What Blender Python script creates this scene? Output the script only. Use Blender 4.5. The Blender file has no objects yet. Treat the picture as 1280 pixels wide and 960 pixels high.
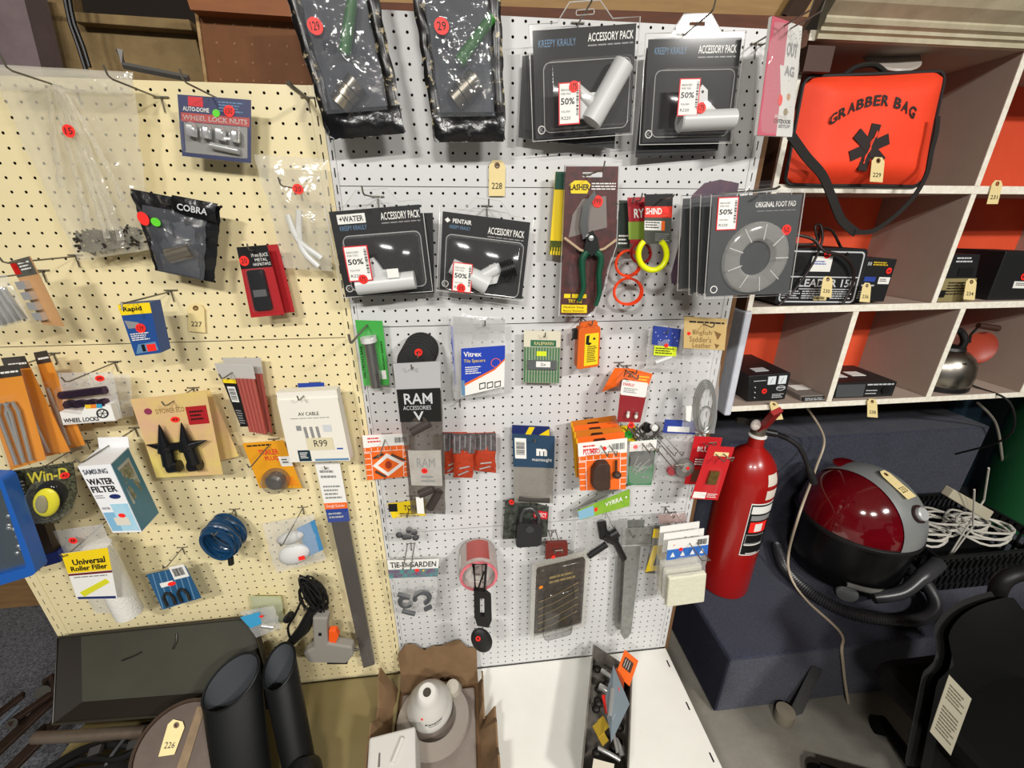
import bpy, math, random
from mathutils import Vector as V, Matrix
from mathutils.geometry import tessellate_polygon
random.seed(7)
R = random.Random(11)
S = bpy.context.scene
COL = S.collection
# ---------------------------------------------------------------- camera
FPX, CX, CY, CZ = 521.35, 0.242, -1.0064, 1.64
YAW, PIT = -0.11087, 0.3776
cd = bpy.data.cameras.new('camera'); cam = bpy.data.objects.new('camera', cd); COL.objects.link(cam)
cd.sensor_width = 36; cd.lens = FPX * 36 / 1280; cd.clip_start = .02
cam.location = (CX, CY, CZ); cam.rotation_euler = (math.pi / 2 - PIT, 0, YAW)
S.camera = cam
# ---------------------------------------------------------------- light
S.view_settings.view_transform = 'Standard'; S.view_settings.look = 'None'
S.view_settings.exposure = -0.35; S.view_settings.gamma = 1.0; S.view_settings.use_curve_mapping = False
w = bpy.data.worlds.new('world'); S.world = w; w.use_nodes = True
w.node_tree.nodes['Background'].inputs[0].default_value = (.95, .97, 1, 1)
w.node_tree.nodes['Background'].inputs[1].default_value = .16
def area(name, loc, target, sx, sy, power, col=(1, .97, .92)):
    l = bpy.data.lights.new(name, 'AREA'); l.shape = 'RECTANGLE'; l.size = sx; l.size_y = sy; l.energy = power; l.color = col
    o = bpy.data.objects.new(name, l); COL.objects.link(o); o.location = loc
    o.rotation_euler = (V(target) - V(loc)).to_track_quat('-Z', 'Y').to_euler()
    return o
area('ceiling_lamp_light', (.5, -3.0, 2.95), (.5, -2.7, 0), .5, .16, 98)
area('ceiling_lamp_light', (-.7, -2.5, 2.95), (-.65, -2.2, 0), .4, .16, 88)
area('ceiling_lamp_light', (2.1, -2.6, 2.95), (2.0, -2.3, 0), .45, .16, 135)
try: S.cycles.transparent_max_bounces = 24
except Exception: pass

# ---------------------------------------------------------------- helpers
def lin(c):
    if isinstance(c, str):
        c = c.lstrip('#'); c = [int(c[i:i + 2], 16) / 255 for i in (0, 2, 4)]
    return tuple(x / 12.92 if x <= .04045 else ((x + .055) / 1.055) ** 2.4 for x in c)
def ray(x, y):
    a = (x - 640) / FPX; u = (480 - y) / FPX
    c, s = math.cos(PIT), math.sin(PIT); yy = c + s * u; z = -s + c * u
    c, s = math.cos(YAW), math.sin(YAW)
    return V((c * a - s * yy, s * a + c * yy, z))
CAM = V((CX, CY, CZ))
def at(x, y, Y=0):
    "the point of the plane Y = const seen at that place of the photograph"
    r = ray(x, y); return CAM + r * ((Y - CY) / r.y)
def atz(x, y, Z=0):
    r = ray(x, y); return CAM + r * ((Z - CZ) / r.z)
MATS = {}
def mat(name, col='#888888', rough=.5, metal=0, noise=None, bump=None, coat=0, col2=None, alpha=None, spec=.5, sheen=0, emit=0, stretch=None):
    if name in MATS: return MATS[name]
    m = bpy.data.materials.new(name); m.use_nodes = True; nt = m.node_tree; b = nt.nodes['Principled BSDF']
    c = lin(col) + (1,)
    b.inputs['Base Color'].default_value = c; b.inputs['Roughness'].default_value = rough; b.inputs['Metallic'].default_value = metal
    b.inputs['Coat Weight'].default_value = coat; b.inputs['Specular IOR Level'].default_value = spec; b.inputs['Sheen Weight'].default_value = sheen
    if emit: b.inputs['Emission Color'].default_value = c; b.inputs['Emission Strength'].default_value = emit
    tc = None
    def coords():
        t = nt.nodes.new('ShaderNodeTexCoord'); mp = nt.nodes.new('ShaderNodeMapping')
        if stretch: mp.inputs['Scale'].default_value = stretch
        nt.links.new(t.outputs['Object'], mp.inputs[0]); return mp.outputs[0]
    if noise:
        tc = coords()
        n = nt.nodes.new('ShaderNodeTexNoise'); n.inputs['Scale'].default_value = noise[0]; n.inputs['Detail'].default_value = 6
        n.inputs['Roughness'].default_value = .65
        nt.links.new(tc, n.inputs['Vector'])
        r = nt.nodes.new('ShaderNodeValToRGB'); nc = noise[2] if len(noise) > 2 else .5; r.color_ramp.elements[0].position = nc - noise[1]; r.color_ramp.elements[1].position = nc + noise[1]
        r.color_ramp.elements[0].color = lin(col2 or col) + (1,); r.color_ramp.elements[1].color = c
        nt.links.new(n.outputs['Fac'], r.inputs[0]); nt.links.new(r.outputs[0], b.inputs['Base Color'])
    if bump:
        tc = tc or coords()
        n = nt.nodes.new('ShaderNodeTexNoise'); n.inputs['Scale'].default_value = bump[0]; n.inputs['Detail'].default_value = 3
        nt.links.new(tc, n.inputs['Vector'])
        bp = nt.nodes.new('ShaderNodeBump'); bp.inputs['Strength'].default_value = bump[1]; bp.inputs['Distance'].default_value = .004
        nt.links.new(n.outputs['Fac'], bp.inputs['Height']); nt.links.new(bp.outputs[0], b.inputs['Normal'])
    MATS[name] = m; return m
def film(name, haze=.12, col='#e8e8e8', rough=.08, bump=0, tint='#ffffff', bscale=60, ior=1.45, gloss=.045, edge=.45):
    "thin clear plastic: mostly see-through, a little milky, glossy"
    if name in MATS: return MATS[name]
    m = bpy.data.materials.new(name); m.use_nodes = True; nt = m.node_tree; nt.nodes.clear()
    N = nt.nodes.new; L = nt.links.new
    out = N('ShaderNodeOutputMaterial'); tr = N('ShaderNodeBsdfTransparent'); tr.inputs[0].default_value = lin(tint) + (1,)
    df = N('ShaderNodeBsdfDiffuse'); df.inputs[0].default_value = lin(col) + (1,)
    gl = N('ShaderNodeBsdfGlossy'); gl.inputs['Roughness'].default_value = rough; gl.inputs[0].default_value = (1, 1, 1, 1)
    m1 = N('ShaderNodeMixShader'); L(tr.outputs[0], m1.inputs[1]); L(df.outputs[0], m1.inputs[2])
    lw = N('ShaderNodeLayerWeight'); lw.inputs[0].default_value = .5
    pw_ = N('ShaderNodeMath'); pw_.operation = 'POWER'; L(lw.outputs['Facing'], pw_.inputs[0]); pw_.inputs[1].default_value = 4.0
    fr = N('ShaderNodeMath'); fr.operation = 'MULTIPLY_ADD'; L(pw_.outputs[0], fr.inputs[0]); fr.inputs[1].default_value = .35; fr.inputs[2].default_value = gloss
    hz_ = N('ShaderNodeMath'); hz_.operation = 'MULTIPLY_ADD'; hz_.use_clamp = True; L(pw_.outputs[0], hz_.inputs[0]); hz_.inputs[1].default_value = edge; hz_.inputs[2].default_value = haze; L(hz_.outputs[0], m1.inputs[0])
    m2 = N('ShaderNodeMixShader'); L(fr.outputs[0], m2.inputs[0]); L(m1.outputs[0], m2.inputs[1]); L(gl.outputs[0], m2.inputs[2])
    L(m2.outputs[0], out.inputs[0])
    if bump:
        tc = N('ShaderNodeTexCoord'); n = N('ShaderNodeTexNoise'); n.inputs['Scale'].default_value = bscale; n.inputs['Detail'].default_value = 2
        n.inputs['Distortion'].default_value = 1.2
        bp = N('ShaderNodeBump'); bp.inputs['Strength'].default_value = bump; bp.inputs['Distance'].default_value = .006
        L(tc.outputs['Object'], n.inputs['Vector']); L(n.outputs['Fac'], bp.inputs['Height'])
        L(bp.outputs[0], gl.inputs['Normal'])
    MATS[name] = m; return m

ORG = {}
def thing(name, label, cat, loc, group=None, kind=None):
    o = bpy.data.objects.new(name, None); COL.objects.link(o); o.empty_display_size = .02
    o.location = loc; ORG[o.name] = V(loc)
    if label: o['label'] = label
    if cat: o['category'] = cat
    if group: o['group'] = group
    if kind: o['kind'] = kind
    return o
def tag(o, label, cat, group=None, kind=None):
    if label: o['label'] = label
    if cat: o['category'] = cat
    if group: o['group'] = group
    if kind: o['kind'] = kind
    return o
class G:
    "collects shapes for ONE mesh (world coordinates)"
    def __init__(s): s.v = []; s.f = []
    def add(s, vs, fs):
        b = len(s.v); s.v += [V(p) for p in vs]; s.f += [tuple(i + b for i in f) for f in fs]; return s
    def hexa(s, p):  # 8 points: lower ring 0-3, upper ring 4-7
        return s.add(p, [(3, 2, 1, 0), (4, 5, 6, 7), (0, 1, 5, 4), (1, 2, 6, 5), (2, 3, 7, 6), (3, 0, 4, 7)])
    def box(s, x0, x1, y0, y1, z0, z1):
        return s.hexa([(x0, y0, z0), (x1, y0, z0), (x1, y1, z0), (x0, y1, z0), (x0, y0, z1), (x1, y0, z1), (x1, y1, z1), (x0, y1, z1)])
    def obox(s, c, ax, ay, az):  # centre and half-axis vectors
        c, ax, ay, az = map(V, (c, ax, ay, az))
        return s.hexa([c + ax * i + ay * j + az * k for k in (-1, 1) for i, j in ((-1, -1), (1, -1), (1, 1), (-1, 1))])
    def tube(s, pts, r, n=8, closed=False, caps=True):
        pts = [V(p) for p in pts]; N = len(pts); rr = r if isinstance(r, (list, tuple)) else [r] * N
        b = len(s.v); prev = None
        for i, p in enumerate(pts):
            if closed: d = pts[(i + 1) % N] - pts[i - 1]
            else: d = pts[min(i + 1, N - 1)] - pts[max(i - 1, 0)]
            d = d.normalized() if d.length > 1e-9 else V((0, 0, 1))
            if prev is None:
                a = V((0, 0, 1)) if abs(d.z) < .9 else V((1, 0, 0)); a = (a - d * a.dot(d)).normalized()
            else:
                a = prev - d * prev.dot(d)
                a = a.normalized() if a.length > 1e-6 else prev
            prev = a; c = d.cross(a)
            for k in range(n):
                t = 2 * math.pi * k / n; s.v.append(p + (a * math.cos(t) + c * math.sin(t)) * rr[i])
        for i in range(N if closed else N - 1):
            j = (i + 1) % N
            for k in range(n):
                l = (k + 1) % n; s.f.append((b + i * n + k, b + i * n + l, b + j * n + l, b + j * n + k))
        if caps and not closed:
            s.f.append(tuple(b + k for k in reversed(range(n)))); s.f.append(tuple(b + (N - 1) * n + k for k in range(n)))
        return s
    def lathe(s, prof, o, axis=(0, 0, 1), n=24, ref=None, ring=False):
        "prof: list of (radius, height along axis)"
        o = V(o); d = V(axis).normalized(); a = V(ref) if ref else (V((1, 0, 0)) if abs(d.x) < .9 else V((0, 1, 0)))
        a = (a - d * a.dot(d)).normalized(); c = d.cross(a); b = len(s.v)
        for r, h in prof:
            for k in range(n):
                t = 2 * math.pi * k / n; s.v.append(o + d * h + (a * math.cos(t) + c * math.sin(t)) * max(r, 1e-5))
        for i in range(len(prof) - 1):
            for k in range(n):
                l = (k + 1) % n; s.f.append((b + i * n + k, b + i * n + l, b + (i + 1) * n + l, b + (i + 1) * n + k))
        if ring:
            q = len(prof) - 1
            for k in range(n): l = (k + 1) % n; s.f.append((b + q * n + k, b + q * n + l, b + l, b + k))
        else: s.f.append(tuple(b + k for k in reversed(range(n)))); s.f.append(tuple(b + (len(prof) - 1) * n + k for k in range(n)))
        return s
    def loops(s, loops, fn, n0, n1):
        "extrude flat outline(s) (first outer, others holes) given in 2D through fn(u,v,n)"
        flat = [p for l in loops for p in l]; b = len(s.v); N = len(flat)
        tri = tessellate_polygon([[V((p[0], p[1], 0)) for p in l] for l in loops])
        for n in (n0, n1): s.v += [V(fn(p[0], p[1], n)) for p in flat]
        for t in tri:
            s.f.append(tuple(b + i for i in t)); s.f.append(tuple(b + N + i for i in reversed(t)))
        k = b
        for l in loops:
            m = len(l)
            for i in range(m):
                j = (i + 1) % m; s.f.append((k + i, k + j, k + j + N, k + i + N))
            k += m
        return s
    def sheet(s, fn, nu, nv, closed_u=False):
        b = len(s.v)
        for j in range(nv + 1):
            for i in range(nu + 1): s.v.append(V(fn(i / nu, j / nv)))
        for j in range(nv):
            for i in range(nu):
                q = b + j * (nu + 1) + i; s.f.append((q, q + 1, q + nu + 2, q + nu + 1))
        return s
    def ell(s, c, r, axes=None, nu=16, nv=10):
        c = V(c); ax = axes or (V((1, 0, 0)), V((0, 1, 0)), V((0, 0, 1))); b = len(s.v)
        for j in range(nv + 1):
            ph = math.pi * j / nv
            for i in range(nu):
                t = 2 * math.pi * i / nu
                s.v.append(c + V(ax[0]) * (r[0] * math.sin(ph) * math.cos(t)) + V(ax[1]) * (r[1] * math.sin(ph) * math.sin(t)) + V(ax[2]) * (r[2] * math.cos(ph)))
        for j in range(nv):
            for i in range(nu):
                k = (i + 1) % nu; s.f.append((b + j * nu + i, b + j * nu + k, b + (j + 1) * nu + k, b + (j + 1) * nu + i))
        return s
    def build(s, name, m, parent=None, smooth=False, org=None, bevel=0):
        o0 = ORG[parent.name] if parent is not None else (V(org) if org is not None else V((0, 0, 0)))
        if parent is None and org is None and s.v:
            lo = [min(p[i] for p in s.v) for i in range(3)]; hi = [max(p[i] for p in s.v) for i in range(3)]
            o0 = V(((lo[0] + hi[0]) / 2, (lo[1] + hi[1]) / 2, lo[2]))
        me = bpy.data.meshes.new(name); me.from_pydata([tuple(p - o0) for p in s.v], [], s.f)
        me.materials.append(m); me.validate()
        import bmesh
        bm = bmesh.new(); bm.from_mesh(me); bmesh.ops.recalc_face_normals(bm, faces=bm.faces); bm.to_mesh(me); bm.free()
        if smooth:
            for p in me.polygons: p.use_smooth = True
            me.set_sharp_from_angle(angle=math.radians(smooth if smooth is not True else 40))
        o = bpy.data.objects.new(name, me); COL.objects.link(o)
        if bevel:
            bv = o.modifiers.new('bevel', 'BEVEL'); bv.width = bevel; bv.segments = 2; bv.limit_method = 'ANGLE'
        if parent is not None: o.parent = parent
        else: o.location = o0
        ORG[o.name] = o0
        return o
# ---- text
_tc = {}
def glyphs(txt, bold=0.0, align='CENTER'):
    k = (txt, bold)
    if k in _tc: return _tc[k]
    c = bpy.data.curves.new('t', 'FONT'); c.body = txt; c.size = 1; c.resolution_u = 2; c.offset = bold; c.space_line = .85; c.align_x = align
    o = bpy.data.objects.new('t', c); COL.objects.link(o); bpy.context.view_layer.update()
    me = bpy.data.meshes.new_from_object(o)
    vs = [(v.co.x, v.co.y) for v in me.vertices]; fs = [tuple(p.vertices) for p in me.polygons]
    bpy.data.objects.remove(o); bpy.data.meshes.remove(me); bpy.data.curves.remove(c)
    if vs:
        x0 = min(v[0] for v in vs); x1 = max(v[0] for v in vs); y0 = min(v[1] for v in vs); y1 = max(v[1] for v in vs)
        vs = [((x - x0) / max(x1 - x0, 1e-6), (y1 - y) / max(y1 - y0, 1e-6)) for x, y in vs]
        asp = (x1 - x0) / max(y1 - y0, 1e-6)
    else: asp = 1
    _tc[k] = (vs, fs, asp); return _tc[k]
class F:
    "a flat piece seen at four corners of the photograph (TL, TR, BR, BL), standing at its own distance Y; u right, v down, n towards the room (metres)"
    def __init__(s, tl, tr, br, bl, Y):
        Y = Y if isinstance(Y, (tuple, list)) else (Y,) * 4
        s.c = [at(*p, y) if not isinstance(p, V) else p for p, y in zip((tl, tr, br, bl), Y)]; s.fin()
    def fin(s):
        a, b, c, d = s.c
        s.w = ((b - a).length + (c - d).length) / 2; s.h = ((d - a).length + (c - b).length) / 2
        s.ux = ((b - a) + (c - d)).normalized(); s.vy = ((d - a) + (c - b)).normalized(); s.n = s.ux.cross(s.vy).normalized()
        if s.n.y > 0: s.n = -s.n
        s.o = s.P(.5, .5)
    def P(s, u, v, n=0):
        a, b, c, d = s.c
        return a * (1 - u) * (1 - v) + b * u * (1 - v) + c * u * v + d * (1 - u) * v + s.n * n
    def sub(s, u0, v0, u1, v1, n=0):
        q = F.__new__(F); q.c = [s.P(u0, v0, n), s.P(u1, v0, n), s.P(u1, v1, n), s.P(u0, v1, n)]; q.fin(); return q
    def shift(s, dx=0, dy=0, dz=0, rot=0):
        q = F.__new__(F); c0 = s.P(.5, 0); m = Matrix.Rotation(rot, 3, s.n); q.c = [c0 + m @ (p - c0) + V((dx, dy, dz)) for p in s.c]; q.fin(); return q
    def slab(s, u0, v0, u1, v1, n0=0, n1=.0008, g=None):
        g = g or G(); P = s.P
        return g.hexa([P(u0, v0, n0), P(u1, v0, n0), P(u1, v1, n0), P(u0, v1, n0), P(u0, v0, n1), P(u1, v0, n1), P(u1, v1, n1), P(u0, v1, n1)])
    def poly(s, pts, n0=0, n1=.0008, holes=(), g=None):
        return (g or G()).loops([pts] + list(holes), s.P, n0, n1)
    def rrect(s, u0, v0, u1, v1, r, k=4):
        "rounded rectangle outline, r in metres"
        ru, rv = r / s.w, r / s.h; out = []
        for cx, cy, a0 in ((u1 - ru, v0 + rv, -90), (u1 - ru, v1 - rv, 0), (u0 + ru, v1 - rv, 90), (u0 + ru, v0 + rv, 180)):
            for i in range(k + 1):
                t = math.radians(a0 + 90 * i / k); out.append((cx + ru * math.cos(t), cy + rv * math.sin(t)))
        return out
    def circ(s, u, v, r, k=20, ry=None):
        return [(u + r / s.w * math.cos(2 * math.pi * i / k), v + (ry or r) / s.h * math.sin(2 * math.pi * i / k)) for i in range(k)]
    def tube(s, pts, r, n=8, closed=False, g=None):
        return (g or G()).tube([s.P(*p) for p in pts], r, n, closed)
    def rod(s, u0, v0, u1, v1, r, n=0, k=12, g=None, r1=None):
        return (g or G()).tube([s.P(u0, v0, n), s.P(u1, v1, n)], [r, r1 or r], k)
    def blister(s, u0, v0, u1, v1, d, r=.008, taper=.12, n=.0008):
        "vacuum-formed dome: rounded rectangle side walls rising to a flat top"
        g = G(); rings = []
        for t, k in ((0, 0), (.55, .25), (.9, .6), (1, 1)):
            e = taper * k * .5; a = s.rrect(u0 + (u1 - u0) * e, v0 + (v1 - v0) * e, u1 - (u1 - u0) * e, v1 - (v1 - v0) * e, r * (1 - .3 * k)); rings.append((a, n + d * t))
        m = len(rings[0][0])
        for a, h in rings: g.v += [s.P(p[0], p[1], h) for p in a]
        for i in range(len(rings) - 1):
            for k in range(m):
                l = (k + 1) % m; g.f.append((i * m + k, i * m + l, (i + 1) * m + l, (i + 1) * m + k))
        g.f.append(tuple((len(rings) - 1) * m + k for k in range(m)))
        return g
    def bag(s, d, nu=14, nv=16, crump=.004, seed=0, prof=None, back=True):
        "pillow-shaped bag: front bulge d, crumpled"
        from mathutils import noise as nz
        g = G()
        def fr(sg):
            def fn(u, v):
                e = (math.sin(math.pi * u) ** .6) * ((prof(v) if prof else math.sin(math.pi * v) ** .6))
                p = s.P(u, v); c = nz.noise((p * 38) + V((seed * 7.3, sg, 0))) + .6 * nz.noise(p * 85 + V((seed, 3, sg)))
                eu = .006 / s.w * nz.noise(V((v * 7, seed * 3.1, 1))) if u in (0, 1) else 0
                return s.P(u + eu, v, sg * (d * e) + (crump * c) * min(1, .25 + e))
            return fn
        g.sheet(fr(1), nu, nv)
        if back: g.sheet(fr(-.35), nu, nv)
        return g
    def text(s, txt, u0, v0, u1, v1, m, parent, n=.0012, bold=.0, fit=False, name='lettering', warp=None):
        vs, fs, asp = glyphs(txt, bold)
        if not vs: return None
        W = (u1 - u0) * s.w; H = (v1 - v0) * s.h
        if fit and W / H > asp * 1.15: c = (u0 + u1) / 2; hw = asp * 1.0 * H / s.w / 2; u0, u1 = c - hw, c + hw
        g = G(); fn = warp or (lambda a, b: (a, b))
        g.v = [s.P(*(lambda q: (u0 + (u1 - u0) * q[0], v0 + (v1 - v0) * q[1], n))(fn(x, y))) for x, y in vs]; g.f = list(fs)
        return g.build(name, m, parent)
    def lines(s, u0, v0, u1, v1, k, m, parent, n=.0012, name='small_print', seed=0, thick=.45, ragged=.3):
        rr = random.Random(seed + k); g = G(); dv = (v1 - v0) / k
        for i in range(k):
            b = u0
            end = u1 - (u1 - u0) * ragged * rr.random()
            while b < end - 1e-4:
                e = min(end, b + (u1 - u0) * rr.uniform(.08, .22)); a = v0 + dv * i
                g.add([s.P(b, a, n), s.P(e, a, n), s.P(e, a + dv * thick, n), s.P(b, a + dv * thick, n)], [(0, 1, 2, 3)]); b = e + (u1 - u0) * .025
        return g.build(name, m, parent)
    def bars(s, u0, v0, u1, v1, k, m, parent, n=.0012, vert=True, seed=1, name='barcode'):
        rr = random.Random(seed); g = G(); t = 0.0
        while t < 1:
            w_ = rr.uniform(.015, .06); e = min(1, t + w_)
            if vert: a, b, c, d = u0 + (u1 - u0) * t, v0, u0 + (u1 - u0) * e, v1
            else: a, b, c, d = u0, v0 + (v1 - v0) * t, u1, v0 + (v1 - v0) * e
            g.add([s.P(a, b, n), s.P(c, b, n), s.P(c, d, n), s.P(a, d, n)], [(0, 1, 2, 3)]); t = e + rr.uniform(.015, .05)
        return g.build(name, m, parent)
# ---- shared materials
white = mat('print_white', '#ecebe6', .45); black = mat('print_black', '#141414', .4); ink = mat('pen_ink', '#15130f', .6)
red = mat('sticker_red', '#ff2a20', .5); green_st = mat('sticker_green', '#5fd32a', .5)
yellow = mat('print_yellow', '#f2d21a', .45); orange = mat('print_orange', '#f0691c', .45); blue = mat('print_blue', '#1d4aa8', .4)
grey = mat('print_grey', '#8b8b8b', .45); dgrey = mat('card_charcoal', '#141517', .5, noise=(40, .3), col2='#0f1011', spec=.3)
steel = mat('steel', '#c3c4c2', .32, .7); wire = mat('hook_wire', '#7d786e', .4, .6); dsteel = mat('dark_steel', '#55524d', .42, .9)
wplast = mat('white_plastic', '#d7d8d6', .4); bplast = mat('black_plastic', '#121212', .42, bump=(300, .05)); brubber = mat('black_rubber', '#171717', .6)
clear = film('clear_blister', .010, rough=.10, gloss=.012, edge=.2); shell_edge = film('shell_edge', .55, '#e4e4e2', .15); milky = film('milky_film', .22, rough=.14, bump=.3, bscale=45, ior=1.35); crink = film('crinkled_film', .16, rough=.12, bump=.4, bscale=40, ior=1.4)
manila = mat('manila_card', '#ecd9a0', .65, noise=(60, .3), col2='#e4cf92'); eyelet = mat('eyelet_brown', '#6d4a28', .5)
def sticker(f, u, v, r, parent, txt='', col=None, n=.0016, sq=1.0):
    g = f.poly(f.circ(u, v, r, 16, r * sq), n, n + .0003); o = g.build('price_sticker', col or red, parent)
    if txt: f.text(txt, u - r * .6 / f.w, v - r * .5 / f.h * sq, u + r * .6 / f.w, v + r * .5 / f.h * sq, ink, o, n + .0006, bold=.01, name='handwriting')
    return o
HOOKS = []
def hook(x, z, L, what, dbl=False, tip=.014, thin=.0016, y0=0, plain=False):
    "wire display hook pushed into the pegboard"
    t = thing('display_hook', f'{"double" if dbl else "thin"} wire display hook {what}', 'hook', (x, y0, z), 'wire hooks on the pegboards')
    g = G(); r = thin
    if dbl:
        d = .0105
        g.tube([(x - d, y0, z), (x - d, y0 - L, z), (x - d, y0 - L - .004, z + tip), (x + d, y0 - L - .004, z + tip), (x + d, y0 - L, z), (x + d, y0, z)], r, 7)
    else:
        g.tube([(x, y0, z), (x, y0 - L + .012, z), (x, y0 - L + .004, z + .003), (x, y0 - L, z + tip)], r, 7)
    g.build('wire', wire, t, True)
    if not plain:
        c = G(); c.tube([(x - .0127, y0 + .004, z + .003), (x - .0127, y0 - .004, z + .003), (x + .0127, y0 - .004, z + .003), (x + .0127, y0 + .004, z + .003)], .0014, 6)
        c.tube([(x, y0 - .003, z + .002), (x, y0 - .003, z - .022)], .0013, 6); c.build('back_clip', wire, t, True)
    return t
def hookf(f, u, v, what, extra=.03, **k):
    p = f.P(u, v); return hook(p.x, p.z, -p.y + extra, what, **k)
def tagcard(f, num, label, hole=True):
    "manila stock tag with a reinforced eyelet"
    t = thing('stock_tag', label, 'tag', f.o, 'numbered manila stock tags')
    out = [(.22, 0), (.78, 0), (1, .16), (1, 1), (0, 1), (0, .16)]
    c = f.circ(.5, .14, f.w * .09, 12)
    f.poly(out, 0, .0006, holes=[c]).build('card', manila, t)
    f.poly(f.circ(.5, .14, f.w * .17, 14), .0006, .0011, holes=[c]).build('eyelet', eyelet, t)
    if num: f.text(num, .18, .62, .82, .8, ink, t, .001, bold=.005, name='handwriting')
    return t
# ================================================================ the setting
concrete = mat('concrete', '#8d8980', .85, noise=(6, .3), col2='#6f6a60', bump=(60, .25))
carpet_m = mat('navy_carpet', '#3b3f58', .95, noise=(260, .14), col2='#0d0e16', bump=(350, 1.0), sheen=.15)
carpet_g = mat('grey_carpet', '#6d6e74', .95, noise=(140, .14), col2='#2a2b30', bump=(200, 1.0), sheen=.1)
ply = mat('old_timber', '#9a774b', .75, noise=(4, .28), col2='#6f5433', bump=(30, .2), stretch=(1, 1, 9))
dkwood = mat('red_brown_timber', '#6b3a1e', .7, noise=(8, .3), col2='#4d2813', stretch=(1, 1, 8))
def struct(name, g, m, label=None, **k):
    o = g.build(name, m, None, **k); o['kind'] = 'structure'
    if label: o['label'] = label
    return o
struct('floor', G().box(-4, 4.5, -5.5, 2.2, -.05, 0), concrete, 'bare grey concrete floor under the displays')
struct('floor_carpet', G().box(-4, -.99, -5.4, 2.0, 0, .012), carpet_g, 'dark grey carpet floor left of the pegboards')
# back wall: boards, each one a piece
wb = thing('wall_back', 'timber back wall above the pegboards', None, (0, .62, 0), kind='structure')
G().box(-4, 4.5, .66, .72, 0, 3.1).build('wall_core', mat('dark_wall', '#2a221a', .9), wb)
z = 0.02
bm_ = None
for i, (h, x0, x1) in enumerate([(.45, -1.9, 1.1), (.45, -1.9, 1.1), (.45, -1.9, 1.1), (.42, -1.9, 1.1)]):
    G().box(x0, x1, .60, .655, z, z + h - .006).build('plank', ply, wb); z += h
struct('ceiling', G().box(-4, 4.5, -5.5, 2.2, 3.12, 3.2), mat('ceiling_pale', '#c9c3b8', .9))
struct('wall_left', G().box(-4.05, -4, -5.5, 2.2, 0, 3.12), mat('wall_dim', '#4a443c', .9))
struct('wall_right', G().box(4.5, 4.55, -5.5, 2.2, 0, 3.12), mat('wall_dim', '#4a443c', .9))
# ---- pegboard displays
hole_dark = mat('cavity_dark', '#060505', .95)
def peg_panel(name, x0, x1, z0, z1, cols, rows, m, parent, th=.001, r=.0029, slots=()):
    "a sheet with real round holes on a 25.4 mm grid; slots: vertical slot columns"
    g = G()
    xs = [x0] + [(a + b) / 2 for a, b in zip(cols, cols[1:])] + [x1]
    zs = [z0] + [(a + b) / 2 for a, b in zip(rows, rows[1:])] + [z1]
    K = 8
    for i, cx in enumerate(cols):
        for j, cz in enumerate(rows):
            b = len(g.v); a0, a1, b0, b1 = xs[i], xs[i + 1], zs[j], zs[j + 1]
            g.v += [V((a0, 0, b0)), V((a1, 0, b0)), V((a1, 0, b1)), V((a0, 0, b1))]
            for y in (0, th):
                for k in range(K):
                    t = math.pi * (-.75 + .25 * k); g.v.append(V((cx + r * math.cos(t), y, cz + r * math.sin(t))))
            h = b + 4
            # corner k of the square faces ring verts 2k-1..2k+1
            for q in range(4):
                c, d = b + q, b + (q + 1) % 4; e = [h + (2 * q + t) % K for t in range(3)]
                g.f.append((c, d, e[2], e[1], e[0]))
            for k in range(K): g.f.append((h + k, h + (k + 1) % K, h + K + (k + 1) % K, h + K + k))
    # rim
    g.add([(x0, 0, z0), (x1, 0, z0), (x1, 0, z1), (x0, 0, z1), (x0, th, z0), (x1, th, z0), (x1, th, z1), (x0, th, z1)],
          [(0, 4, 5, 1), (1, 5, 6, 2), (2, 6, 7, 3), (3, 7, 4, 0)])
    o0 = ORG[parent.name]
    me = bpy.data.meshes.new(name); me.from_pydata([tuple(p - o0) for p in g.v], [], g.f); me.materials.append(m)
    o = bpy.data.objects.new(name, me); COL.objects.link(o); o.parent = parent; ORG[o.name] = o0
    return o
def slot_strip(name, x0, x1, z0, z1, xc, m, parent, y=0, p=.032, sl=.018, sw=.0026, lip=None):
    g = G(); z = z0; a, b = xc - sw / 2, xc + sw / 2
    Q = lambda p0, p1, p2, p3: g.add([p0, p1, p2, p3], [(0, 1, 2, 3)])
    R4 = lambda ax, bx, az, bz: Q((ax, y, az), (bx, y, az), (bx, y, bz), (ax, y, bz))
    R4(x0, a, z0, z1); R4(b, x1, z0, z1)
    while z < z1 - p:
        R4(a, b, z, z + p - sl); s0, s1 = z + p - sl, z + p
        Q((a, y, s0), (a, y + .0012, s0), (a, y + .0012, s1), (a, y, s1)); Q((b, y, s0), (b, y + .0012, s0), (b, y + .0012, s1), (b, y, s1))
        z += p
    R4(a, b, z, z1)
    for xx in (x0, x1): Q((xx, y, z0), (xx, y + .03, z0), (xx, y + .03, z1), (xx, y, z1))
    o0 = ORG[parent.name]
    me = bpy.data.meshes.new(name); me.from_pydata([tuple(p_ - o0) for p_ in g.v], [], g.f); me.materials.append(m)
    o = bpy.data.objects.new(name, me); COL.objects.link(o); o.parent = parent
    return o
P_ = .0254
pw = mat('white_enamel', '#d9d9d8', .38, noise=(5, .35), col2='#cdcdcd', bump=(120, .03))
pb = mat('cream_enamel', '#ecdfb4', .34, noise=(3, .35), col2='#e6d6a6', bump=(90, .03))
ws = thing('pegboard_display', 'white perforated metal pegboard display stand with white base shelf', 'display stand', (.445, .03, 0))
cols = [i * P_ for i in range(36)]
WX0, WX1 = -.0115, .9005
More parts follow.
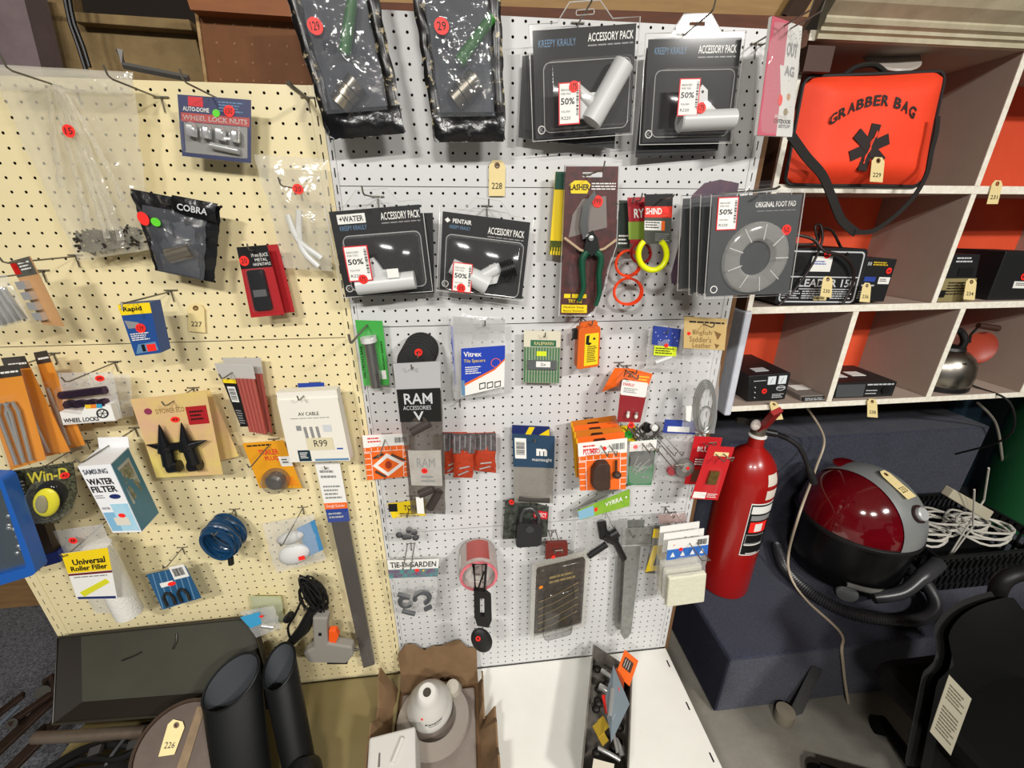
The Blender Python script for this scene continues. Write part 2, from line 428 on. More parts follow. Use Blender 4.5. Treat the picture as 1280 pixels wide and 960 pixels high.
for zt, nr, r0 in ((2.004, 12, 1.7177), (1.7030, 12, 1.4115), (1.3975, 24, .7945), (.7808, 24, .183)):
    rows = [r0 + k * P_ for k in range(nr)]
    zb = {2.004: 1.7045, 1.7030: 1.3995, 1.3975: .7825, .7808: .170}[zt]
    peg_panel('pegboard_panel', WX0, WX1, zb, zt, cols, rows, pw, ws)
slot_strip('slotted_upright', -.0245, WX0 - .0006, .17, 2.004, -.0175, pw, ws, y=-.001)
slot_strip('slotted_upright', WX1 + .0006, .9225, .17, 2.004, .9115, pw, ws, y=-.001)
G().box(-.024, .922, .022, .026, .17, 2.0).build('hole_shade_sheet', hole_dark, ws)  # near-black sheet added so the holes read as shaded depth
bs = G(); bs.box(-.024, .925, -.50, -.002, .150, .166); bs.build('base_shelf', mat('white_base', '#ebeae3', .35, noise=(7, .3), col2='#e0dfd7'), ws, bevel=.003)
G().box(-.01, .91, -.485, .03, 0, .149).build('plinth', pw, ws)
for yy in (-.06, -.2, -.34):
    G().box(.905, .910, yy - .012, yy + .012, .1661, .1664).build('shelf_slot', hole_dark, ws)
G().box(.9235, .935, .0, .03, .02, 2.0).build('wooden_edge_batten', mat('batten_brown', '#6a4a2c', .8), ws)
be = thing('pegboard_display', 'cream perforated metal pegboard display stand with tan base', 'display stand', (-.51, .03, 0))
BC = [-.0531 - i * P_ for i in range(36)][::-1]
BX0, BX1 = BC[0] - .0127, BC[-1] + .006
peg_panel('pegboard_panel', BX0, BX1, 1.3765, 1.881, BC, [1.3838 + k * P_ for k in range(20)][:20], pb, be)
peg_panel('pegboard_panel', BX0, BX1, .198, 1.3748, BC, [1.358 - k * P_ for k in range(46)][::-1], pb, be)
slot_strip('slotted_upright', BX1 + .0006, -.0255, .198, 1.881, -.036, pb, be, y=-.001)
slot_strip('slotted_upright', -.985, BX0 - .0006, .198, 1.881, -.972, pb, be, y=-.001)
G().box(-.984, -.026, .022, .026, .198, 1.88).build('hole_shade_sheet', hole_dark, be)  # near-black again: its colour stands in for shade behind the cream holes
tanb = mat('tan_base', '#8d7f58', .25, noise=(3, .4), col2='#756740')
G().box(-.985, -.026, -.50, -.002, .166, .186).build('base_shelf', tanb, be, bevel=.003)
G().box(-.975, -.036, -.485, .03, 0, .165).build('plinth', pb, be)
# ---- things above the boards
hb = thing('hardboard_sheet', 'brown perforated hardboard sheet standing behind the cream pegboard', 'board', at(330, 110, .08))
hbm = mat('hardboard', '#7a4a22', .7, noise=(30, .35), col2='#65390f')
hf = F((236, -60), (420, -45), (400, 130), (262, 126), .08)
hf.slab(0, 0, 1, 1, -.006, 0).build('sheet', hbm, hb)
g = G()
for i in range(7):
    for j in range(5): hf.poly(hf.circ(.12 + i * .14, .45 + j * .13, .0022, 8), .0001, .0004, g=g)
ho = g.build('peg_holes', mat('hole_tan', '#8f6a45', .8), hb); ho['kind'] = 'stuff'
g = G(); hf.slab(-.012, 0, .012, 1, -.002, .004, g=g); g.build('torn_edge', mat('torn_edge', '#c2a578', .9, noise=(60, .2), col2='#8d6a40'), hb)
def timber(name, label, pts, Y, th, m, cat='beam'):
    f = F(*pts, Y); o = f.slab(0, 0, 1, 1, -th, 0).build(name, m); return tag(o, label, cat)
timber('timber_beam', 'orange-brown timber rail crossing above the hardboard sheet', ((214, -60), (420, -60), (412, 24), (238, 12)), .05, .04, mat('orange_timber', '#9c5f31', .65, noise=(9, .3), col2='#7d4620', stretch=(1, 1, 6)))
timber('timber_beam', 'light brown timber board above the white pegboard', ((398, -70), (1030, -40), (1010, 22), (404, 4)), .06, .03, mat('tan_timber', '#a9854f', .65, noise=(7, .3), col2='#8a683a', stretch=(1, 1, 8)))
timber('timber_batten', 'dark red-brown batten along the top of the white pegboard', ((404, 0), (1010, 21), (1000, 40), (404, 14)), .035, .02, dkwood)
brk = mat('old_brick', '#a48a5e', .85, noise=(9, .25), col2='#6f5a38', bump=(40, .6))
wl = thing('timber_wall_frame', 'weathered tan timber wall boards beyond the cream pegboard', 'wall frame', at(130, 90, .3))
for tl, tr, br_, bl in (((-30, -40), (85, -30), (95, 30), (10, 20)), ((28, 16), (96, 20), (110, 95), (45, 90)), ((95, 20), (240, 30), (262, 120), (112, 95)), ((86, 14), (236, 24), (240, 38), (92, 27))):
    f = F(tl, tr, br_, bl, .28 if tl[0] != 86 else .25); f.slab(0, 0, 1, 1, -.03, 0).build('board', brk, wl, bevel=.002)
timber('timber_post', 'grey-pink painted post at the upper left corner', ((-40, -30), (24, -25), (58, 110), (-15, 110)), .2, .06, mat('pinkish_post', '#8a7a7c', .7, noise=(12, .3), col2='#6a5a5c'))
g = G(); g.tube([at(x, y, .2) for x, y in ((78, -20), (84, 12), (88, 30), (98, 58), (108, 90))], .004, 8); g.tube([at(x, y, .19) for x, y in ((84, -20), (89, 12), (93, 30), (104, 58), (112, 84))], .004, 8)
tag(g.build('wall_cable', bplast, smooth=True), 'twin black cable running down the timber wall boards', 'cable')
g = G(); ff = F((148, 62), (242, 84), (242, 98), (150, 92), .02); g.tube([at(149, 62, .03), at(155, 82, .03), at(236, 98, .03)], .006, 4); tag(g.build('metal_edge_strip', mat('grey_zinc', '#8d8a86', .5, .7)), 'bent grey metal strip on top of the cream pegboard', 'metal strip')
# ================================================================ right side: shelf, bench and what stands there
def slabF(f, m, name, parent, depth, **k): return f.slab(0, 0, 1, 1, -depth, 0).build(name, m, parent, **k)
BT = .277
struct('stage_step_lower', G().box(1.07, 3.4, -.142, 1.3, .004, BT), carpet_m, 'navy carpeted low step the extinguisher stands on', bevel=.008)
struct('stage_step_upper', G().box(1.07, 2.62, .45, 1.3, BT + .001, .752), carpet_m, 'navy carpeted upper step under the shelf unit', bevel=.008)
ribm = mat('ribbed_carpet', '#15172a', .95, bump=(40, 1), stretch=(1, .2, 14))
rb = G()
for i in range(34): z_ = .01 + i * .0078; rb.box(1.062, 1.0695, -.14, .5, z_, z_ + .005)
o = rb.build('carpet_ribs', ribm, bpy.data.objects['stage_step_lower']); o['kind'] = 'stuff'
# shelf unit
SY, SB = .12, .385
su = thing('cubby_shelf', 'white-edged cubby shelf unit with orange-red back and ribbed cornice', 'shelf unit', (1.7, SY, 1.06))
edge = mat('shelf_edge_white', '#f4f0e4', .6, noise=(70, .2, .42), col2='#d9cfb5'); taupe = mat('shelf_taupe', '#ab9b8e', .75, noise=(9, .35), col2='#a08f82')
redb = mat('shelf_back_red', '#e8562f', .65, noise=(5, .3), col2='#da4a25'); brn = mat('shelf_brown', '#5b3723', .7)
def board(name, x0, x1, z0, z1, y0=SY, y1=SB, m=taupe, ed=True):
    o = G().box(x0, x1, y0 + .002, y1, z0, z1).build(name, m, su)
    if ed: G().box(x0, x1, y0, y0 + .002, z0, z1).build('edge_band', edge, o)
    return o
X1 = 2.62
for z0, z1 in ((1.064, 1.082), (1.380, 1.400), (1.704, 1.724), (2.03, 2.05)): board('shelf_board', 1.07, X1, z0, z1)
for x in (1.665, 2.262):
    board('divider', x - .008, x + .008, 1.4005, 1.7035); board('divider', x - .008, x + .008, 1.7245, 2.0295)
for x in (1.412, 1.778, 2.142): board('divider', x - .009, x + .009, 1.0825, 1.3795)
for z0, z1 in ((1.0825, 1.3795), (1.4005, 1.7035), (1.7245, 2.0295)): G().box(1.07, X1, SB, SB + .012, z0, z1).build('back_panel', redb, su)
G().box(1.052, 1.0695, SY + .002, SB + .012, 1.39, 2.05).build('side_panel', brn, su); G().box(1.056, 1.0705, SY - .001, SY + .0018, 1.39, 2.0).build('side_edge', edge, su)
G().box(1.046, 1.0695, SY - .012, SB + .012, 1.055, 1.389).build('side_panel', mat('side_white', '#d5d8e0', .5, noise=(40, .25), col2='#c2c6d2'), su, bevel=.006)
G().box(1.052, 1.12, SY - .028, SY - .0005, 1.962, 2.012).build('corner_block', mat('block_brown', '#4a3024', .6), su)
prof = [(0, 2.03), (-.012, 2.03), (-.012, 2.040), (-.020, 2.043), (-.020, 2.050), (-.030, 2.054), (-.034, 2.062), (-.034, 2.066), (-.06, 2.082), (-.075, 2.10), (-.082, 2.118), (-.082, 2.126), (-.10, 2.13), (-.10, 2.15), (-.115, 2.154), (-.12, 2.19), (0, 2.19)]
g = G(); n_ = len(prof)
for xx in (1.085, X1 + .1):
    for y_, z_ in prof: g.v.append(V((xx + (.25 * y_ if xx < 2 else 0), SY + y_, z_)))
for i in range(n_): j = (i + 1) % n_; g.f.append((i, j, n_ + j, n_ + i))
g.f += [tuple(range(n_)), tuple(range(n_, 2 * n_))]
g.build('cornice', mat('cornice_cream', '#cfc7ac', .55, noise=(14, .25), col2='#a79d80'), su)
tag(F((982, 18), (1018, -40), (1042, -20), (1004, 40), (.03, .03, .08, .08)).slab(0, 0, 1, 1, -.01, 0).build('loose_board', mat('loose_brown', '#3d2c20', .7)), 'dark brown loose board leaning at the end of the cornice', 'board')
# disc in the top cubby
g = G(); g.lathe([(.001, 0), (.066, 0), (.072, .004), (.068, .008), (.001, .005)], at(1112, 74, .2), (-.1, -.62, .78), 28); dsc = g.build('plate', mat('plate_grey', '#b9b0a6', .4), smooth=True); tag(dsc, 'shallow grey plate lying on the first-aid style orange bag', 'plate')
# ---- orange bag
bgm = mat('bag_orange', '#ff4a22', .65, noise=(14, .35), col2='#f43d18', bump=(26, .25))
fb = F((1006, 97), (1181, 90), (1152, 232), (981, 230), .112)
bg = thing('shoulder_bag', 'bright orange shoulder bag printed GRABBER BAG with black medical star', 'bag', fb.P(.5, 1))
def bagfn(sg):
    def fn(u, v):
        e = min(1, 5 * u, 5 * (1 - u), 5 * v, 5 * (1 - v)); e = math.sin(e * math.pi / 2)
        r = .06; du = 0
        k = max(0, 1 - min(u, 1 - u) / r) ; j = max(0, 1 - min(v, 1 - v) / r); c = (k * j) ** .8 * .035
        uu = u + (c if u < .5 else -c); vv = v + (c if v < .5 else -c)
        return fb.P(uu, vv, sg * .036 * e + .002 * math.sin(9 * u + 5 * v))
    return fn
G().sheet(bagfn(1), 22, 18).build('front_flap', bgm, bg, True); G().sheet(bagfn(-1), 22, 18).build('back', brubber, bg, True)
rim = [(u, v) for u, v in fb.rrect(-.004, -.006, 1.004, 1.006, .022, 5)]
fb.tube([(u, v, 0) for u, v in rim], .0045, 6, True).build('piping', brubber, bg, True)
# lettering on an arc
L_ = 'GRABBER BAG'; adv = [1.0, 1.0, 1.0, 1.0, 1.0, .95, 1.0, .55, 1.0, 1.0, 1.0]
def arc_pt(t): return (.17 + .58 * t - .015, .475 - .62 * (t - t * t) - .05 * t)
tot = sum(adv); a_ = 0
for ch, ad in zip(L_, adv):
    t0, t1 = (a_ + .06) / tot, (a_ + ad - .06) / tot; a_ += ad
    if ch == ' ': continue
    p0, p1 = arc_pt(t0), arc_pt(t1)
    dx, dy = p1[0] - p0[0], p1[1] - p0[1]; hgt = .092
    vs, fs, _ = glyphs(ch, .03); g = G()
    for x, y in vs:
        yy = (1 - y); nx, ny = dy * fb.h / fb.w * 1.0, -1
        u_ = p0[0] + dx * x + .25 * dy * yy; v_ = p0[1] + dy * x - hgt * yy; g.v.append(fb.P(u_, v_, .0378 + .002 * math.sin(9 * u_ + 5 * v_)))
    g.f = list(fs); g.build('letter', mat('bag_print_black', '#1e0f0c', .6), bg)
sc = (.462, .665); g = G()
for k in range(3):
    t = math.radians(8 + 60 * k); d = V((math.sin(t), -math.cos(t))); q = V((math.cos(t), math.sin(t)))
    pts = []
    for a, b in ((-1, -1), (1, -1), (1, 1), (-1, 1)):
        x = d.x * .052 * b + q.x * .0125 * a; y = d.y * .052 * b + q.y * .0125 * a; pts.append((sc[0] + x / fb.w, sc[1] + y / fb.h))
    fb.poly(pts, .034, .0386 + .0004 * k, g=g)
st = g.build('medical_star', mat('bag_print_black', '#1e0f0c', .6), bg)
g = G(); pts = [(sc[0] + (.010 - .020 * t) / fb.w * 1.0 + (.005 * math.sin(t * 14)) / fb.w * (1 - .6 * t), sc[1] + (-.036 + .072 * t) / fb.h, .0402) for t in [i / 16 for i in range(17)]]
fb.tube(pts, .0013, 5, g=g); fb.tube([(sc[0] + .011 / fb.w, sc[1] - .036 / fb.h, .0402), (sc[0] - .010 / fb.w, sc[1] + .036 / fb.h, .0402)], [.002, .0008], 5, g=g); g.build('serpent_staff', bgm, st)
strap = mat('strap_black', '#17130f', .8)
def ribbon(pts, w, name, m, parent, th=.0016, up=None):
    g = G(); N = len(pts); pts = [V(p) for p in pts]
    for i, p in enumerate(pts):
        d = (pts[min(i + 1, N - 1)] - pts[max(i - 1, 0)]).normalized(); a = V(up[i]) if up else V((0, -1, 0)).cross(d).normalized()
        b = d.cross(a).normalized()
        for sa, sb in ((-1, -1), (1, -1), (1, 1), (-1, 1)): g.v.append(p + a * (w / 2 * sa) + b * (th * sb))
    for i in range(N - 1):
        for k in range(4): l = (k + 1) % 4; g.f.append((4 * i + k, 4 * i + l, 4 * i + 4 + l, 4 * i + 4 + k))
    g.f += [(0, 1, 2, 3), tuple(4 * N - 4 + k for k in range(4))]
    return g.build(name, m, parent, True)
def smooth(pts, k=6):
    "Catmull-Rom through points"
    P = [V(p) for p in pts]; out = []
    for i in range(len(P) - 1):
        a, b, c, d = P[max(i - 1, 0)], P[i], P[i + 1], P[min(i + 2, len(P) - 1)]
        for j in range(k):
            t = j / k; out.append(.5 * ((2 * b) + (c - a) * t + (2 * a - 5 * b + 4 * c - d) * t * t + (3 * b - a - 3 * c + d) * t ** 3))
    out.append(P[-1]); return out
ribbon(smooth([at(x, y, .062) for x, y in ((988, 168), (1008, 196), (1028, 219), (1040, 247), (1052, 275), (1070, 291))], 5), .021, 'strap', strap, bg)
ribbon(smooth([at(x, y, .06) for x, y in ((1068, 290), (1090, 289), (1116, 272), (1142, 246), (1158, 218), (1164, 190), (1170, 166), (1172, 146))], 5), .012, 'strap', strap, bg)
g = G(); g.tube(smooth([at(x, y, .13) for x, y in ((1052, 96), (1070, 84), (1092, 81), (1106, 90))], 5), .006, 8); g.build('carry_handle', strap, bg, True)
tagcard(F((1090, 196), (1106, 197), (1103, 228), (1087, 227), .066), '229', 'manila stock tag numbered 229 pinned on the orange bag')
# ---- stock tags on the shelf edges
tagcard(F((1241, 225), (1254, 226), (1247, 255), (1233, 255), .116), '231', 'manila stock tag on the upper shelf edge right of the orange bag')
tagcard(F((1029, 345), (1041, 346), (1039, 372), (1025, 370), .098), '230', 'manila stock tag hanging in front of the battery charger')
tagcard(F((1079, 353), (1089, 354), (1087, 378), (1074, 377), .105), '236', 'manila stock tag on the small black battery box')
tagcard(F((1208, 348), (1221, 349), (1218, 375), (1204, 374), .108), '234', 'manila stock tag on the two-tone meter box')
tagcard(F((961, 501), (972, 503), (979, 524), (967, 525), .112), '232', 'manila stock tag on the lower shelf edge above the extinguisher handle')
tagcard(F((1084, 498), (1096, 499), (1097, 522), (1084, 521), .114), '238', 'manila stock tag on the lower shelf edge under the car radio')
# ---- battery charger
dk = mat('dark_device', '#191a1c', .45, bump=(200, .05)); lt = mat('print_silver', '#c7c9cb', .4)
fc = F((984, 309), (1086, 311), (1068, 382), (968, 381), .128)
t = thing('battery_charger', 'black battery charger lettered LEADER 150 with coiled leads on top', 'charger', fc.P(.5, 1))
fc.poly(fc.rrect(0, 0, 1, 1, .012), -.16, 0).build('case', dk, t)
G().loops([fc.rrect(.03, .05, .97, .95, .012), fc.rrect(.045, .075, .955, .925, .010)], fc.P, 0, .0012).build('face_outline', lt, t)
fc.slab(.04, .485, .955, .505, 0, .001).build('rule', lt, t); fc.slab(.25, .70, .90, .715, 0, .001).build('rule', lt, t)
fc.text('LEADER 150', .24, .53, .93, .67, lt, t, .0012, bold=.02)
for q in ((.06, .74, .28, .9), (.30, .74, .60, .9), (.66, .74, .92, .9)): fc.lines(*q, 4, lt, t, seed=3)
fc.slab(.33, .14, .58, .4, .0008, .0014).build('price_label', white, t); fc.lines(.35, .22, .55, .3, 2, blue, t, n=.0018)
sticker(fc, .50, .11, .011, t, '#'); fc.slab(.46, .84, .62, .91, .0004, .0012).build('rating_plate', manila, t)
fc.poly(fc.circ(.18, .27, .022), .0005, .004).build('dial', bplast, t)
g = G(); g.tube(smooth([fc.P(*q) for q in ((.02, -.22, .0), (.25, -.14, .01), (.38, .04, .02), (.62, .12, .02), (.8, .32, .015), (.86, .6, .012), (.8, .95, .012))]), .0042, 7)
g.tube(smooth([fc.P(*q) for q in ((.0, -.05, .01), (.3, -.08, .01), (.42, -.3, -.02), (.6, -.28, -.03), (.72, -.02, -.02), (.74, .1, .005))]), .0036, 7)
g.tube(smooth([fc.P(*q) for q in ((.32, -.1, .01), (.28, -.34, 0), (.34, -.36, 0), (.36, -.1, .012), (.3, .3, .012), (.15, .75, .012), (.02, 1.0, .01))]), .0034, 7); g.build('lead', mat('lead_dark', '#20110d', .5), t, True)
def device(name, label, cat, pts, Y, depth, m=dk, group=None):
    f = F(*pts, Y); t = thing(name, label, cat, f.P(.5, 1), group); f.slab(0, 0, 1, 1, -depth, 0).build('case', m, t, bevel=.002); return f, t
f, t = device('battery_box', 'small black box with yellow print beside the battery charger', 'box', ((1084, 322), (1122, 324), (1105, 377), (1068, 377)), .13, .1)
f.text('88', .07, .09, .2, .17, lt, t); f.lines(.25, .08, .85, .18, 2, mat('print_gold', '#c8a822', .5), t, thick=.6); f.slab(.1, .42, .47, .53).build('badge', mat('badge_blue', '#31479a', .4), t)
f.slab(.58, .42, .95, .58).build('price_label', white, t); f.lines(.62, .46, .9, .54, 2, ink, t); sticker(f, .82, .27, .009, t, '#'); f.lines(.06, .6, .5, .68, 1, lt, t); f.lines(0.02, .75, .25, .95, 4, lt, t, seed=5)
f, t = device('meter_box', 'black and gold meter box on the shelf right of the grey divider', 'box', ((1188, 318), (1226, 318), (1214, 376), (1167, 377)), .135, .12)
f.slab(0, .5, 1, 1, 0, .003).build('gold_plate', mat('gold_plate', '#a3966a', .35, .3), t); f.lines(.2, .58, .8, .88, 5, ink, t, n=.004, seed=2); f.lines(.25, .06, .85, .2, 2, lt, t, seed=4)
f.slab(.42, .28, .85, .45, 0, .002).build('display', bplast, t); f.slab(.02, .75, .18, .9, .0031, .006).build('knob', bplast, t); f.slab(.7, .76, .86, .92, .0031, .0038).build('price_label', white, t)
f, t = device('speaker_box', 'black box with white price label at the right border of the middle shelf', 'box', ((1258, 314), (1310, 315), (1296, 376), (1234, 375)), .14, .14)
f.slab(.42, .6, .8, .74).build('price_label', white, t); f.lines(.46, .63, .76, .7, 2, ink, t); sticker(f, .58, .5, .011, t, '#')
f, t = device('power_supply', 'black bench power supply with two white meters on the lower shelf', 'power supply', ((936, 470), (989, 466), (981, 499), (935, 502)), .14, .2)
for u in (.46, .72):
    o = f.slab(u, .08, u + .19, .38, 0, .0025).build('meter', mat('meter_face', '#dfe6ea', .3), t); f.tube([(u + .06, .32, .003), (u + .11, .15, .003)], .0006, 4).build('needle', ink, o)
f.lines(.12, .2, .42, .26, 1, lt, t, ragged=0); sticker(f, .4, .62, .009, t, '#'); f.poly(f.circ(.82, .55, .016, 18, .009), 0, .001, holes=[f.circ(.82, .55, .014, 18, .007)]).build('badge_ring', lt, t); f.lines(.72, .51, .92, .6, 1, lt, t, ragged=0)
f.lines(.62, .76, .95, .94, 3, lt, t); f.slab(.3, -.02, .62, .0, -.06, -.03).build('top_label', lt, t)
for v in (.45, .65, .85): f.poly(f.circ(.16, v, .002, 8), 0, .003).build('indicator', lt, t)
f, t = device('car_amplifier', 'flat grey metal amplifier box beside the power supply', 'amplifier', ((1001, 495), (1040, 493), (1040, 506), (1001, 507)), .135, .17, mat('amp_grey', '#8f8781', .4, .4))
f.slab(.02, .12, 1, .95, 0, .004).build('front_plate', dk, t); f.lines(.1, .2, .9, .5, 2, lt, t, n=.0045); f.slab(.2, -.03, .7, 0, -.09, -.05).build('top_label', white, t)
f, t = device('car_radio', 'black car radio with round knob on the lower shelf', 'radio', ((1044, 479), (1122, 477), (1115, 496), (1041, 498)), .14, .17)
f.slab(.03, .1, .48, .9, 0, .003).build('cassette_door', mat('smoke_panel', '#4d5052', .3), t); f.poly(f.circ(.83, .5, .014), 0, .006).build('knob', bplast, t); f.lines(.52, .1, .95, .3, 1, lt, t, ragged=0); f.lines(.52, .5, .74, .9, 2, lt, t, seed=8, thick=.3)
f.slab(.15, -.03, .4, 0, -.08, -.05).build('top_label', white, t); f.slab(.52, -.03, .75, 0, -.1, -.06).build('top_label', white, t)
f.tube([(.08, -.05, -.16), (.08, -.6, -.12), (.18, -.7, -.1), (.24, -.1, -.09)], .003, 6).build('lead', bplast, t, True)
# ---- kettle and hanging pan
kp = at(1188, 500, .20); kp.z = 1.0822; kp = V((1.905, .21, 1.0822))
t = thing('electric_kettle', 'brushed steel electric kettle with black handle on the lower shelf', 'kettle', kp)
G().lathe([(.001, 0), (.082, 0), (.088, .005), (.088, .018), (.086, .02)], kp, n=32).build('base', bplast, t, True)
G().lathe([(.086, .0202), (.090, .03), (.0905, .06), (.086, .09), (.074, .115), (.055, .132), (.03, .142), (.001, .145)], kp, n=36).build('body', mat('brushed_steel', '#b6b0a6', .28, 1, noise=(30, .3), col2='#a29b90', stretch=(1, 1, 12)), t, True)
G().lathe([(.045, .1385), (.042, .148), (.02, .152), (.001, .152)], kp, n=24).build('lid', bplast, t, True)
g = G(); g.tube(smooth([kp + V((-.05, .0, .13)), kp + V((-.06, 0, .165)), kp + V((-.03, 0, .2)), kp + V((.015, 0, .2)), kp + V((.035, -.01, .17)), kp + V((.035, -.01, .14))]), .011, 10); g.build('handle', bplast, t, True)
g = G(); g.ell(kp + V((-.01, -.062, .104)), (.026, .016, .012), nu=14, nv=8); g.build('spout_opening', mat('spout_dark', '#3a352e', .35, .8), t, True)
g = G(); g.tube(smooth([kp + V((.08, .02, .02)), kp + V((.12, -.04, .004)), kp + V((.15, -.125, -.02)), kp + V((.2, -.13, -.15)), kp + V((.22, .0, -.3))]), .0035, 7); g.build('power_lead', bplast, t, True)
c = at(1221, 434, .225); t = thing('frying_pan', 'red enamel pan with dark wooden handle leaning behind the kettle', 'pan', (c.x, c.y, 1.0822))
G().lathe([(.001, 0), (.048, 0), (.056, .012), (.054, .014), (.042, .004), (.001, .004)], c, (-.25, -1, .15), 30).build('pan_body', mat('pan_red', '#9e3a26', .45), t, True)
g = G(); g.tube([c + V((.0, .0, -.04)), V((c.x - .02, c.y + .05, 1.0835))], .006, 8); g.build('lower_handle', mat('handle_wood', '#3a2117', .5), t, True)
g = G(); g.tube([c + V((-.06, -.02, .085)), c + V((.008, -.03, .075))], [.009, .011], 10); g.build('handle', mat('handle_wood', '#3a2117', .5), t, True)
g = G(); g.tube([c + V((-.045, -.005, .02)), c + V((-.06, -.01, .05)), c + V((-.055, -.02, .084))], .004, 7); g.build('handle_wire', dsteel, t, True)
# ---- fire extinguisher
ex = V((1.225, .165, BT + .002)); er = .093
t = thing('fire_extinguisher', 'tall red fire extinguisher with black label standing on the carpeted step', 'fire extinguisher', ex)
exr = mat('extinguisher_red', '#a01613', .28, coat=.3, noise=(40, .3), col2='#a31512')
ZS = .945
EXL = lambda L: [(r_, h_ * ZS) for r_, h_ in L]
G().lathe(EXL([(.001, 0), (er - .012, 0), (er - .003, .004), (er, .018), (er, .52), (er - .004, .56), (er - .016, .6), (er - .036, .632), (er - .058, .652), (.026, .662), (.024, .70), (.001, .70)]), ex, n=48).build('cylinder', exr, t, True)
G().lathe(EXL([(.026, .7), (.029, .702), (.029, .708), (.024, .71)]), ex, n=24).build('neck_ring', white, t, True)
G().lathe(EXL([(.022, .709), (.024, .715), (.024, .745), (.018, .752), (.001, .752)]), ex, n=18).build('valve', mat('valve_brass', '#8d8577', .4, .8), t, True)
hx = ex + V((0, 0, .745 * ZS)); lt_ = at(971, 514, .05); lb_ = hx + V((-.002, -.012, -.006)); lever = [lb_, lb_.lerp(lt_, .5) + V((0, -.004, .006)), lt_]
ribbon(lever, .032, 'lever', mat('lever_red', '#9c1613', .5), t, .008)
ribbon([hx + V((-.01, .02, -.005)), hx + V((-.05, .02, .012)), hx + V((-.075, .02, .015))], .02, 'carry_handle', dsteel, t, .003)
g = G(); g.ell(hx + V((-.045, -.035, .022)), (.018, .012, .02)); g.build('pressure_gauge', mat('gauge_white', '#cfc4bd', .4), t, True)
g = G(); g.tube([hx + V((.015, -.01, -.02)), hx + V((.05, -.02, -.025)), hx + V((.052, -.02, -.026)), hx + V((.09, -.03, -.04))], [.012, .012, .009, .009], 10); g.build('hose_coupling', bplast, t, True)
g = G(); g.tube(smooth([hx + V((.085, -.03, -.038)), hx + V((.13, -.045, -.07)), hx + V((.17, -.06, -.14)), hx + V((.2, -.07, -.2))]), [.008] * 13 + [.012] * 6, 10); g.build('hose', brubber, t, True)
def cyl_patch(name, a0, a1, z0, z1, m, par, rr=er + .0008, nseg=10):
    g = G(); g.sheet(lambda u, v: ex + V((rr * math.cos(a0 + (a1 - a0) * u), rr * math.sin(a0 + (a1 - a0) * u), (z1 + (z0 - z1) * v) * ZS)), nseg, 2); return g.build(name, m, par, True)
D = math.radians
lab = cyl_patch('label', D(-110), D(-50), .235, .475, white, t); cyl_patch('label_field', D(-108.5), D(-51), .24, .47, black, lab, er + .0012)
cyl_patch('label_strip', D(-106), D(-54), .43, .463, white, lab, er + .0016); cyl_patch('label_strip', D(-104), D(-56), .4, .422, grey, lab, er + .0016)
cyl_patch('label_red_square', D(-103), D(-62), .345, .393, red, lab, er + .0016); cyl_patch('label_strip', D(-106), D(-62), .292, .336, grey, lab, er + .0016); cyl_patch('label_strip', D(-104.5), D(-63.5), .296, .332, black, lab, er + .002)
cyl_patch('fire_symbol', D(-92), D(-74), .35, .385, white, lab, er + .002)
cyl_patch('label_strip', D(-106), D(-62), .284, .29, white, lab, er + .0016); cyl_patch('label_strip', D(-98), D(-70), .244, .248, white, lab, er + .0016)
for a, b in ((.545, .588), (.49, .528)):
    g = G(); rr = lambda z: er + .001 - (0 if z < .52 else (.004 * (z - .52) / .04 if z < .56 else .004 + .012 * (z - .56) / .04))
    g.sheet(lambda u, v: ex + V((rr(a + (b - a) * v) * math.cos(D(-84 + 32 * u)), rr(a + (b - a) * v) * math.sin(D(-84 + 32 * u)), (a + (b - a) * v) * ZS)), 8, 5); g.build('inspection_sticker', mat('sticker_pale', '#dcd3c6', .5), t, True)
# ---- vacuum cleaner
vc = V((1.745, .175, BT)); t = thing('vacuum_cleaner', 'round vacuum cleaner with dark red dome and silver control panel', 'vacuum cleaner', vc)
vred = mat('vacuum_red', '#820a16', .12, coat=1, noise=(3, .4), col2='#33040a'); silver = mat('vacuum_silver', '#a3a6a6', .32, .5)
G().lathe([(.001, .02), (.15, .02), (.175, .035), (.185, .07), (.185, .12), (.19, .22), (.19, .255), (.001, .255)], vc, n=40).build('tub', mat('tub_black', '#0c0c0d', .3), t, True)
g = G(); g.lathe([(.196, .252), (.204, .258), (.204, .27), (.196, .276), (.185, .276)], vc, n=44); g.build('bumper_band', bplast, t, True)
dome = lambda u, v, k=1.0: vc + V((0, 0, .275)) + V((.196 * k * math.cos(u) * math.cos(v), .196 * k * math.sin(u) * math.cos(v), .205 * k * math.sin(v)))
g = G(); g.sheet(lambda a, b: dome(2 * math.pi * a, math.pi / 2 * b), 48, 14); g.build('dome', vred, t, True)
# silver panel: a band over the dome from the front right to the top
dirv = D(-74)
def band(a, b):  # a across, b along
    ang = 2.45 * b; wd = .40 - .10 * b
    x = .198 * math.cos(ang); z = .207 * math.sin(ang); y = (a - .5) * 2 * wd * .19
    s = math.sqrt(max(0, 1 - (y / .198) ** 2)); x *= s; z *= s
    return vc + V((0, 0, .275)) + V((x * math.cos(dirv) - y * math.sin(dirv), x * math.sin(dirv) + y * math.cos(dirv), z)) * 1.012
g = G(); g.sheet(band, 10, 24); pn = g.build('control_panel', silver, t, True)
kc = band(.5, .26); kn = (kc - vc - V((0, 0, .275))).normalized()
G().lathe([(.031, 0), (.031, .006), (.027, .007), (.001, .007)], kc, kn, 24).build('dial_ring', mat('dial_dark', '#2a1410', .4), pn, True)
G().lathe([(.024, .006), (.024, .016), (.02, .02), (.001, .02)], kc, kn, 24).build('dial', mat('dial_silver', '#c4c6c6', .35, .3), pn, True)
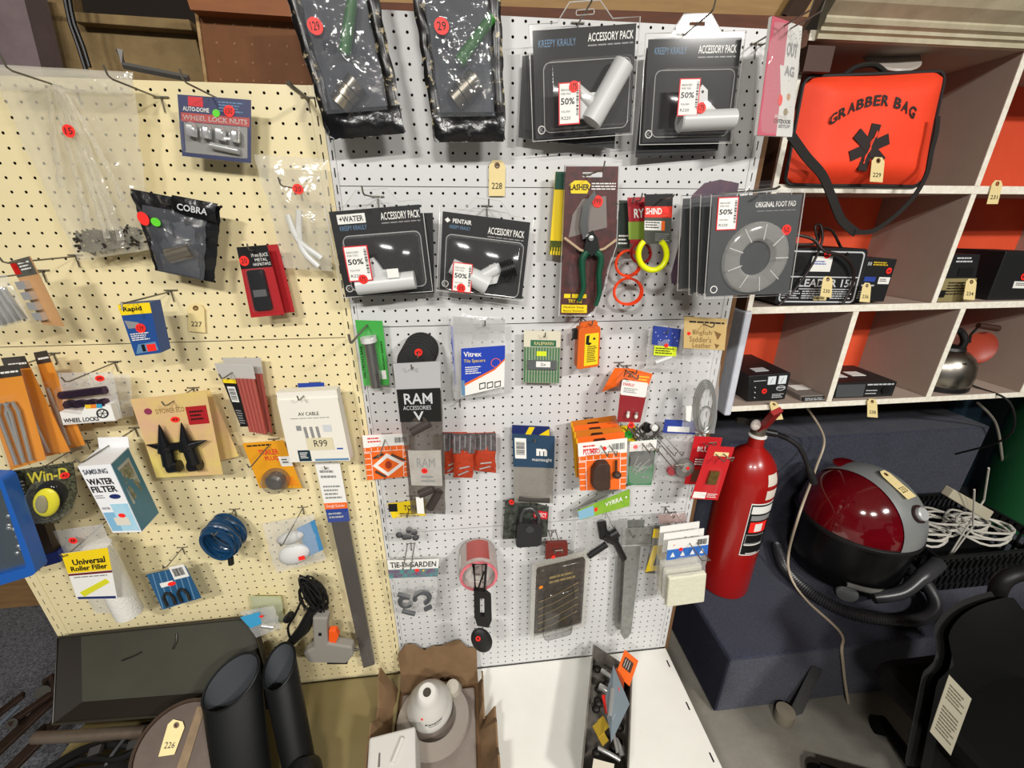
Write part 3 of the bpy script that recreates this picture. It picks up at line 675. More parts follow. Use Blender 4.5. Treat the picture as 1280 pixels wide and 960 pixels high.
kc2 = band(.5, .85); g = G(); g.ell(kc2, (.035, .05, .008), (V((math.cos(dirv), math.sin(dirv), 0)), V((-math.sin(dirv), math.cos(dirv), 0)), (kc2 - vc).normalized())); g.build('release_button', vred, pn, True)
# handle at front, wheels
for an in (-125, -40, 60): 
    wv = vc + V((.172 * math.cos(D(an)), .172 * math.sin(D(an)), .035)); G().lathe([(.034, -.012), (.036, 0), (.034, .012), (.018, .016), (.001, .016)], wv, (math.cos(D(an)), math.sin(D(an)), 0), 20).build('wheel', silver, t, True)
g = G(); g.tube(smooth([vc + V((.2 * math.cos(D(a)), .2 * math.sin(D(a)), .09 - .0 * a)) for a in (-130, -110, -90, -70, -50)]), .010, 8); g.build('lower_trim', mat('trim_grey', '#6b6a66', .4), t, True)
hp = [vc + V(q) for q in ((.17, -.06, .14), (.08, -.17, .12), (-.04, -.24, .06), (-.14, -.235, .035), (-.235, -.12, .028), (-.24, .02, .028), (-.19, .12, .028))]
hp2 = [vc + V(q) for q in ((-.235, -.1, .03), (-.2, -.22, .03), (-.08, -.27, .03), (.08, -.28, .03), (.2, -.235, .04), (.235, -.13, .06), (.17, -.10, .11), (.06, -.19, .10), (-.02, -.225, .075))]
hs = smooth([vc + V(q) for q in ((-.19, .12, .03), (-.245, 0, .03), (-.235, -.12, .03), (-.17, -.215, .03), (-.05, -.262, .03), (.08, -.27, .032), (.18, -.225, .04), (.222, -.135, .055), (.2, -.06, .07))], 30)
g = G(); g.tube(hs, [.019 + (.0028 if i % 2 else -.0008) for i in range(len(hs))], 12); g.build('hose', mat('hose_black', '#303033', .35), t, 60)
g = G(); g.tube(smooth([vc + V(q) for q in ((-.06, -.20, .07), (.03, -.215, .10), (.11, -.2, .15), (.2, -.17, .175))]), [.022] * 12 + [.026] * 7, 12); g.build('hose_end', mat('hose_black', '#303033', .35), t, True)
ft = F((1118, 591), (1126, 590), (1147, 615), (1134, 617), .02); q = band(.35, .52)
f = F.__new__(F); ca = band(.28, .60) * 1.0; cb = band(.62, .60); cc = band(.62, .36); cd_ = band(.28, .36); n3 = ((ca + cc) / 2 - vc - V((0, 0, .275)))  .normalized() * .016
f.c = [ca + n3, cb + n3, cc + n3, cd_ + n3]; f.fin(); tagcard(f, '233', 'manila stock tag lying on the silver panel of the vacuum cleaner')
# ---- loose white flex
g = G(); g.tube(smooth([at(1008, 508, .3), at(1030, 548, .36), at(1020, 585, .3), at(1000, 640, .12), atz(986, 690, BT + .12), atz(988, 720, BT + .05), atz(1008, 750, BT + .006), atz(1050, 790, BT + .006), V((1.47, -.15, BT - .01)), V((1.52, -.16, .12)), V((1.56, -.17, .01))], 8), .0045, 7)
tag(g.build('white_cable', mat('flex_cream', '#b9aa94', .5), smooth=True), 'dirty white flex trailing from the shelf down over the carpeted step', 'cable')
g = G(); g.tube(smooth([at(1222, 503, .3), at(1245, 530, .4), at(1253, 575, .4), at(1254, 600, .4)], 8), .005, 7)
tag(g.build('grey_cable', mat('flex_grey', '#8e877c', .5), smooth=True), 'grey cable hanging below the kettle at the right', 'cable')
# ---- crate with cables
c0 = V((2.24, .2, BT + .003)); t = thing('plastic_crate', 'black open plastic crate behind the vacuum cleaner', 'crate', c0)
cm = mat('crate_black', '#0e0f10', .5); hx_, hy_, hz_ = .26, .17, .17
G().box(c0.x - hx_, c0.x + hx_, c0.y - hy_, c0.y + hy_, c0.z, c0.z + .008).build('bottom', cm, t)
for ax, sg in ((0, -1), (0, 1), (1, -1), (1, 1)):
    g = G(); L = hx_ if ax else hy_
    def bx(a0, a1, z0, z1):
        if ax: g.box(c0.x + a0, c0.x + a1, c0.y + sg * hy_ - .004, c0.y + sg * hy_ + .004, c0.z + z0, c0.z + z1)
        else: g.box(c0.x + sg * hx_ - .004, c0.x + sg * hx_ + .004, c0.y + a0, c0.y + a1, c0.z + z0, c0.z + z1)
    bx(-L, L, .0, .03); bx(-L, L, .075, .1); bx(-L, L, .145, hz_)
    k = int(L * 2 / .026)
    for i in range(k + 1): a = -L + i * (2 * L) / k; bx(a - .004, a + .004, .0, hz_)
    g.build('slatted_side', cm, t)
G().loops([[(-hx_ - .01, -hy_ - .01), (hx_ + .01, -hy_ - .01), (hx_ + .01, hy_ + .01), (-hx_ - .01, hy_ + .01)], [(-hx_, -hy_), (hx_, -hy_), (hx_, hy_), (-hx_, hy_)]], lambda u, v, n: c0 + V((u, v, n)), hz_ - .004, hz_ + .006).build('rim', cm, t)
wc = mat('cable_white', '#c9c5bb', .45)
for k_, (dx, dy, dz, r0) in enumerate(((-.12, -.02, .14, .07), (.12, -.03, .15, .1), (.02, .05, .13, .09), (.14, .04, .12, .08))):
    g = G(); pts = []
    for i in range(70): a = i * .36; pts.append(c0 + V((dx + r0 * (1 + .06 * math.sin(i * 1.7)) * math.cos(a), dy + r0 * .7 * math.sin(a), dz + .0009 * i - .03 + .008 * math.sin(i * .9))))
    g.tube(pts, .0048, 6); o = g.build('cable_coil', wc, smooth=True)
    tag(o, ('coil of white cable at the left end of the black crate', 'large coil of white cable at the right end of the black crate', 'coil of white cable in the middle of the black crate', 'coil of white cable at the back of the black crate')[k_], 'cable', 'cable coils in the crate')
f = F((1193, 612), (1243, 640), (1235, 652), (1186, 622), .1); o = f.slab(0, 0, 1, 1, -.03, 0).build('junction_box', mat('box_cream', '#b7b09a', .5), bevel=.003); tag(o, 'cream plastic adapter box lying on the cables in the crate', 'adapter')
for k_, (x0, y0, x1, y1) in enumerate(((1230, 625, 1236, 585), (1216, 658, 1218, 612))):
    g = G(); q0 = at(x0, y0, .1); g.tube([V((q0.x, q0.y + .02, BT + .06)), q0, at(x1, y1, .06)], .003, 6); tag(g.build('cable_tie', wc), ('thin white rod sticking up out of the crate, farther one', 'thin white rod sticking up out of the crate, nearer one')[k_], 'rod')
g = G(); cc_ = V((2.84, .35, 0)); g.lathe([(.001, BT + .004), (.14, BT + .004), (.17, .7), (.175, .96), (.165, .96), (.13, BT + .02), (.001, BT + .02)], cc_, n=32); tag(g.build('plastic_bin', mat('bin_green', '#15502a', .5), smooth=True), 'dark green plastic bin at the right border below the shelf', 'bin')
struct('wall_blue', G().box(2.63, 4.4, .62, .65, 0, 2.4), mat('petrol_blue', '#1d3a4a', .8), 'petrol blue wall panel at the right')
# ---- bracket under the step
f = F((1016, 833), (1028, 838), (994, 912), (984, 898), (-.149, -.149, -.19, -.19)); tag(f.slab(0, 0, 1, 1, -.004, 0).build('metal_bracket', mat('galvanised', '#77777a', .4, .8)), 'galvanised flat bar leaning on the front of the carpeted step', 'metal bar')
g = G(); p = atz(978, 900, 0); g.lathe([(.001, 0), (.028, 0), (.03, .004), (.03, .05), (.001, .054)], V((p.x, p.y, .001)), n=20); tag(g.build('floor_stub', mat('foot_tan', '#8a8170', .7), smooth=True), 'round tan stub on the floor before the carpeted step', 'foot')
# ---- black office chair, lower right
ch = V((1.50, -.52, 0)); t = thing('office_chair', 'black office chair with a paper label, seen from behind at the lower right', 'chair', ch)
fk = F((1178, 818), (1305, 738), (1340, 985), (1142, 1005), (-.42, -.34, -.5, -.56))
def cb_(u, v):
    e = max(0, 1 - (2 * u - 1) ** 4) * max(0, 1 - (2 * v - 1) ** 4); k = .5 - abs(u - .5); j = .5 - abs(v - .5)
    r = max(0, .18 - k) * max(0, .18 - j) * 4
    return fk.P(u + (r if u < .5 else -r), v + (r if v < .5 else -r), .03 * e - .05 * math.sin(math.pi * u))
chm = mat('chair_black', '#050505', .7, bump=(120, .1), spec=.15)
G().sheet(cb_, 18, 18).build('backrest', chm, t, True); G().sheet(lambda u, v: cb_(u, v) + fk.n * -.03, 18, 18).build('backrest_cushion', mat('chair_fabric', '#040404', .9), t, True)
g = G(); g.tube(smooth([at(1196, 806, -.34), at(1222, 838, -.38), at(1245, 880, -.42), at(1238, 920, -.46), at(1212, 965, -.5)]), .014, 10); g.build('back_tube', mat('chair_tube', '#121212', .5, spec=.3), t, True)
g = G(); g.tube(smooth([at(1262, 800, -.3), at(1246, 760, -.3), at(1252, 728, -.3), at(1278, 716, -.3), at(1310, 720, -.3)]), .02, 10); g.build('armrest', mat('chair_tube', '#121212', .5, spec=.3), t, True)
fl = F((1186, 843), (1214, 873), (1188, 944), (1162, 914), -.56)
o = fl.slab(0, 0, 1, 1, 0, .0008).build('paper_label', mat('label_old', '#9a9482', .7), t); fl.lines(.12, .1, .88, .35, 5, mat('label_ink', '#57513f', .7), o, n=.0012); fl.lines(.12, .45, .88, .9, 8, mat('label_ink', '#57513f', .7), o, n=.0012)
G().lathe([(.03, .1), (.03, .42), (.001, .42)], ch, n=14).build('gas_column', dsteel, t, True)
g = G(); g.box(ch.x - .16, ch.x + .2, ch.y - .2, ch.y + .2, .421, .5); g.build('seat', chm, t, bevel=.03)
for k_ in range(5):
    a = k_ * 2 * math.pi / 5; e = ch + V((.28 * math.cos(a), .28 * math.sin(a), .06)); g = G(); g.tube([ch + V((0, 0, .12)), e], [.025, .016], 8); o = g.build('base_leg', chm, t, True)
    G().lathe([(.001, -.012), (.028, -.012), (.028, .012), (.001, .012)], e + V((0, 0, -.031)), (-math.sin(a), math.cos(a), 0), 14).build('castor', chm, o, True)

# ---- second black chair, added unseen past the right border to shade the step
c2 = V((2.2, -.70, 0)); t = thing('office_chair', 'second black office chair, unseen, tall backrest added to shade the step', 'chair', c2, 'black office chairs'); bpy.data.objects['office_chair']['group'] = 'black office chairs'
def back2(sg):
    def fn(u, v):
        e = max(0, 1 - (2 * u - 1) ** 4) * max(0, 1 - (2 * v - 1) ** 4); x = (u - .5) * .56 * (1 - .12 * max(0, v - .5)); return c2 + V((x, -.16 - .06 * v + .5 * x * x + sg * .03 * e, .52 + .68 * v))
    return fn
g = G(); g.sheet(back2(1), 14, 14); g.sheet(back2(-1), 14, 14); g.build('backrest', chm, t, True)
G().box(c2.x - .24, c2.x + .24, c2.y - .14, c2.y + .3, .43, .5).build('seat', chm, t, bevel=.03)
for sx in (-1, 1):
    g = G(); g.tube(smooth([c2 + V((sx * .25, -.12, .5)), c2 + V((sx * .28, -.14, .68)), c2 + V((sx * .28, .0, .71)), c2 + V((sx * .28, .16, .69)), c2 + V((sx * .26, .18, .5))]), .018, 10); g.build('armrest', mat('chair_tube', '#121212', .5, spec=.3), t, True)
G().lathe([(.03, .1), (.03, .43), (.001, .43)], c2, n=14).build('gas_column', dsteel, t, True)
for k_ in range(5):
    a = k_ * 2 * math.pi / 5 + .3; e = c2 + V((.28 * math.cos(a), .28 * math.sin(a), .06)); g = G(); g.tube([c2 + V((0, 0, .12)), e], [.025, .016], 8); o = g.build('base_leg', chm, t, True)
    G().lathe([(.001, -.012), (.028, -.012), (.028, .012), (.001, .012)], e + V((0, 0, -.031)), (-math.sin(a), math.cos(a), 0), 14).build('castor', chm, o, True)
# ================================================================ goods on the white pegboard
def pack(name, label, cat, pts, Y, card=None, out=None, th=.0008, group=None, part='card', holes=()):
    f = F(*pts, Y); t = thing(name, label, cat, f.P(.5, .5), group)
    if card: (f.poly(out, 0, th, holes=holes) if out else f.slab(0, 0, 1, 1, 0, th)).build(part, card, t)
    return f, t
pale = mat('print_pale_blue', '#5f86a8', .5); rimr = mat('label_red', '#d6202c', .5); palew = mat('fitting_white', '#c9cbca', .35)
def price_label(f, t, u0, v0, u1, v1, pct='50%', n=.0014):
    o = f.slab(u0, v0, u1, v1, n, n + .0006).build('price_label', rimr, t); du, dv = (u1 - u0), (v1 - v0); m = n + .0007
    f.slab(u0 + .05 * du, v0 + .03 * dv, u1 - .05 * du, v1 - .03 * dv, m, m + .0003).build('label_face', white, o)
    f.text(pct, u0 + .1 * du, v0 + .36 * dv, u0 + .74 * du, v0 + .52 * dv, black, o, m + .0006, bold=.02)
    f.text('REDUCED', u0 + .12 * du, v0 + .15 * dv, u0 + .6 * du, v0 + .2 * dv, ink, o, m + .0006); f.text('FOR YOU', u0 + .12 * du, v0 + .24 * dv, u0 + .56 * du, v0 + .29 * dv, ink, o, m + .0006)
    f.text('YOU PAY', u0 + .12 * du, v0 + .66 * dv, u0 + .55 * du, v0 + .71 * dv, ink, o, m + .0006); f.text('R220', u0 + .12 * du, v0 + .8 * dv, u0 + .55 * du, v0 + .88 * dv, black, o, m + .0006)
    f.bars(u0 + .82 * du, v0 + .1 * dv, u0 + .93 * du, v0 + .8 * dv, 9, black, o, n=m + .0006, vert=False); return o
TAB = [(.0, 0), (.25, 0), (.36, -.15), (.63, -.15), (.75, 0), (1, 0), (1, 1), (0, 1)]
def accessory(label, pts, Y, kind, lab, stk, stxt, brand=None, tab=TAB, kreepy=(.08, .13, .42, .19), acc=(.53, .1, .95, .17), bl=(.12, .32, .94, .93)):
    f, t = pack('accessory_pack', label, 'accessory pack', pts, Y, dgrey, [(.03, .05), (.97, .05), (.98, .98), (.03, .98)], group='swimming pool accessory packs')
    f.poly(tab, .0009, .0013, holes=[f.rrect(.42, -.085, .58, -.045, .0025, 3)]).build('clear_shell', clear, t); f.tube([(u, v, .001) for u, v in tab], .0011, 5, True).build('shell_edge', shell_edge, t, True); f.tube([(u, v, .001) for u, v in f.rrect(.42, -.085, .58, -.045, .0025, 3)], .0008, 5, True).build('slot_edge', shell_edge, t, True); f.tube([(u, v, .0012) for u, v in f.rrect(*bl, .012)], .0009, 5, True).build('blister_edge', shell_edge, t, True)
    n = .0009
    if kreepy: f.text('KREEPY KRAULY', *kreepy, pale, t, n)
    f.text('ACCESSORY PACK', *acc, white, t, n, bold=.012); f.lines(acc[0], acc[3] + .025, acc[2], acc[3] + .045, 1, grey, t, n=n, ragged=0, thick=.6)
    f.poly(f.circ(.09, .9, .0075, 18), n - .0002, n + .0003, holes=[f.circ(.09, .9, .006, 18)]).build('round_logo', white, t); f.text('K', .07, .88, .11, .92, grey, t, n)
    if brand == 'water':
        o = f.slab(.1, .09, .39, .19, n - .0001, n + .0001).build('brand_panel', white, t); f.text('+WATER', .12, .11, .37, .17, black, o, n + .0004, bold=.02)
    if brand == 'pentair':
        f.text('PENTAIR', .14, .115, .34, .165, white, t, n, bold=.02); f.poly([(.085, .11), (.115, .14), (.085, .17), (.055, .14)], n - .0002, n + .0001).build('diamond_logo', white, t)
    g = G(); r = f.w * .085
    if kind == 'y':
        f.rod(.55, .88, .84, .40, r * 1.15, r * 1.2, 20, g); f.rod(.62, .77, .40, .56, r * .75, r * 1.0, 16, g, r * .5); f.slab(.42, .62, .66, .84, r * .6, r * 1.2, g)
    elif kind == 't':
        f.rod(.36, .8, .93, .79, r * 1.1, r * 1.15, 20, g); f.rod(.37, .8, .372, .8, r * 1.2, r * 1.15, 20, g)
        f.poly([(.42, .74), (.50, .55), (.55, .48), (.61, .53), (.62, .62), (.74, .72), (.74, .8), (.42, .8)], r * .7, r * 1.5, holes=[f.circ(.56, .545, .0028, 10)], g=g)
    elif kind == 't2':
        f.rod(.2, .865, .83, .84, r * 1.15, r * 1.15, 20, g); f.poly([(.24, .78), (.36, .58), (.42, .56), (.46, .62), (.50, .70), (.62, .72), (.68, .8), (.3, .82)], r * .7, r * 1.5, holes=[f.circ(.41, .62, .003, 10)], g=g)
    else:
        f.rod(.15, .66, .56, .84, r * .95, r * 1.1, 18, g, r * 1.35); f.rod(.45, .78, .66, .62, r * .8, r * 1.1, 14, g, r * .8); f.poly([(.4, .66), (.52, .72), (.56, .6), (.66, .56), (.7, .62), (.66, .8), (.5, .86), (.38, .8)], r * .6, r * 1.4, holes=[f.circ(.61, .64, .003, 10)], g=g)
        o = G()
        for i in range(12): f.rod(.70 + .012 * i, .655 - .006 * i, .706 + .012 * i, .652 - .006 * i, r * (1.28 if i % 2 else 1.12), r * 1.2, 18, o)
        o.build('ridged_cap', bplast, t, 50)
    g.build('pipe_fitting', palew, t, 45)
    f.blister(*bl, .034, .012).build('blister', clear, t, 50)
    price_label(f, t, *lab, n=.0366); sticker(f, *stk, .0095, t, stxt, n=.0382)
    return f, t
KB1 = ((653, 70), (775, 60), (768, 186), (648, 172))
f0, t0 = pack('accessory_pack', 'charcoal accessory pack hidden behind the upper left pool pack, corner showing', 'accessory pack', KB1, -.03, dgrey, group='swimming pool accessory packs'); f0.blister(.04, .3, .5, .9, .012).build('blister', clear, t0, 50); f0.slab(-.02, -.02, 1.02, 1.02, .0009, .0012).build('clear_shell', clear, t0)
f1, _ = accessory('charcoal Kreepy Krauly accessory pack with slanted white pipe, above the pruning shears', ((661, 31), (800, 21), (790, 168), (666, 177)), -.055, 'y', (.22, .54, .42, .9), (.36, .58), '175')
hookf(f1, .5, -.065, 'carrying the upper left charcoal pool pack', .05)
f0, t0 = pack('accessory_pack', 'charcoal accessory pack behind the upper right pool pack, lower edge showing', 'accessory pack', ((808, 60), (915, 58), (897, 188), (794, 197)), -.03, dgrey, group='swimming pool accessory packs'); f0.slab(-.02, -.02, 1.02, 1.02, .0009, .0012).build('clear_shell', clear, t0)
f2, _ = accessory('charcoal Kreepy Krauly accessory pack with level white pipe, top right of the pegboard', ((807, 42), (932, 39), (914, 179), (799, 181)), -.055, 't', (.29, .44, .50, .77), (.53, .70), '175', kreepy=(.1, .12, .42, .18), acc=(.54, .11, .93, .18))
hookf(f2, .5, -.065, 'carrying the upper right charcoal pool pack', .06)
f0, t0 = pack('accessory_pack', 'charcoal accessory pack behind the WATER pool pack, right edge showing', 'accessory pack', ((425, 268), (541, 266), (543, 366), (432, 372)), -.03, dgrey, group='swimming pool accessory packs'); f0.slab(-.02, -.02, 1.02, 1.02, .0009, .0012).build('clear_shell', clear, t0)
f3, _ = accessory('charcoal accessory pack headed WATER with lying white pipe', ((406, 259), (527, 249), (541, 364), (429, 372)), -.06, 't2', (.15, .42, .40, .8), (.30, .78), '175', 'water', kreepy=(.11, .21, .39, .26), acc=(.55, .1, .96, .18), tab=[(.0, 0), (.2, 0), (.34, -.14), (.66, -.14), (.76, 0), (1, 0), (1, 1), (0, 1)])
f3.slab(.56, .69, .68, .79, .037, .039).build('blank_sticker', white, _)
hookf(f3, .5, -.065, 'carrying the WATER pool pack', .09)
f4, _ = accessory('charcoal accessory pack headed PENTAIR with ridged black cap, tilted to the right', ((550, 258), (667, 273), (654, 376), (546, 363)), -.045, 'p', (.17, .60, .38, .95), (.27, .9), '35', 'pentair', kreepy=(.11, .19, .33, .23), acc=(.52, .16, .92, .24), bl=(.08, .30, .93, .97))
hookf(f4, .5, -.065, 'carrying the PENTAIR pool pack', .03)
# foot pads
fpm = mat('footpad_card', '#46484a', .4, noise=(30, .3), col2='#3f4143'); ringm = film('footpad_clear', .2, '#c9c9c4', .12)
base = ((889, 243), (1006, 238), (987, 369), (880, 373))
labs = ('charcoal ORIGINAL FOOT PAD pack at the front of its row', 'second charcoal foot pad pack, just behind the front one', 'third charcoal foot pad pack, edge showing behind the second', 'last charcoal foot pad pack, edge showing before the purple one')
ff = F(*base, -.215)
for k in range(4):
    f = ff.shift(-.004 * k, .03 * k, .002 * (k % 2), .02 * (k % 3))
    t = thing('foot_pad_pack', labs[k], 'foot pad pack', f.o, 'foot pad packs on one hook')
    f.slab(.02, .03, .98, .98, 0, .0008).build('card', fpm, t); f.slab(0, 0, 1, 1, .0009, .0012).build('clear_shell', clear, t); f.tube([(0, 0, .001), (1, 0, .001), (1, 1, .001), (0, 1, .001)], .0011, 5, True).build('shell_edge', shell_edge, t, True)
    g = G(); g.lathe([(.067, .001), (.065, .008), (.057, .013), (.038, .012), (.033, .006), (.032, .002)], f.P(.53, .61), f.n, 40, ring=True); g.build('foot_pad_ring', ringm, t, True)
    if k == 0:
        f.tube([(.30, .06, 0), (.40, -.06, 0), (.62, -.06, 0), (.72, .05, 0)], .0015, 5).build('tab_edge', clear, t)
        f.poly([(.3, 0), (.4, -.1), (.68, -.1), (.76, 0)], .0009, .0013).build('hang_tab', clear, t)
        f.text('ORIGINAL FOOT PAD', .48, .085, .92, .135, white, t, .0009, bold=.012); f.lines(.5, .165, .92, .18, 1, grey, t, n=.0016, ragged=0)
        price_label(f, t, .07, .03, .29, .33); sticker(f, .85, .35, .0095, t, '50'); f.poly(f.circ(.1, .91, .0075, 18), .0009, .0015, holes=[f.circ(.1, .91, .006, 18)]).build('round_logo', white, t)
        g = G()
        for q in range(9): a = q * 2 * math.pi / 9; g.tube([f.P(.53 + .035 / f.w * math.cos(a), .61 + .035 / f.h * math.sin(a), .0135), f.P(.53 + .063 / f.w * math.cos(a), .61 + .063 / f.h * math.sin(a), .011)], .001, 5)
        g.build('ring_ribs', shell_edge, t)
p = ff.P(.55, -.02); hook(p.x, p.z, .26, 'carrying the row of foot pad packs', tip=.004, thin=.0022)
f, t = pack('foot_pad_pack', 'purple and brown foot pad pack with rounded clear shell, nearest the pegboard', 'foot pad pack', ((862, 228), (925, 222), (900, 352), (836, 355)), -.09, mat('footpad_purple', '#6a4a52', .4, noise=(20, .25), col2='#3d2f4a'), group='foot pad packs on one hook', out=[(.1, .12), (.3, .02), (.6, .0), (1, .05), (1, .98), (.05, 1), (0, .9)])
f.poly([(.0, .14), (.2, -.02), (.5, -.05), (1.02, 0), (1.03, 1.0), (.02, 1.04), (-.06, .95)], .001, .0014).build('clear_shell', clear, t)
g = G(); g.lathe([(.058, .001), (.054, .008), (.04, .012), (.03, .004)], f.P(.55, .55), f.n, 36, ring=True); g.build('foot_pad_ring', ringm, t, True)
# pruning shears
f, t = pack('pruning_shears_pack', 'pruning shears with dark green handles on a red card', 'shears pack', ((707, 208), (773, 208), (766, 394), (700, 393)), -.06, mat('lasher_card', '#5d1f1c', .45, noise=(55, .18), col2='#2a0d0c'), [(0, 0), (1, 0), (1, .5), (.86, .66), (.8, .8), (.62, .97), (.5, 1), (0, 1)], holes=[F((707, 208), (773, 208), (766, 394), (700, 393), -.06).rrect(.32, .035, .70, .065, .002, 3)])
LS = [(-.02, -.005), (1.02, -.005), (1.02, .5), (.88, .67), (.82, .81), (.64, .98), (.52, 1.01), (-.02, 1.01)]; f.poly(LS, .0009, .0012).build('clear_shell', clear, t); f.tube([(u, v, .001) for u, v in LS], .001, 5, True).build('shell_edge', shell_edge, t, True)
o = f.poly([(.08, .11), (.18, .085), (.4, .085), (.48, .11), (.42, .165), (.12, .165)], .0009, .0014).build('logo_badge', yellow, t); f.text('LASHER', .09, .107, .46, .145, black, o, .0017, bold=.03)
f.lines(.5, .1, .96, .15, 3, white, t, n=.0016, ragged=0); f.slab(.02, .925, .50, .985, .0009, .0014).build('yellow_panel', yellow, t); f.text('TRY ME', .14, .885, .4, .91, yellow, t, .0014, bold=.02); f.text('Medium Duty', .06, .935, .44, .955, black, t, .002); f.text('Bypass Secateurs', .06, .962, .44, .98, black, t, .002)
for i in range(3): f.slab(.06 + .15 * i, .845, .18 + .15 * i, .875, .0009, .0014).build('icon_box', yellow, t)
f.poly([(.52, .15), (.32, .24), (.28, .36), (.34, .46), (.44, .44), (.42, .34), (.44, .24), (.56, .18)], .012, .016).build('curved_blade', mat('blade_steel', '#c4c5c2', .22, 1), t)
f.poly([(.34, .2), (.78, .18), (.82, .38), (.6, .4), (.1, .45), (.16, .3)], .0014, .002).build('blade_sleeve', mat('sleeve_grey', '#7c7470', .5), t)
f.poly([(.4, .44), (.5, .4), (.6, .45), (.64, .52), (.5, .57), (.36, .52)], .016, .022).build('pivot_head', mat('pivot_dark', '#2c2f2e', .4, .6), t); g = G(); g.lathe([(.0055, 0), (.0055, .004), (.001, .005)], f.P(.47, .45, .022), f.n, 14); g.build('pivot_bolt', steel, t, True)
hg = mat('handle_green', '#0c4a34', .4)
for pts in ([(.42, .54, .016), (.34, .6, .016), (.36, .7, .016), (.38, .8, .016), (.30, .89, .016)], [(.58, .54, .018), (.68, .58, .018), (.66, .7, .018), (.68, .82, .018), (.62, .92, .018)]):
    q = smooth([f.P(*p) for p in pts]); g = G(); g.tube(q, [.0085 - .0035 * i / len(q) for i in range(len(q))], 10); g.build('handle', hg, t, True)
f.tube([(.0, .45, .012), (.3, .53, .015), (.5, .55, .016), (.75, .52, .014), (.98, .46, .012)], .003, 6).build('spring_strap', mat('strap_tan', '#b8a184', .5), t, True)
f.poly(f.circ(.22, .72, .012, 16, .034), .002, .008).build('clear_bulge', clear, t)
sticker(f, .62, .215, .012, t, '199', n=.003); hookf(f, .52, .04, 'carrying the pruning shears pack', .075)
# brush card behind
f, t = pack('paint_brush', 'narrow yellow and green brush behind the pruning shears', 'brush', ((694, 215), (706, 215), (702, 319), (686, 318)), -.03, yellow, th=.006, part='brush_body')
f.slab(0, 0, 1, .2, .006, .0075).build('green_cap', hg, t); g = G()
for i in range(14): f.tube([(.02 + .07 * i, .82, .006), (.02 + .07 * i, 1.0 - .05 * (i % 3), .006)], .0009, 4, g=g)
g.build('bristles', hg, t); 
# trimmer lines
def ringpts(f, u, v, r, a0=0, a1=360, n=28, nn=0, ry=None): return [f.P(u + r / f.w * math.cos(D(a0 + (a1 - a0) * i / n)), v + (ry or r) / f.h * math.sin(D(a0 + (a1 - a0) * i / n)), nn) for i in range(n + 1)]
f, t = pack('trimmer_line', 'double coil of orange trimmer line under a dark card', 'trimmer line', ((774, 251), (803, 251), (800, 385), (762, 385)), -.05, None)
f.slab(.05, 0, .55, .42, -.004, 0).build('card', mat('card_dkgreen', '#25312a', .5), t); f.lines(.1, .3, .5, .4, 3, white, t)
og = mat('line_orange', '#ff4a1c', .3); g = G()
for k in range(4): g.tube(ringpts(f, .5, .56, .027 + .0022 * (k % 2), n=26, nn=.003 * k)[:-1], .0017, 6, True); g.tube(ringpts(f, .55, .83, .029 + .0022 * (k % 2), n=26, nn=.003 * k)[:-1], .0017, 6, True)
g.build('orange_coil', og, t, True); hookf(f, .4, .03, 'carrying the orange trimmer line')
f, t = pack('trimmer_line', 'coil of dark red trimmer line on a red and green card', 'trimmer line', ((784, 247), (806, 246), (810, 338), (786, 338)), -.07, None)
f.poly([(0, 0), (1, 0), (.95, .62), (.1, .62)], 0, .0008).build('card', mat('card_red', '#a3202a', .45), t); f.slab(.02, .32, .97, .56, .0009, .0012).build('green_field', mat('card_lime', '#7f9a35', .5), t); f.text('RY', .35, .15, .9, .27, white, t, bold=.02)
g = G()
for k in range(3): g.tube(ringpts(f, .6, .75, .021 + .002 * (k % 2), n=24, nn=.004 + .003 * k)[:-1], .0018, 6, True)
g.build('red_coil', mat('line_red', '#8d1418', .3), t, True); hookf(f, .5, .05, 'carrying the red trimmer line')
f, t = pack('trimmer_line', 'thick neon yellow trimmer line bent open under a grey card', 'trimmer line', ((806, 243), (841, 242), (838, 306), (805, 304)), -.10, mat('card_greygreen', '#4a4d45', .5))
f.slab(0, 0, 1, .24, .0009, .0012).build('black_band', black, t); f.slab(0, .24, 1, .46, .0009, .0012).build('red_band', mat('band_red', '#e2331f', .5), t); f.text('SHIND', .04, .27, .62, .40, white, t, .0015, bold=.03); sticker(f, .78, .33, .006, t); f.slab(.0, .53, .62, .72, .0009, .0012).build('text_panel', white, t); f.lines(.03, .55, .6, .7, 3, black, t, n=.0016); f.slab(.62, .53, .75, .72, .0009, .0012).build('orange_field', orange, t); f.lines(.4, .78, .98, .95, 4, grey, t, n=.0014)
q = F((791, 294), (841, 294), (841, 344), (791, 344), -.115); g = G(); pp = ringpts(q, .49, .47, .0315, -52, 232, 30, 0, .033); g.tube(pp, .0062, 12); g.build('yellow_line', mat('line_neon', '#e8f000', .3), t, True)
p = f.P(.6, .1); hook(p.x, p.z, .155, 'carrying the yellow trimmer line', tip=.006)
# manila tag 228
tagcard(F((611, 200), (632, 201), (631, 245), (611, 245), -.006), '228', 'manila stock tag numbered 228 on the white pegboard')
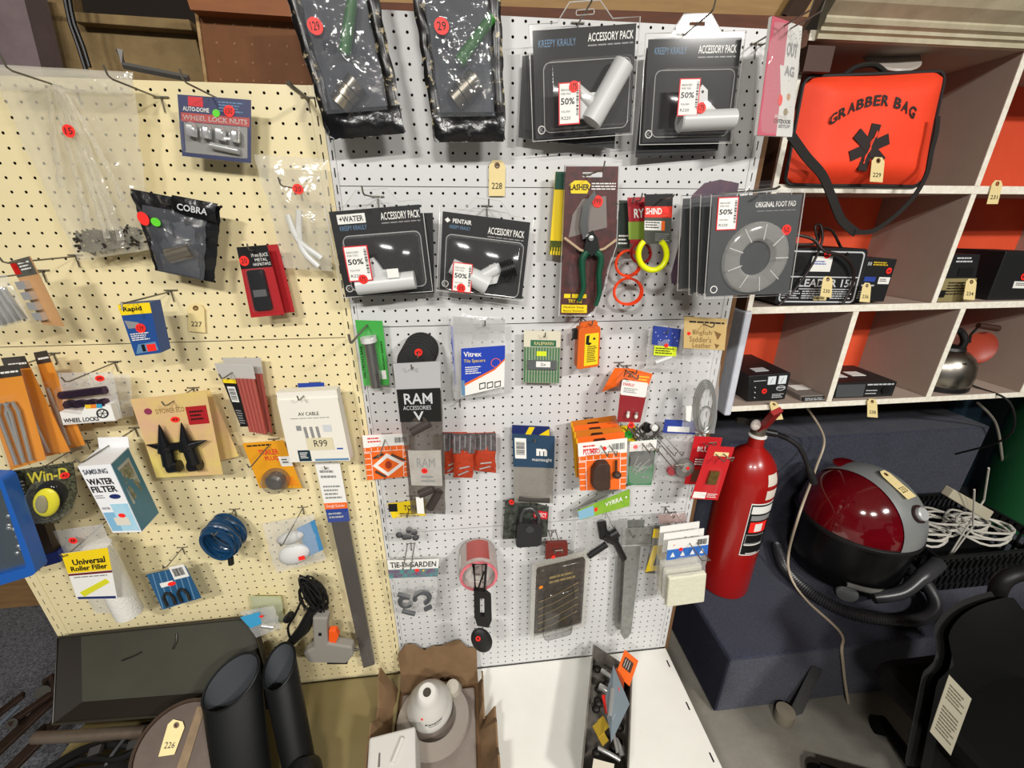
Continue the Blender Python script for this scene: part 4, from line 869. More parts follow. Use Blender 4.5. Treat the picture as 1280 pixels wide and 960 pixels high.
# ---- second tier
gc = mat('card_green', '#35a53a', .45)
f, t = pack('fence_tool_pack', 'grey tube tool on a bright green card', 'tool pack', ((444, 400), (478, 401), (487, 481), (455, 482)), -.03, gc)
f.slab(-.05, -.03, 1.05, 1.03, .0009, .0012).build('clear_shell', clear, t); f.rod(.46, .3, .52, .99, .0125, .012, 16, r1=.0125).build('metal_tube', mat('tube_grey', '#8b8a88', .35, .8), t, 50); f.rod(.44, .22, .46, .3, .018, .012, 18).build('cap', wplast, t, 50)
f.blister(.2, .16, .74, 1.0, .026, .01).build('blister', clear, t, 50)
vs = 'SALTECH LANE'; f.text(vs, .0, 0, 1, 1, black, t, .0015, bold=.02, warp=lambda x, y: (.04 + .1 * (1 - y) * -1 + .1, .88 - .5 * x)); f.text('GARDEN SERIES', .0, 0, 1, 1, black, t, .0015, bold=.02, warp=lambda x, y: (.84 + .06 * y, .8 - .5 * x)); f.slab(.74, .76, .92, .9, .0012, .0016).build('blank_sticker', white, t)
p = f.P(.42, .07); hook(p.x, p.z, .19, 'with a dark tip carrying the green tool card', tip=.02, thin=.0026)
wd = thing('castor_discs', 'stack of black rubber discs hanging above the RAM pack', 'discs', at(523, 440, -.05)); c = at(527, 436, -.03)
for k in range(5):
    G().lathe([(.008, 0), (.038, 0), (.041, .003), (.041, .010), (.038, .013), (.008, .013)], c + V((-.0022 * k, -.0135 * k, -.003 * k)), (0, -1, .05), 32).build('disc', brubber, wd, True)
fd = F((508, 428), (537, 428), (537, 457), (508, 457), -.0995); sticker(fd, .52, .42, .0088, wd, '49', n=.001)
hook(c.x, c.z + .004, .125, 'carrying the black rubber discs')
f, t = pack('bulb_adaptor_pack', 'long clear bag headed RAM ACCESSORIES in black and silver', 'pack', ((492, 454), (550, 451), (557, 643), (514, 641)), -.115, None)
dkc = film('smoky_film', .55, '#544c45', .1, .5, bscale=40)
f.bag(.012, 10, 24, .003, 3).build('bag', dkc, t, True); f.slab(.0, -.005, 1, .16, .008, .0095).build('silver_header', mat('header_silver', '#c4c4c6', .3, .3), t)
f.slab(.015, .145, .99, .345, .0098, .0112).build('black_label', black, t); f.text('RAM', .16, .17, .80, .235, lt, t, .0118, bold=.01); f.text('ACCESSORIES', .12, .245, .76, .27, lt, t, .0118); f.text('V', .34, .28, .58, .335, lt, t, .0118, bold=.02)
f.slab(.12, .53, .95, .77, .009, .0125).build('paper_insert', mat('insert_grey', '#b9b5ae', .5, noise=(40, .3), col2='#9d978e'), t); f.text('RAM', .32, .58, .78, .64, grey, t, .0132); f.lines(.4, .7, .85, .76, 2, grey, t, n=.0132); sticker(f, .50, .665, .0075, t, '150', n=.0135)
f.slab(.2, .86, .4, .98, .009, .012).build('white_tag', white, t); 
for q_ in ((.25, .42, .7, .36), (.3, .85, .7, .8), (.55, .95, .85, .82)): f.rod(*q_, .011, .004, 12).build('dark_fitting', mat('fit_dark', '#38302c', .5), t, True)

hookf(f, .42, .02, 'carrying the RAM accessories bag', .035)
f, t = pack('tile_spacer_bag', 'clear bag of tile spacers with blue and white Vitrex print', 'bag', ((562, 393), (632, 397), (630, 491), (568, 500)), -.05, None)
f.bag(.013, 12, 14, .003, 5).build('bag', milky, t, True); f.slab(.06, .02, .99, .2, .0, .001).build('zip_strip', film('zip_film', .35, '#b5b5b4', .2), t)
o = f.poly([(.18, .36), (.99, .33), (.99, .88), (.14, .94)], .0135, .0145).build('printed_label', white, t); f.poly([(.18, .36), (.99, .33), (.99, .5), (.8, .62), (.15, .8)], .0147, .015).build('blue_field', mat('vitrex_blue', '#1f3fae', .4), o)
f.poly([(.15, .8), (.8, .62), (.99, .5), (.99, .525), (.8, .645), (.15, .83)], .0147, .0151).build('orange_curve', orange, o); f.text('Vitrex', .22, .4, .55, .46, white, o, .0157, bold=.02); f.text('Tile Spacers', .22, .49, .62, .54, yellow, o, .0157); f.lines(.24, .58, .56, .68, 4, white, o, n=.0157)
f.poly(f.circ(.82, .55, .012, 18), .0153, .0156, holes=[f.circ(.82, .55, .0105, 18)]).build('photo_ring', orange, o); f.slab(.15, .74, .22, .93, .0153, .0156).build('blue_tube', pale, o)
for i in range(3): G().loops([[(.5 + .15 * i, .8), (.62 + .15 * i, .79), (.62 + .15 * i, .87), (.5 + .15 * i, .88)], [(.515 + .15 * i, .812), (.605 + .15 * i, .802), (.605 + .15 * i, .86), (.515 + .15 * i, .868)]], f.P, .0148, .0155).build('size_box', black, o)
hookf(f, .62, .09, 'carrying the bag of tile spacers')
f0, t0 = pack('tile_spacer_bag', 'second clear tile spacer bag showing at the left edge of the Vitrex bag', 'bag', ((559, 391), (590, 391), (592, 488), (566, 489)), -.025, None); f0.bag(.008, 6, 10, .002, 9).build('bag', milky, t0, True); f0.slab(.1, .15, .2, .9, .009, .0095).build('blue_print', mat('vitrex_blue', '#1f3fae', .4), t0)
p = at(575, 499, 0); hook(p.x, p.z, .035, 'left empty just below the tile spacer bag', tip=.004)
f, t = pack('green_striped_card', 'cream and green striped card with a small screwdriver set', 'pack', ((655, 413), (701, 414), (699, 479), (654, 478)), -.028, mat('card_stripe', '#8c9a7c', .5))
f.slab(0, 0, 1, .3, .0009, .0012).build('cream_header', mat('card_cream', '#d9d3bd', .5), t); o = f.slab(.18, .17, .88, .29, .0013, .0016).build('name_panel', mat('dkgreen', '#2f6a4b', .5), t); f.text('KALEMANN', .28, .2, .8, .26, manila, o, .002)
g = G()
for i in range(13): f.slab(.02 + .077 * i, .31, .052 + .077 * i, .99, .0009, .0012, g)
g.build('green_stripes', mat('dkgreen', '#2f6a4b', .5), t); f.slab(.35, .38, .62, .47, .0014, .0018).build('price_flag', mat('flag_lime', '#d7e82a', .5), t); f.slab(.1, .55, .9, .72, .0014, .007).build('tool', mat('tool_grey', '#6d7274', .4, .5), t); f.slab(.33, .56, .72, .67, .0072, .008).build('tool_label', white, t); f.text('2x', .45, .585, .6, .64, black, t, .0085)
f.blister(.04, .5, .96, .78, .012, .006).build('blister', clear, t, 50); hookf(f, .54, .1, 'carrying the green striped card', .02)
f, t = pack('utility_pouch', 'chunky orange plastic pouch with yellow panel', 'pouch', ((724, 406), (751, 403), (749, 458), (721, 462)), -.075, None)
f.poly(f.rrect(0, .08, 1, 1, .006), -.03, 0).build('pouch_body', mat('pouch_orange', '#d9621a', .4), t, bevel=.003); f.poly(f.rrect(.1, -.02, .9, .14, .004), -.02, -.008).build('hanging_tab', mat('pouch_orange', '#d9621a', .4), t); f.slab(.3, .22, .92, .94, 0, .001).build('yellow_panel', yellow, t); f.lines(.42, .5, .86, .88, 9, black, t, n=.0014); f.poly([(.36, .26), (.5, .25), (.48, .4), (.62, .44), (.5, .48), (.34, .44)], .001, .0014).build('shoe_print', black, t); f.poly(f.circ(.72, .34, .003, 12), .001, .0014).build('round_print', black, t)
f.slab(-.18, .12, .02, .34, -.024, -.012).build('side_clip', bplast, t); hookf(f, .5, .02, 'carrying the orange pouch', .02)
f, t = pack('blue_header_bag', 'small clear bag with spotted blue header and yellow price label', 'bag', ((812, 406), (850, 409), (845, 462), (806, 460)), -.04, None)
f.bag(.008, 8, 10, .002, 12).build('bag', milky, t, True); f.poly([(.08, 0), (1, .03), (.97, .46), (.1, .42)], .006, .007).build('blue_header', mat('header_blue', '#2b3f94', .45), t); f.slab(.18, .44, .9, .66, .0085, .0092).build('price_flag', mat('flag_lime', '#d7e82a', .5), t); f.lines(.22, .48, .85, .64, 3, black, t, n=.0098); sticker(f, .55, .42, .0055, t, n=.01)
g = G(); f.rod(.3, .85, .8, .68, .006, .002, 10, g); g.build('white_part', wplast, t, True)
g = G()
for i in range(9): f.poly(f.circ(.18 + .09 * i, .14 + .08 * (i % 3), .0011, 8), .0071, .0076, g=g)
g.build('white_dots', white, t); hookf(f, .5, .15, 'carrying the blue header bag', .02)
f, t = pack('leather_cord_bag', 'clear bag with tan English Saddlers Leather header and coiled silver cord', 'bag', ((855, 395), (907, 398), (893, 542), (852, 540)), -.07, None)
f.sub(0, .2, 1, 1).bag(.014, 10, 16, .003, 14).build('bag', crink, t, True); f.slab(-.02, 0, 1.02, .25, .004, .0052).build('tan_header', mat('saddler_tan', '#cdb27a', .55, noise=(30, .3), col2='#bfa065'), t); tn = mat('saddler_ink', '#7a5a30', .6)
f.text('English', .2, .10, .66, .145, tn, t, .0056); f.text("Saddler's", .12, .15, .66, .195, tn, t, .0056); f.text('Leather', .2, .2, .66, .24, tn, t, .0056); f.lines(.1, .03, .95, .06, 1, ink, t, n=.0056, ragged=0); sticker(f, .1, .13, .0045, t, n=.0058); g = G(); f.poly([(.72, .1), (.9, .12), (.82, .17)], .0053, .0058, g=g); f.poly([(.75, .2), (.88, .21), (.8, .24)], .0053, .0058, g=g); g.build('saddle_print', tn, t)
g = G(); 
for k in range(4): g.tube([f.P(.56 + (.30 - .03 * k) * math.cos(a * math.pi / 12), .74 + (.24 - .018 * k) * math.sin(a * math.pi / 12), .012 + .003 * k) for a in range(24)], .003, 7, True)
g.tube([f.P(.56 + (.20) * math.cos(a * math.pi / 12), .84 + (.12) * math.sin(a * math.pi / 12), .022) for a in range(24)], .003, 7, True); g.build('silver_cord', mat('cord_silver', '#a9aaa8', .3, .6), t, True); f.poly([(.04, .74), (.2, .73), (.18, .88), (.05, .87)], .012, .013).build('inner_slip', white, t)
hookf(f, .45, .05, 'carrying the leather cord bag', .05)
f, t = pack('bulb_pack', 'deep red card with two small bulbs in a clear clamshell', 'bulb pack', ((772, 463), (816, 470), (804, 533), (762, 530)), -.10, None)
f.poly(f.rrect(.02, .0, .98, 1, .01), 0, .001).build('clear_back', clear, t); f.poly([(.14, .18), (.92, .2), (.88, .92), (.2, .94)], .001, .0018).build('red_card', mat('bulb_red', '#8e1420', .4), t); f.poly(f.rrect(.16, .14, .9, .42, .005), .0019, .0023).build('white_label', white, t); f.text('DIABLO', .2, .19, .52, .24, rimr, t, .0028, bold=.02); f.lines(.24, .28, .66, .38, 3, grey, t, n=.0028)
for u in (.44, .68):
    g = G(); g.ell(f.P(u, .78, .01), (.0045, .0045, .007)); g.build('bulb', mat('bulb_white', '#e6e2d4', .3), t, True)
    g = G(); f.rod(u, .70, u, .76, .0035, .01, 10, g); g.build('bulb_cap', steel if u > .5 else wplast, t, True)
sticker(f, .54, .93, .0085, t, '#', n=.018); f.blister(.1, .14, .94, .97, .018, .01).build('blister', clear, t, 50); hookf(f, .45, .06, 'carrying the red bulb pack', .03)
f, t = pack('orange_header_bag', 'orange printed header with dark bulge behind the red bulb pack', 'bag', ((763, 459), (816, 466), (812, 492), (752, 490)), -.05, orange, out=[(.1, 0), (.5, -.06), (1, .05), (.95, .6), (.25, .75), (0, 1)]); f.text('PZ', .35, .05, .55, .3, black, t); g = G(); g.ell(f.P(.4, .6, .008), (.013, .01, .016)); g.build('dark_part', bplast, t, True); f.lines(.7, .2, .95, .6, 3, yellow, t, n=.0014)
hookf(f, .55, .1, 'carrying the orange header bag', .02)
# ---- third tier
brick_o = mat('card_brick_orange', '#ef6a1e', .5)
def brickcard(f, t, wv, part='rubber'):
    f.slab(0, 0, 1, 1, 0, .001).build('card', brick_o, t); f.slab(0, 0, 1, .26, .0011, .0014).build('white_header', white, t)
    g = G()
    for i in range(6): f.slab(0, .26 + .125 * i, .15, .266 + .125 * i + .006, .0011, .0014, g); f.slab(.86, .26 + .125 * i, 1, .266 + .125 * i + .006, .0011, .0014, g)
    for u in (.14, .86): f.slab(u, .36, u + .012, 1, .0011, .0014, g)
    for i in range(7): f.slab(.02 + .14 * i, .28, .03 + .14 * i, .36, .0011, .0014, g)
    f.slab(0, .36, 1, .37, .0011, .0014, g); g.build('brick_lines', white, t)
    f.lines(.1, .06, .45, .2, 2, rimr, t, n=.0016); f.bars(.68, .08, .95, .2, 8, black, t, n=.0016)
f, t = pack('gasket_card', 'orange brick-pattern card with diamond shaped clips left of the RAM bag', 'card', ((453, 544), (511, 541), (512, 595), (459, 600)), -.03, None); brickcard(f, t, 0)
f.poly([(.16, .68), (.5, .42), (.9, .68), (.5, .95)], .0015, .002, holes=[[(.28, .68), (.5, .52), (.78, .68), (.5, .86)]]).build('white_diamond', white, t); f.poly(f.circ(.52, .68, .008, 16, .011), .0016, .004).build('diamond_core', mat('core_red', '#9c3418', .5), t); 
for a, b in (((.2, .5), (.42, .42)), ((.6, .45), (.9, .6)), ((.22, .8), (.45, .95))): f.rod(*a, *b, .003, .004, 8).build('metal_clip', dsteel, t, True)
hookf(f, .48, .12, 'sticking out of the brick card with diamonds', .1)
redn = mat('net_red', '#c8431f', .5, noise=(120, .25), col2='#8e2a12'); hdr = mat('header_hatch', '#3a3436', .5, noise=(90, .2), col2='#6d6466')
for k, (pts, Y, lb) in enumerate(((((553, 540), (584, 540), (570, 590), (556, 593)), -.03, 'red plug bag with hatched header nearest the RAM pack'), (((592, 541), (619, 540), (620, 591), (592, 588)), -.03, 'red plug bag with hatched header at the right of three'), (((566, 541), (594, 541), (591, 597), (567, 597)), -.05, 'red plug bag with hatched header in front of its two neighbours'))):
    f, t = pack('wall_plug_bag', lb, 'bag', pts, Y, None, group='red plug bags'); f.bag(.008, 8, 10, .002, 20 + k).build('red_bag', redn, t, True); f.slab(-.02, -.01, 1.02, .42, .006, .0075).build('hatched_header', hdr, t)
    g = G()
    for i in range(4): f.slab(.05 + .24 * i, .03, .1 + .24 * i, .4, .0076, .008, g)
    g.build('hatch_print', grey, t); g = G(); f.rod(.25, .9, .75, .8, .0022, .0085, 8, g); f.rod(.3, .75, .8, .7, .0022, .0085, 8, g); g.build('silver_screws', steel, t, True)
p = at(581, 548, 0); hook(p.x, p.z, .075, 'carrying the three red plug bags')
f, t = pack('yellow_blue_card', 'blue card with yellow diagonal stripe behind the grease nozzle bag', 'card', ((640, 531), (687, 533), (688, 548), (640, 548)), -.03, mat('card_navy', '#1f2c63', .5)); g = G(); f.poly([(.3, .9), (.45, .1), (.6, .1), (.45, .9)], .0009, .0013, g=g); f.poly([(.6, .9), (.98, .2), (.98, .8), (.9, .95)], .0009, .0013, g=g); g.build('yellow_stripe', yellow, t)
f, t = pack('grease_nozzle_bag', 'grey bag with dark blue header and white barcode', 'bag', ((640, 541), (693, 544), (691, 629), (643, 628)), -.05, None); f.sub(0, .35, 1, 1).bag(.009, 10, 12, .003, 31).build('bag', film('dusty_film', .55, '#9b968d', .15, .5), t, True)
f.slab(0, 0, 1, .45, .004, .006).build('blue_header', mat('header_navy', '#23415c', .45), t); f.slab(.05, .05, .32, .33, .0061, .0066).build('barcode_patch', white, t); f.bars(.08, .1, .28, .28, 9, black, t, n=.0072, vert=False); f.text('m', .56, .18, .82, .28, white, t, .0066, bold=.06); f.text('macnaught', .46, .31, .94, .37, white, t, .0066)
g = G(); f.rod(.12, .93, .9, .95, .008, .002, 10, g); g.build('dark_sediment', mat('sediment', '#37332e', .8), t, True); hookf(f, .5, .06, 'carrying the grey nozzle bag', .03)
# row of brick cards
tl = ((722, 554), (784, 547), (782, 611), (725, 613)); fr = F(*tl, -.15)
for k, lb in enumerate(('front orange brick-pattern card with black rubber plug', 'second orange brick-pattern card, yellow edge behind the front one', 'third orange brick-pattern card in the row behind the black plug', 'fourth orange brick-pattern card, rounded brown top in the row', 'rearmost orange brick-pattern card against the pegboard')):
    f = fr.shift(.002 * k, .026 * k, .002 * k, .03 * math.sin(k * 2)); t = thing('rubber_plug_card', lb, 'card', f.o, 'brick-pattern cards on one hook')
    if k == 0:
        brickcard(f, t, 0)
        o = f.poly([(.3, .42), (.36, .36), (.54, .36), (.6, .42), (.6, .86), (.56, .9), (.3, .9), (.22, .82), (.24, .5)], .001, .024).build('rubber_block', mat('rubber_brown', '#4b3427', .6, noise=(40, .25), col2='#2c1f18'), t, bevel=.003)
        f.rod(.76, .38, .76, .6, .003, .008, 8).build('stem', mat('rubber_brown', '#4b3427', .6), t, True); g = G(); g.ell(f.P(.77, .66, .01), (.011, .011, .009)); g.build('rubber_ball', mat('rubber_brown', '#4b3427', .6), t, True); f.text('PLUMBO', .1, .14, .44, .24, rimr, t, .0017, bold=.02); sticker(f, .53, .15, .0055, t, n=.002)
    else:
        f.poly(f.rrect(0, 0, 1, 1, .004 if k != 3 else .012), 0, .003).build('card', brick_o if k % 2 else mat('card_ochre', '#c9741c', .5), t); f.slab(-.005, .01, .03, .99, .0031, .0036).build('yellow_edge', mat('edge_yellow', '#d9a81a', .5), t)
        f.poly(f.rrect(.35, .06, .6, .2, .004), .0031, .01).build('dark_clip', bplast, t)
p = fr.P(.55, .1); hook(p.x, p.z, .20, 'carrying the row of brick cards', dbl=True)
f, t = pack('screw_card', 'green card bag of shiny screws beside the front brick card', 'bag', ((787, 552), (821, 549), (814, 606), (784, 606)), -.09, mat('card_emerald', '#2d7d4a', .5)); f.slab(0, 0, 1, .22, .001, .0016).build('white_header', white, t); sticker(f, .22, .12, .006, t, n=.002); f.text('Just', .45, .06, .85, .18, black, t, .002); f.slab(.02, .22, .98, .55, .001, .0016).build('dark_window', mat('window_dark', '#2d352e', .5), t)
g = G(); rr = random.Random(4)
for i in range(12): u, v = rr.uniform(.1, .6), rr.uniform(.5, .85); f.rod(u, v, u + rr.uniform(.1, .35), v - rr.uniform(-.1, .25), .0014, .005, 6, g)
sc_ = g.build('screws', steel, t, True); sc_['kind'] = 'stuff'; f.bag(.009, 8, 8, .002, 41, back=False).build('clear_bag', crink, t, True); hookf(f, .6, .06, 'carrying the green screw card', .05, dbl=True)
f, t = pack('yellow_green_pack', 'yellow and green pack peeking out above the green screw card', 'pack', ((767, 533), (794, 531), (796, 552), (770, 550)), -.05, yellow); f.poly([(.3, .5), (.7, .3), (.9, .7), (.5, .9)], .0009, .002).build('green_blob', gc, t)
hookf(f, .5, .2, 'carrying the yellow and green pack', .02)
g = G(); c = at(806, 537, -.09); rr = random.Random(3); pts = [at(795 + 20 * math.cos(a * .9) * (.5 + .3 * rr.random()) + a * 1.1, 540 + 9 * math.sin(a * 1.3), -.08 - .01 * math.sin(a)) for a in range(22)]
t = thing('plug_lead', 'tangle of black and white lead with round white plug above the tape', 'cable', c); g.tube(smooth(pts, 3), .0025, 6); g.build('lead', mat('lead_grey', '#4a4744', .5), t, True); G().lathe([(.001, 0), (.0085, 0), (.0085, .012), (.001, .014)], at(816, 533, -.10), (0, -1, .1), 16).build('plug', wplast, t, True); G().lathe([(.001, 0), (.013, 0), (.013, .014), (.001, .016)], at(806, 533, -.08), (.3, -1, .1), 16).build('plug_body', bplast, t, True)
p = at(812, 545, 0); hook(p.x, p.z, .17, 'carrying the tangled plug lead', dbl=True)
f, t = pack('tape_bag', 'clear bag holding a grey tape roll near the right edge', 'bag', ((828, 538), (868, 540), (862, 603), (818, 600)), -.055, None); f.bag(.01, 10, 12, .003, 51).build('bag', crink, t, True); G().lathe([(.009, 0), (.026, 0), (.028, .003), (.028, .016), (.026, .019), (.009, .019)], f.P(.72, .66, .001), f.n, 28).build('tape_roll', mat('tape_grey', '#6d6966', .5), t, True); G().lathe([(.001, .0195), (.016, .0195), (.016, .02), (.001, .0205)], f.P(.75, .62, .001), f.n, 24).build('roll_label', mat('roll_label', '#8d8985', .5), t, True); sticker(f, .78, .63, .005, t, n=.023); G().lathe([(.001, 0), (.014, 0), (.014, .012), (.001, .012)], f.P(.4, .74, .002), f.n, 18).build('red_roll', mat('roll_red', '#9c3a42', .5), t, True)
f.slab(.0, -.22, 1, .03, .003, .0045).build('blue_header', mat('header_blue', '#2b3f94', .45), t); f.slab(.12, -.1, .8, 0, .0046, .005).build('white_strip', white, t); hookf(f, .3, .3, 'carrying the bag with the tape roll', .05, dbl=True)
rc = mat('card_scarlet', '#c41f26', .45)
f, t = pack('padlock_card', 'rear one of two bright red cards beside the extinguisher', 'card', ((868, 545), (903, 547), (888, 606), (855, 605)), -.07, rc, group='red hardware cards'); f.text('BLU', .2, .2, .6, .3, white, t, bold=.02); f.slab(.15, .42, .7, .62, .0009, .0013).build('dark_panel', mat('card_maroon', '#8f1519', .5), t); f.lines(.2, .45, .66, .6, 3, white, t, n=.0016); f.slab(.2, .68, .75, .92, .0009, .004).build('contents', mat('contents_tan', '#6d4a38', .5), t); hookf(f, .5, .12, 'carrying the rear red card', .02, dbl=True)
f, t = pack('padlock_card', 'front one of two bright red cards, brass hasp in its blister', 'card', ((886, 557), (918, 559), (897, 625), (863, 623)), -.11, rc, group='red hardware cards'); f.slab(.34, .44, .68, .68, .0009, .008).build('brass_hasp', mat('brass', '#a5883c', .35, .8, noise=(90, .2), col2='#6d5522'), t); f.blister(.28, .4, .76, .9, .012, .004).build('blister', clear, t, 50); f.slab(.04, .86, .5, .98, .0009, .0013).build('white_patch', white, t); f.lines(.55, .88, .95, .97, 3, white, t, n=.0012); f.slab(.3, .1, .85, .17, .0009, .002).build('hang_slot_trim', manila, t); hookf(f, .5, .13, 'carrying the front red card', .04, dbl=True)
# ---- fourth tier
f, t = pack('padlock_pack', 'chunky black padlock on a dark camouflage card', 'padlock pack', ((632, 620), (686, 632), (684, 671), (628, 674)), -.04, mat('card_camo', '#4a4f47', .5, noise=(60, .12), col2='#161716'), [(0, .1), (.2, 0), (1, .02), (1, 1), (0, 1)]); G().loops([f.rrect(.28, .46, .84, 1.1, .012)], f.P, .002, .024).build('lock_body', mat('lock_black', '#252527', .35), t, bevel=.003); f.tube([(.36, .55, .014), (.36, .3, .014), (.42, .15, .014), (.55, .09, .014), (.69, .15, .014), (.76, .3, .014), (.76, .55, .014)], .0055, 10).build('shackle', mat('lock_grey', '#5a5a5c', .35, .6), t, True); G().loops([f.circ(.56, .6, .012, 20)], f.P, .0241, .026).build('lock_window', mat('lock_glass', '#3c3d40', .2), t); f.slab(.66, .2, .98, .42, .0009, .0014).build('name_panel', rimr, t); f.text('DIRECT', .69, .25, .95, .37, white, t, .0018, bold=.02); sticker(f, .14, .1, .0075, t, '#', n=.002); hookf(f, .5, .02, 'carrying the black padlock pack', .02)
f, t = pack('sprinkler_bag', 'clear bag of black sprinkler parts under a bright green header', 'bag', ((722, 638), (787, 612), (783, 694), (716, 699)), -.05, None); f.sub(0, .2, 1, 1).bag(.012, 10, 12, .003, 61).build('bag', crink, t, True); h = F((722, 638), (787, 611), (787, 632), (724, 650), -.065); o = h.slab(0, 0, 1, 1, 0, .001).build('green_header', mat('header_lime', '#9cc33a', .45, noise=(25, .25), col2='#5f9a28'), t); h.slab(.0, .1, .3, .95, .0011, .0015).build('sky_print', mat('sky_print', '#86b6cf', .5), o); h.text('VYRRA', .52, .25, .86, .55, white, o, .0016, bold=.02); h.poly(h.circ(.93, .4, .003, 10), .0011, .0016).build('white_cross', white, o); sticker(h, .34, .5, .0055, t, n=.0018, sq=1.4)
g = F((712, 640), (770, 603), (790, 605), (722, 634), -.04); g.slab(0, 0, 1, 1, 0, .001).build('grey_flap', mat('flap_grey', '#6f6e6b', .5), t)
for a, b, r in (((.46, .32), (.52, .58), .014), ((.5, .52), (.74, .68), .016), ((.26, .9), (.58, .72), .010), ((.72, .66), (.92, 1.0), .010), ((.55, .62), (.78, .54), .015)):
    g = G(); f.rod(*a, *b, r, .012, 14, g); g.build('sprinkler_part', bplast, t, 50)
p = at(757, 640, 0); hook(p.x, p.z, .08, 'carrying the sprinkler bag')
hz = mat('hinge_zinc', '#9a9b96', .4, .35, noise=(40, .3), col2='#6f706b')
for k, (dx, dy, dz, lb) in enumerate(((0, 0, 0, 'front galvanised T hinge with long strap'), (-.012, .03, .005, 'second galvanised T hinge showing at the left of the front one'))):
    f = F((782, 681), (801, 681), (788, 797), (775, 797), -.05).shift(dx, dy, dz); t = thing('t_hinge', lb, 'hinge', f.o, 'T hinges on one hook')
    f.poly([(.0, 0), (1, 0), (1, .94), (.7, 1), (.3, 1), (0, .94)], 0, .002, holes=[f.circ(.5, v, .0032, 10) for v in (.14, .42, .7, .955)]).build('strap', hz, t)
    h = F((778, 660), (815, 659), (813, 679), (777, 681), -.05).shift(dx, dy, dz); h.poly([(0, 0), (1, 0), (1, 1), (0, 1)], 0, .002, holes=[h.circ(u, .45, .0028, 10) for u in (.12, .42, .62, .9)]).build('cross_plate', hz, t); h.rod(.0, 1.05, 1, 1.05, .004, .002).build('pin_barrel', hz, t, 50)
p = h.P(.35, .2); hook(p.x, p.z, .09, 'carrying the two T hinges')
f, t = pack('cutter_pack', 'black and yellow tool card behind the white gauze bag', 'pack', ((818, 657), (877, 662), (872, 720), (806, 716)), -.05, mat('card_smoke', '#5b574e', .5)); f.slab(.0, .06, .98, .24, .001, .0014).build('yellow_band', yellow, t); f.poly(f.circ(.16, .16, .004, 12), .0015, .0018).build('round_print', black, t); f.poly([(.08, .95), (.0, .98), (.06, .4), (.32, .36), (.3, .9)], .001, .0016).build('yellow_panel', yellow, t); f.poly([(.12, .82), (.15, .55), (.26, .8)], .0017, .002).build('black_triangle', black, t); f.bag(.01, 10, 10, .003, 71, back=False).build('clear_bag', crink, t, True); hookf(f, .45, .1, 'carrying the yellow tool card', .03)
f, t = pack('pink_roll_bag', 'folded pinkish clear sleeve above the yellow tool card', 'bag', ((823, 643), (858, 641), (858, 653), (823, 655)), -.05, None); f.bag(.008, 8, 5, .002, 73).build('bag', film('pink_film', .45, '#b59a94', .12, .6), t, True); hookf(f, .5, .4, 'carrying the pinkish sleeve', .01)
for k, lb in enumerate(('front bag of white gauze with blue and white header', 'middle bag of white gauze behind the front one', 'rear bag of white gauze nearest the pegboard')):
    f = F((834, 675), (885, 668), (878, 748), (827, 755), -.13).shift(.0, .026 * k, .003 * k); t = thing('filter_bag', lb, 'bag', f.o, 'white gauze bags on one hook')
    gz = mat('gauze_white', '#dcdac6', .85, noise=(60, .3), col2='#cfccb4', bump=(90, .4)); f.slab(.05, .52, .97, .98, .001, .018).build('gauze_block', gz, t, bevel=.004); f.sub(-.02, .2, 1.02, 1.02).bag(.016, 10, 12, .002, 80 + k).build('clear_bag', crink, t, True)
    o = f.slab(0, 0, 1, .28, .003, .005).build('header', white, t)
    if k == 0:
        f.slab(0, .13, 1, .28, .0051, .0056).build('blue_band', mat('header_azure', '#2f6cc0', .45), o); f.bars(.72, .03, .96, .11, 8, black, o, n=.006); f.poly(f.circ(.16, .07, .002, 10), .0051, .0056).build('red_dot', rimr, o); sticker(f, .33, .14, .0062, t, n=.0062)
        for i in range(4): f.poly([(.08 + .24 * i, .24), (.14 + .24 * i, .17), (.2 + .24 * i, .24)], .0057, .006).build('white_triangle', white, o)
p = f.P(.62, .1); hook(p.x, p.z, .2, 'carrying the white gauze bags', dbl=True, tip=.004)
# ---- bottom left of the white board
f, t = pack('yellow_header_bag', 'clear bag with dark lumps under a black and yellow header', 'bag', ((484, 624), (533, 622), (531, 678), (490, 676)), -.05, None); f.sub(.05, .25, 1, 1).bag(.014, 8, 10, .003, 91).build('bag', crink, t, True); f.poly([(0, .08), (1, 0), (1, .36), (.1, .42)], .004, .0055).build('header', yellow, t); f.slab(.02, .08, .25, .26, .0056, .006).build('black_square', black, t); f.text('TORK', .42, .12, .8, .24, black, t, .006, bold=.02); f.lines(.3, .3, .95, .4, 2, black, t, n=.006)
g = G(); rr = random.Random(6)
for i in range(7): g.ell(f.P(rr.uniform(.25, .85), rr.uniform(.6, .9), .008), (.010, .008, .009), nu=8, nv=6)
g.build('dark_lumps', mat('lump_dark', '#3d3d3f', .6), t, True); hookf(f, .55, .2, 'carrying the yellow header bag', .05)
f, t = pack('hose_clamp_bag', 'clear bag of grey hose clamps with white and teal header', 'bag', ((484, 699), (549, 697), (543, 768), (495, 771)), -.055, None); f.sub(0, .25, 1, 1).bag(.014, 10, 12, .003, 95).build('bag', crink, t, True); f.slab(0, 0, 1, .29, .004, .0055).build('header', white, t); f.text('TIE-D-GARDEN', .05, .03, .95, .12, black, t, .006, bold=.02); f.slab(.0, .15, 1, .29, .0056, .006).build('teal_band', mat('band_teal', '#4a9a93', .5, noise=(70, .15), col2='#7a3f6a'), t); sticker(f, .57, .17, .006, t, n=.0066); f.poly(f.circ(.7, .18, .003, 10), .006, .0066).build('yellow_dot', yellow, t)
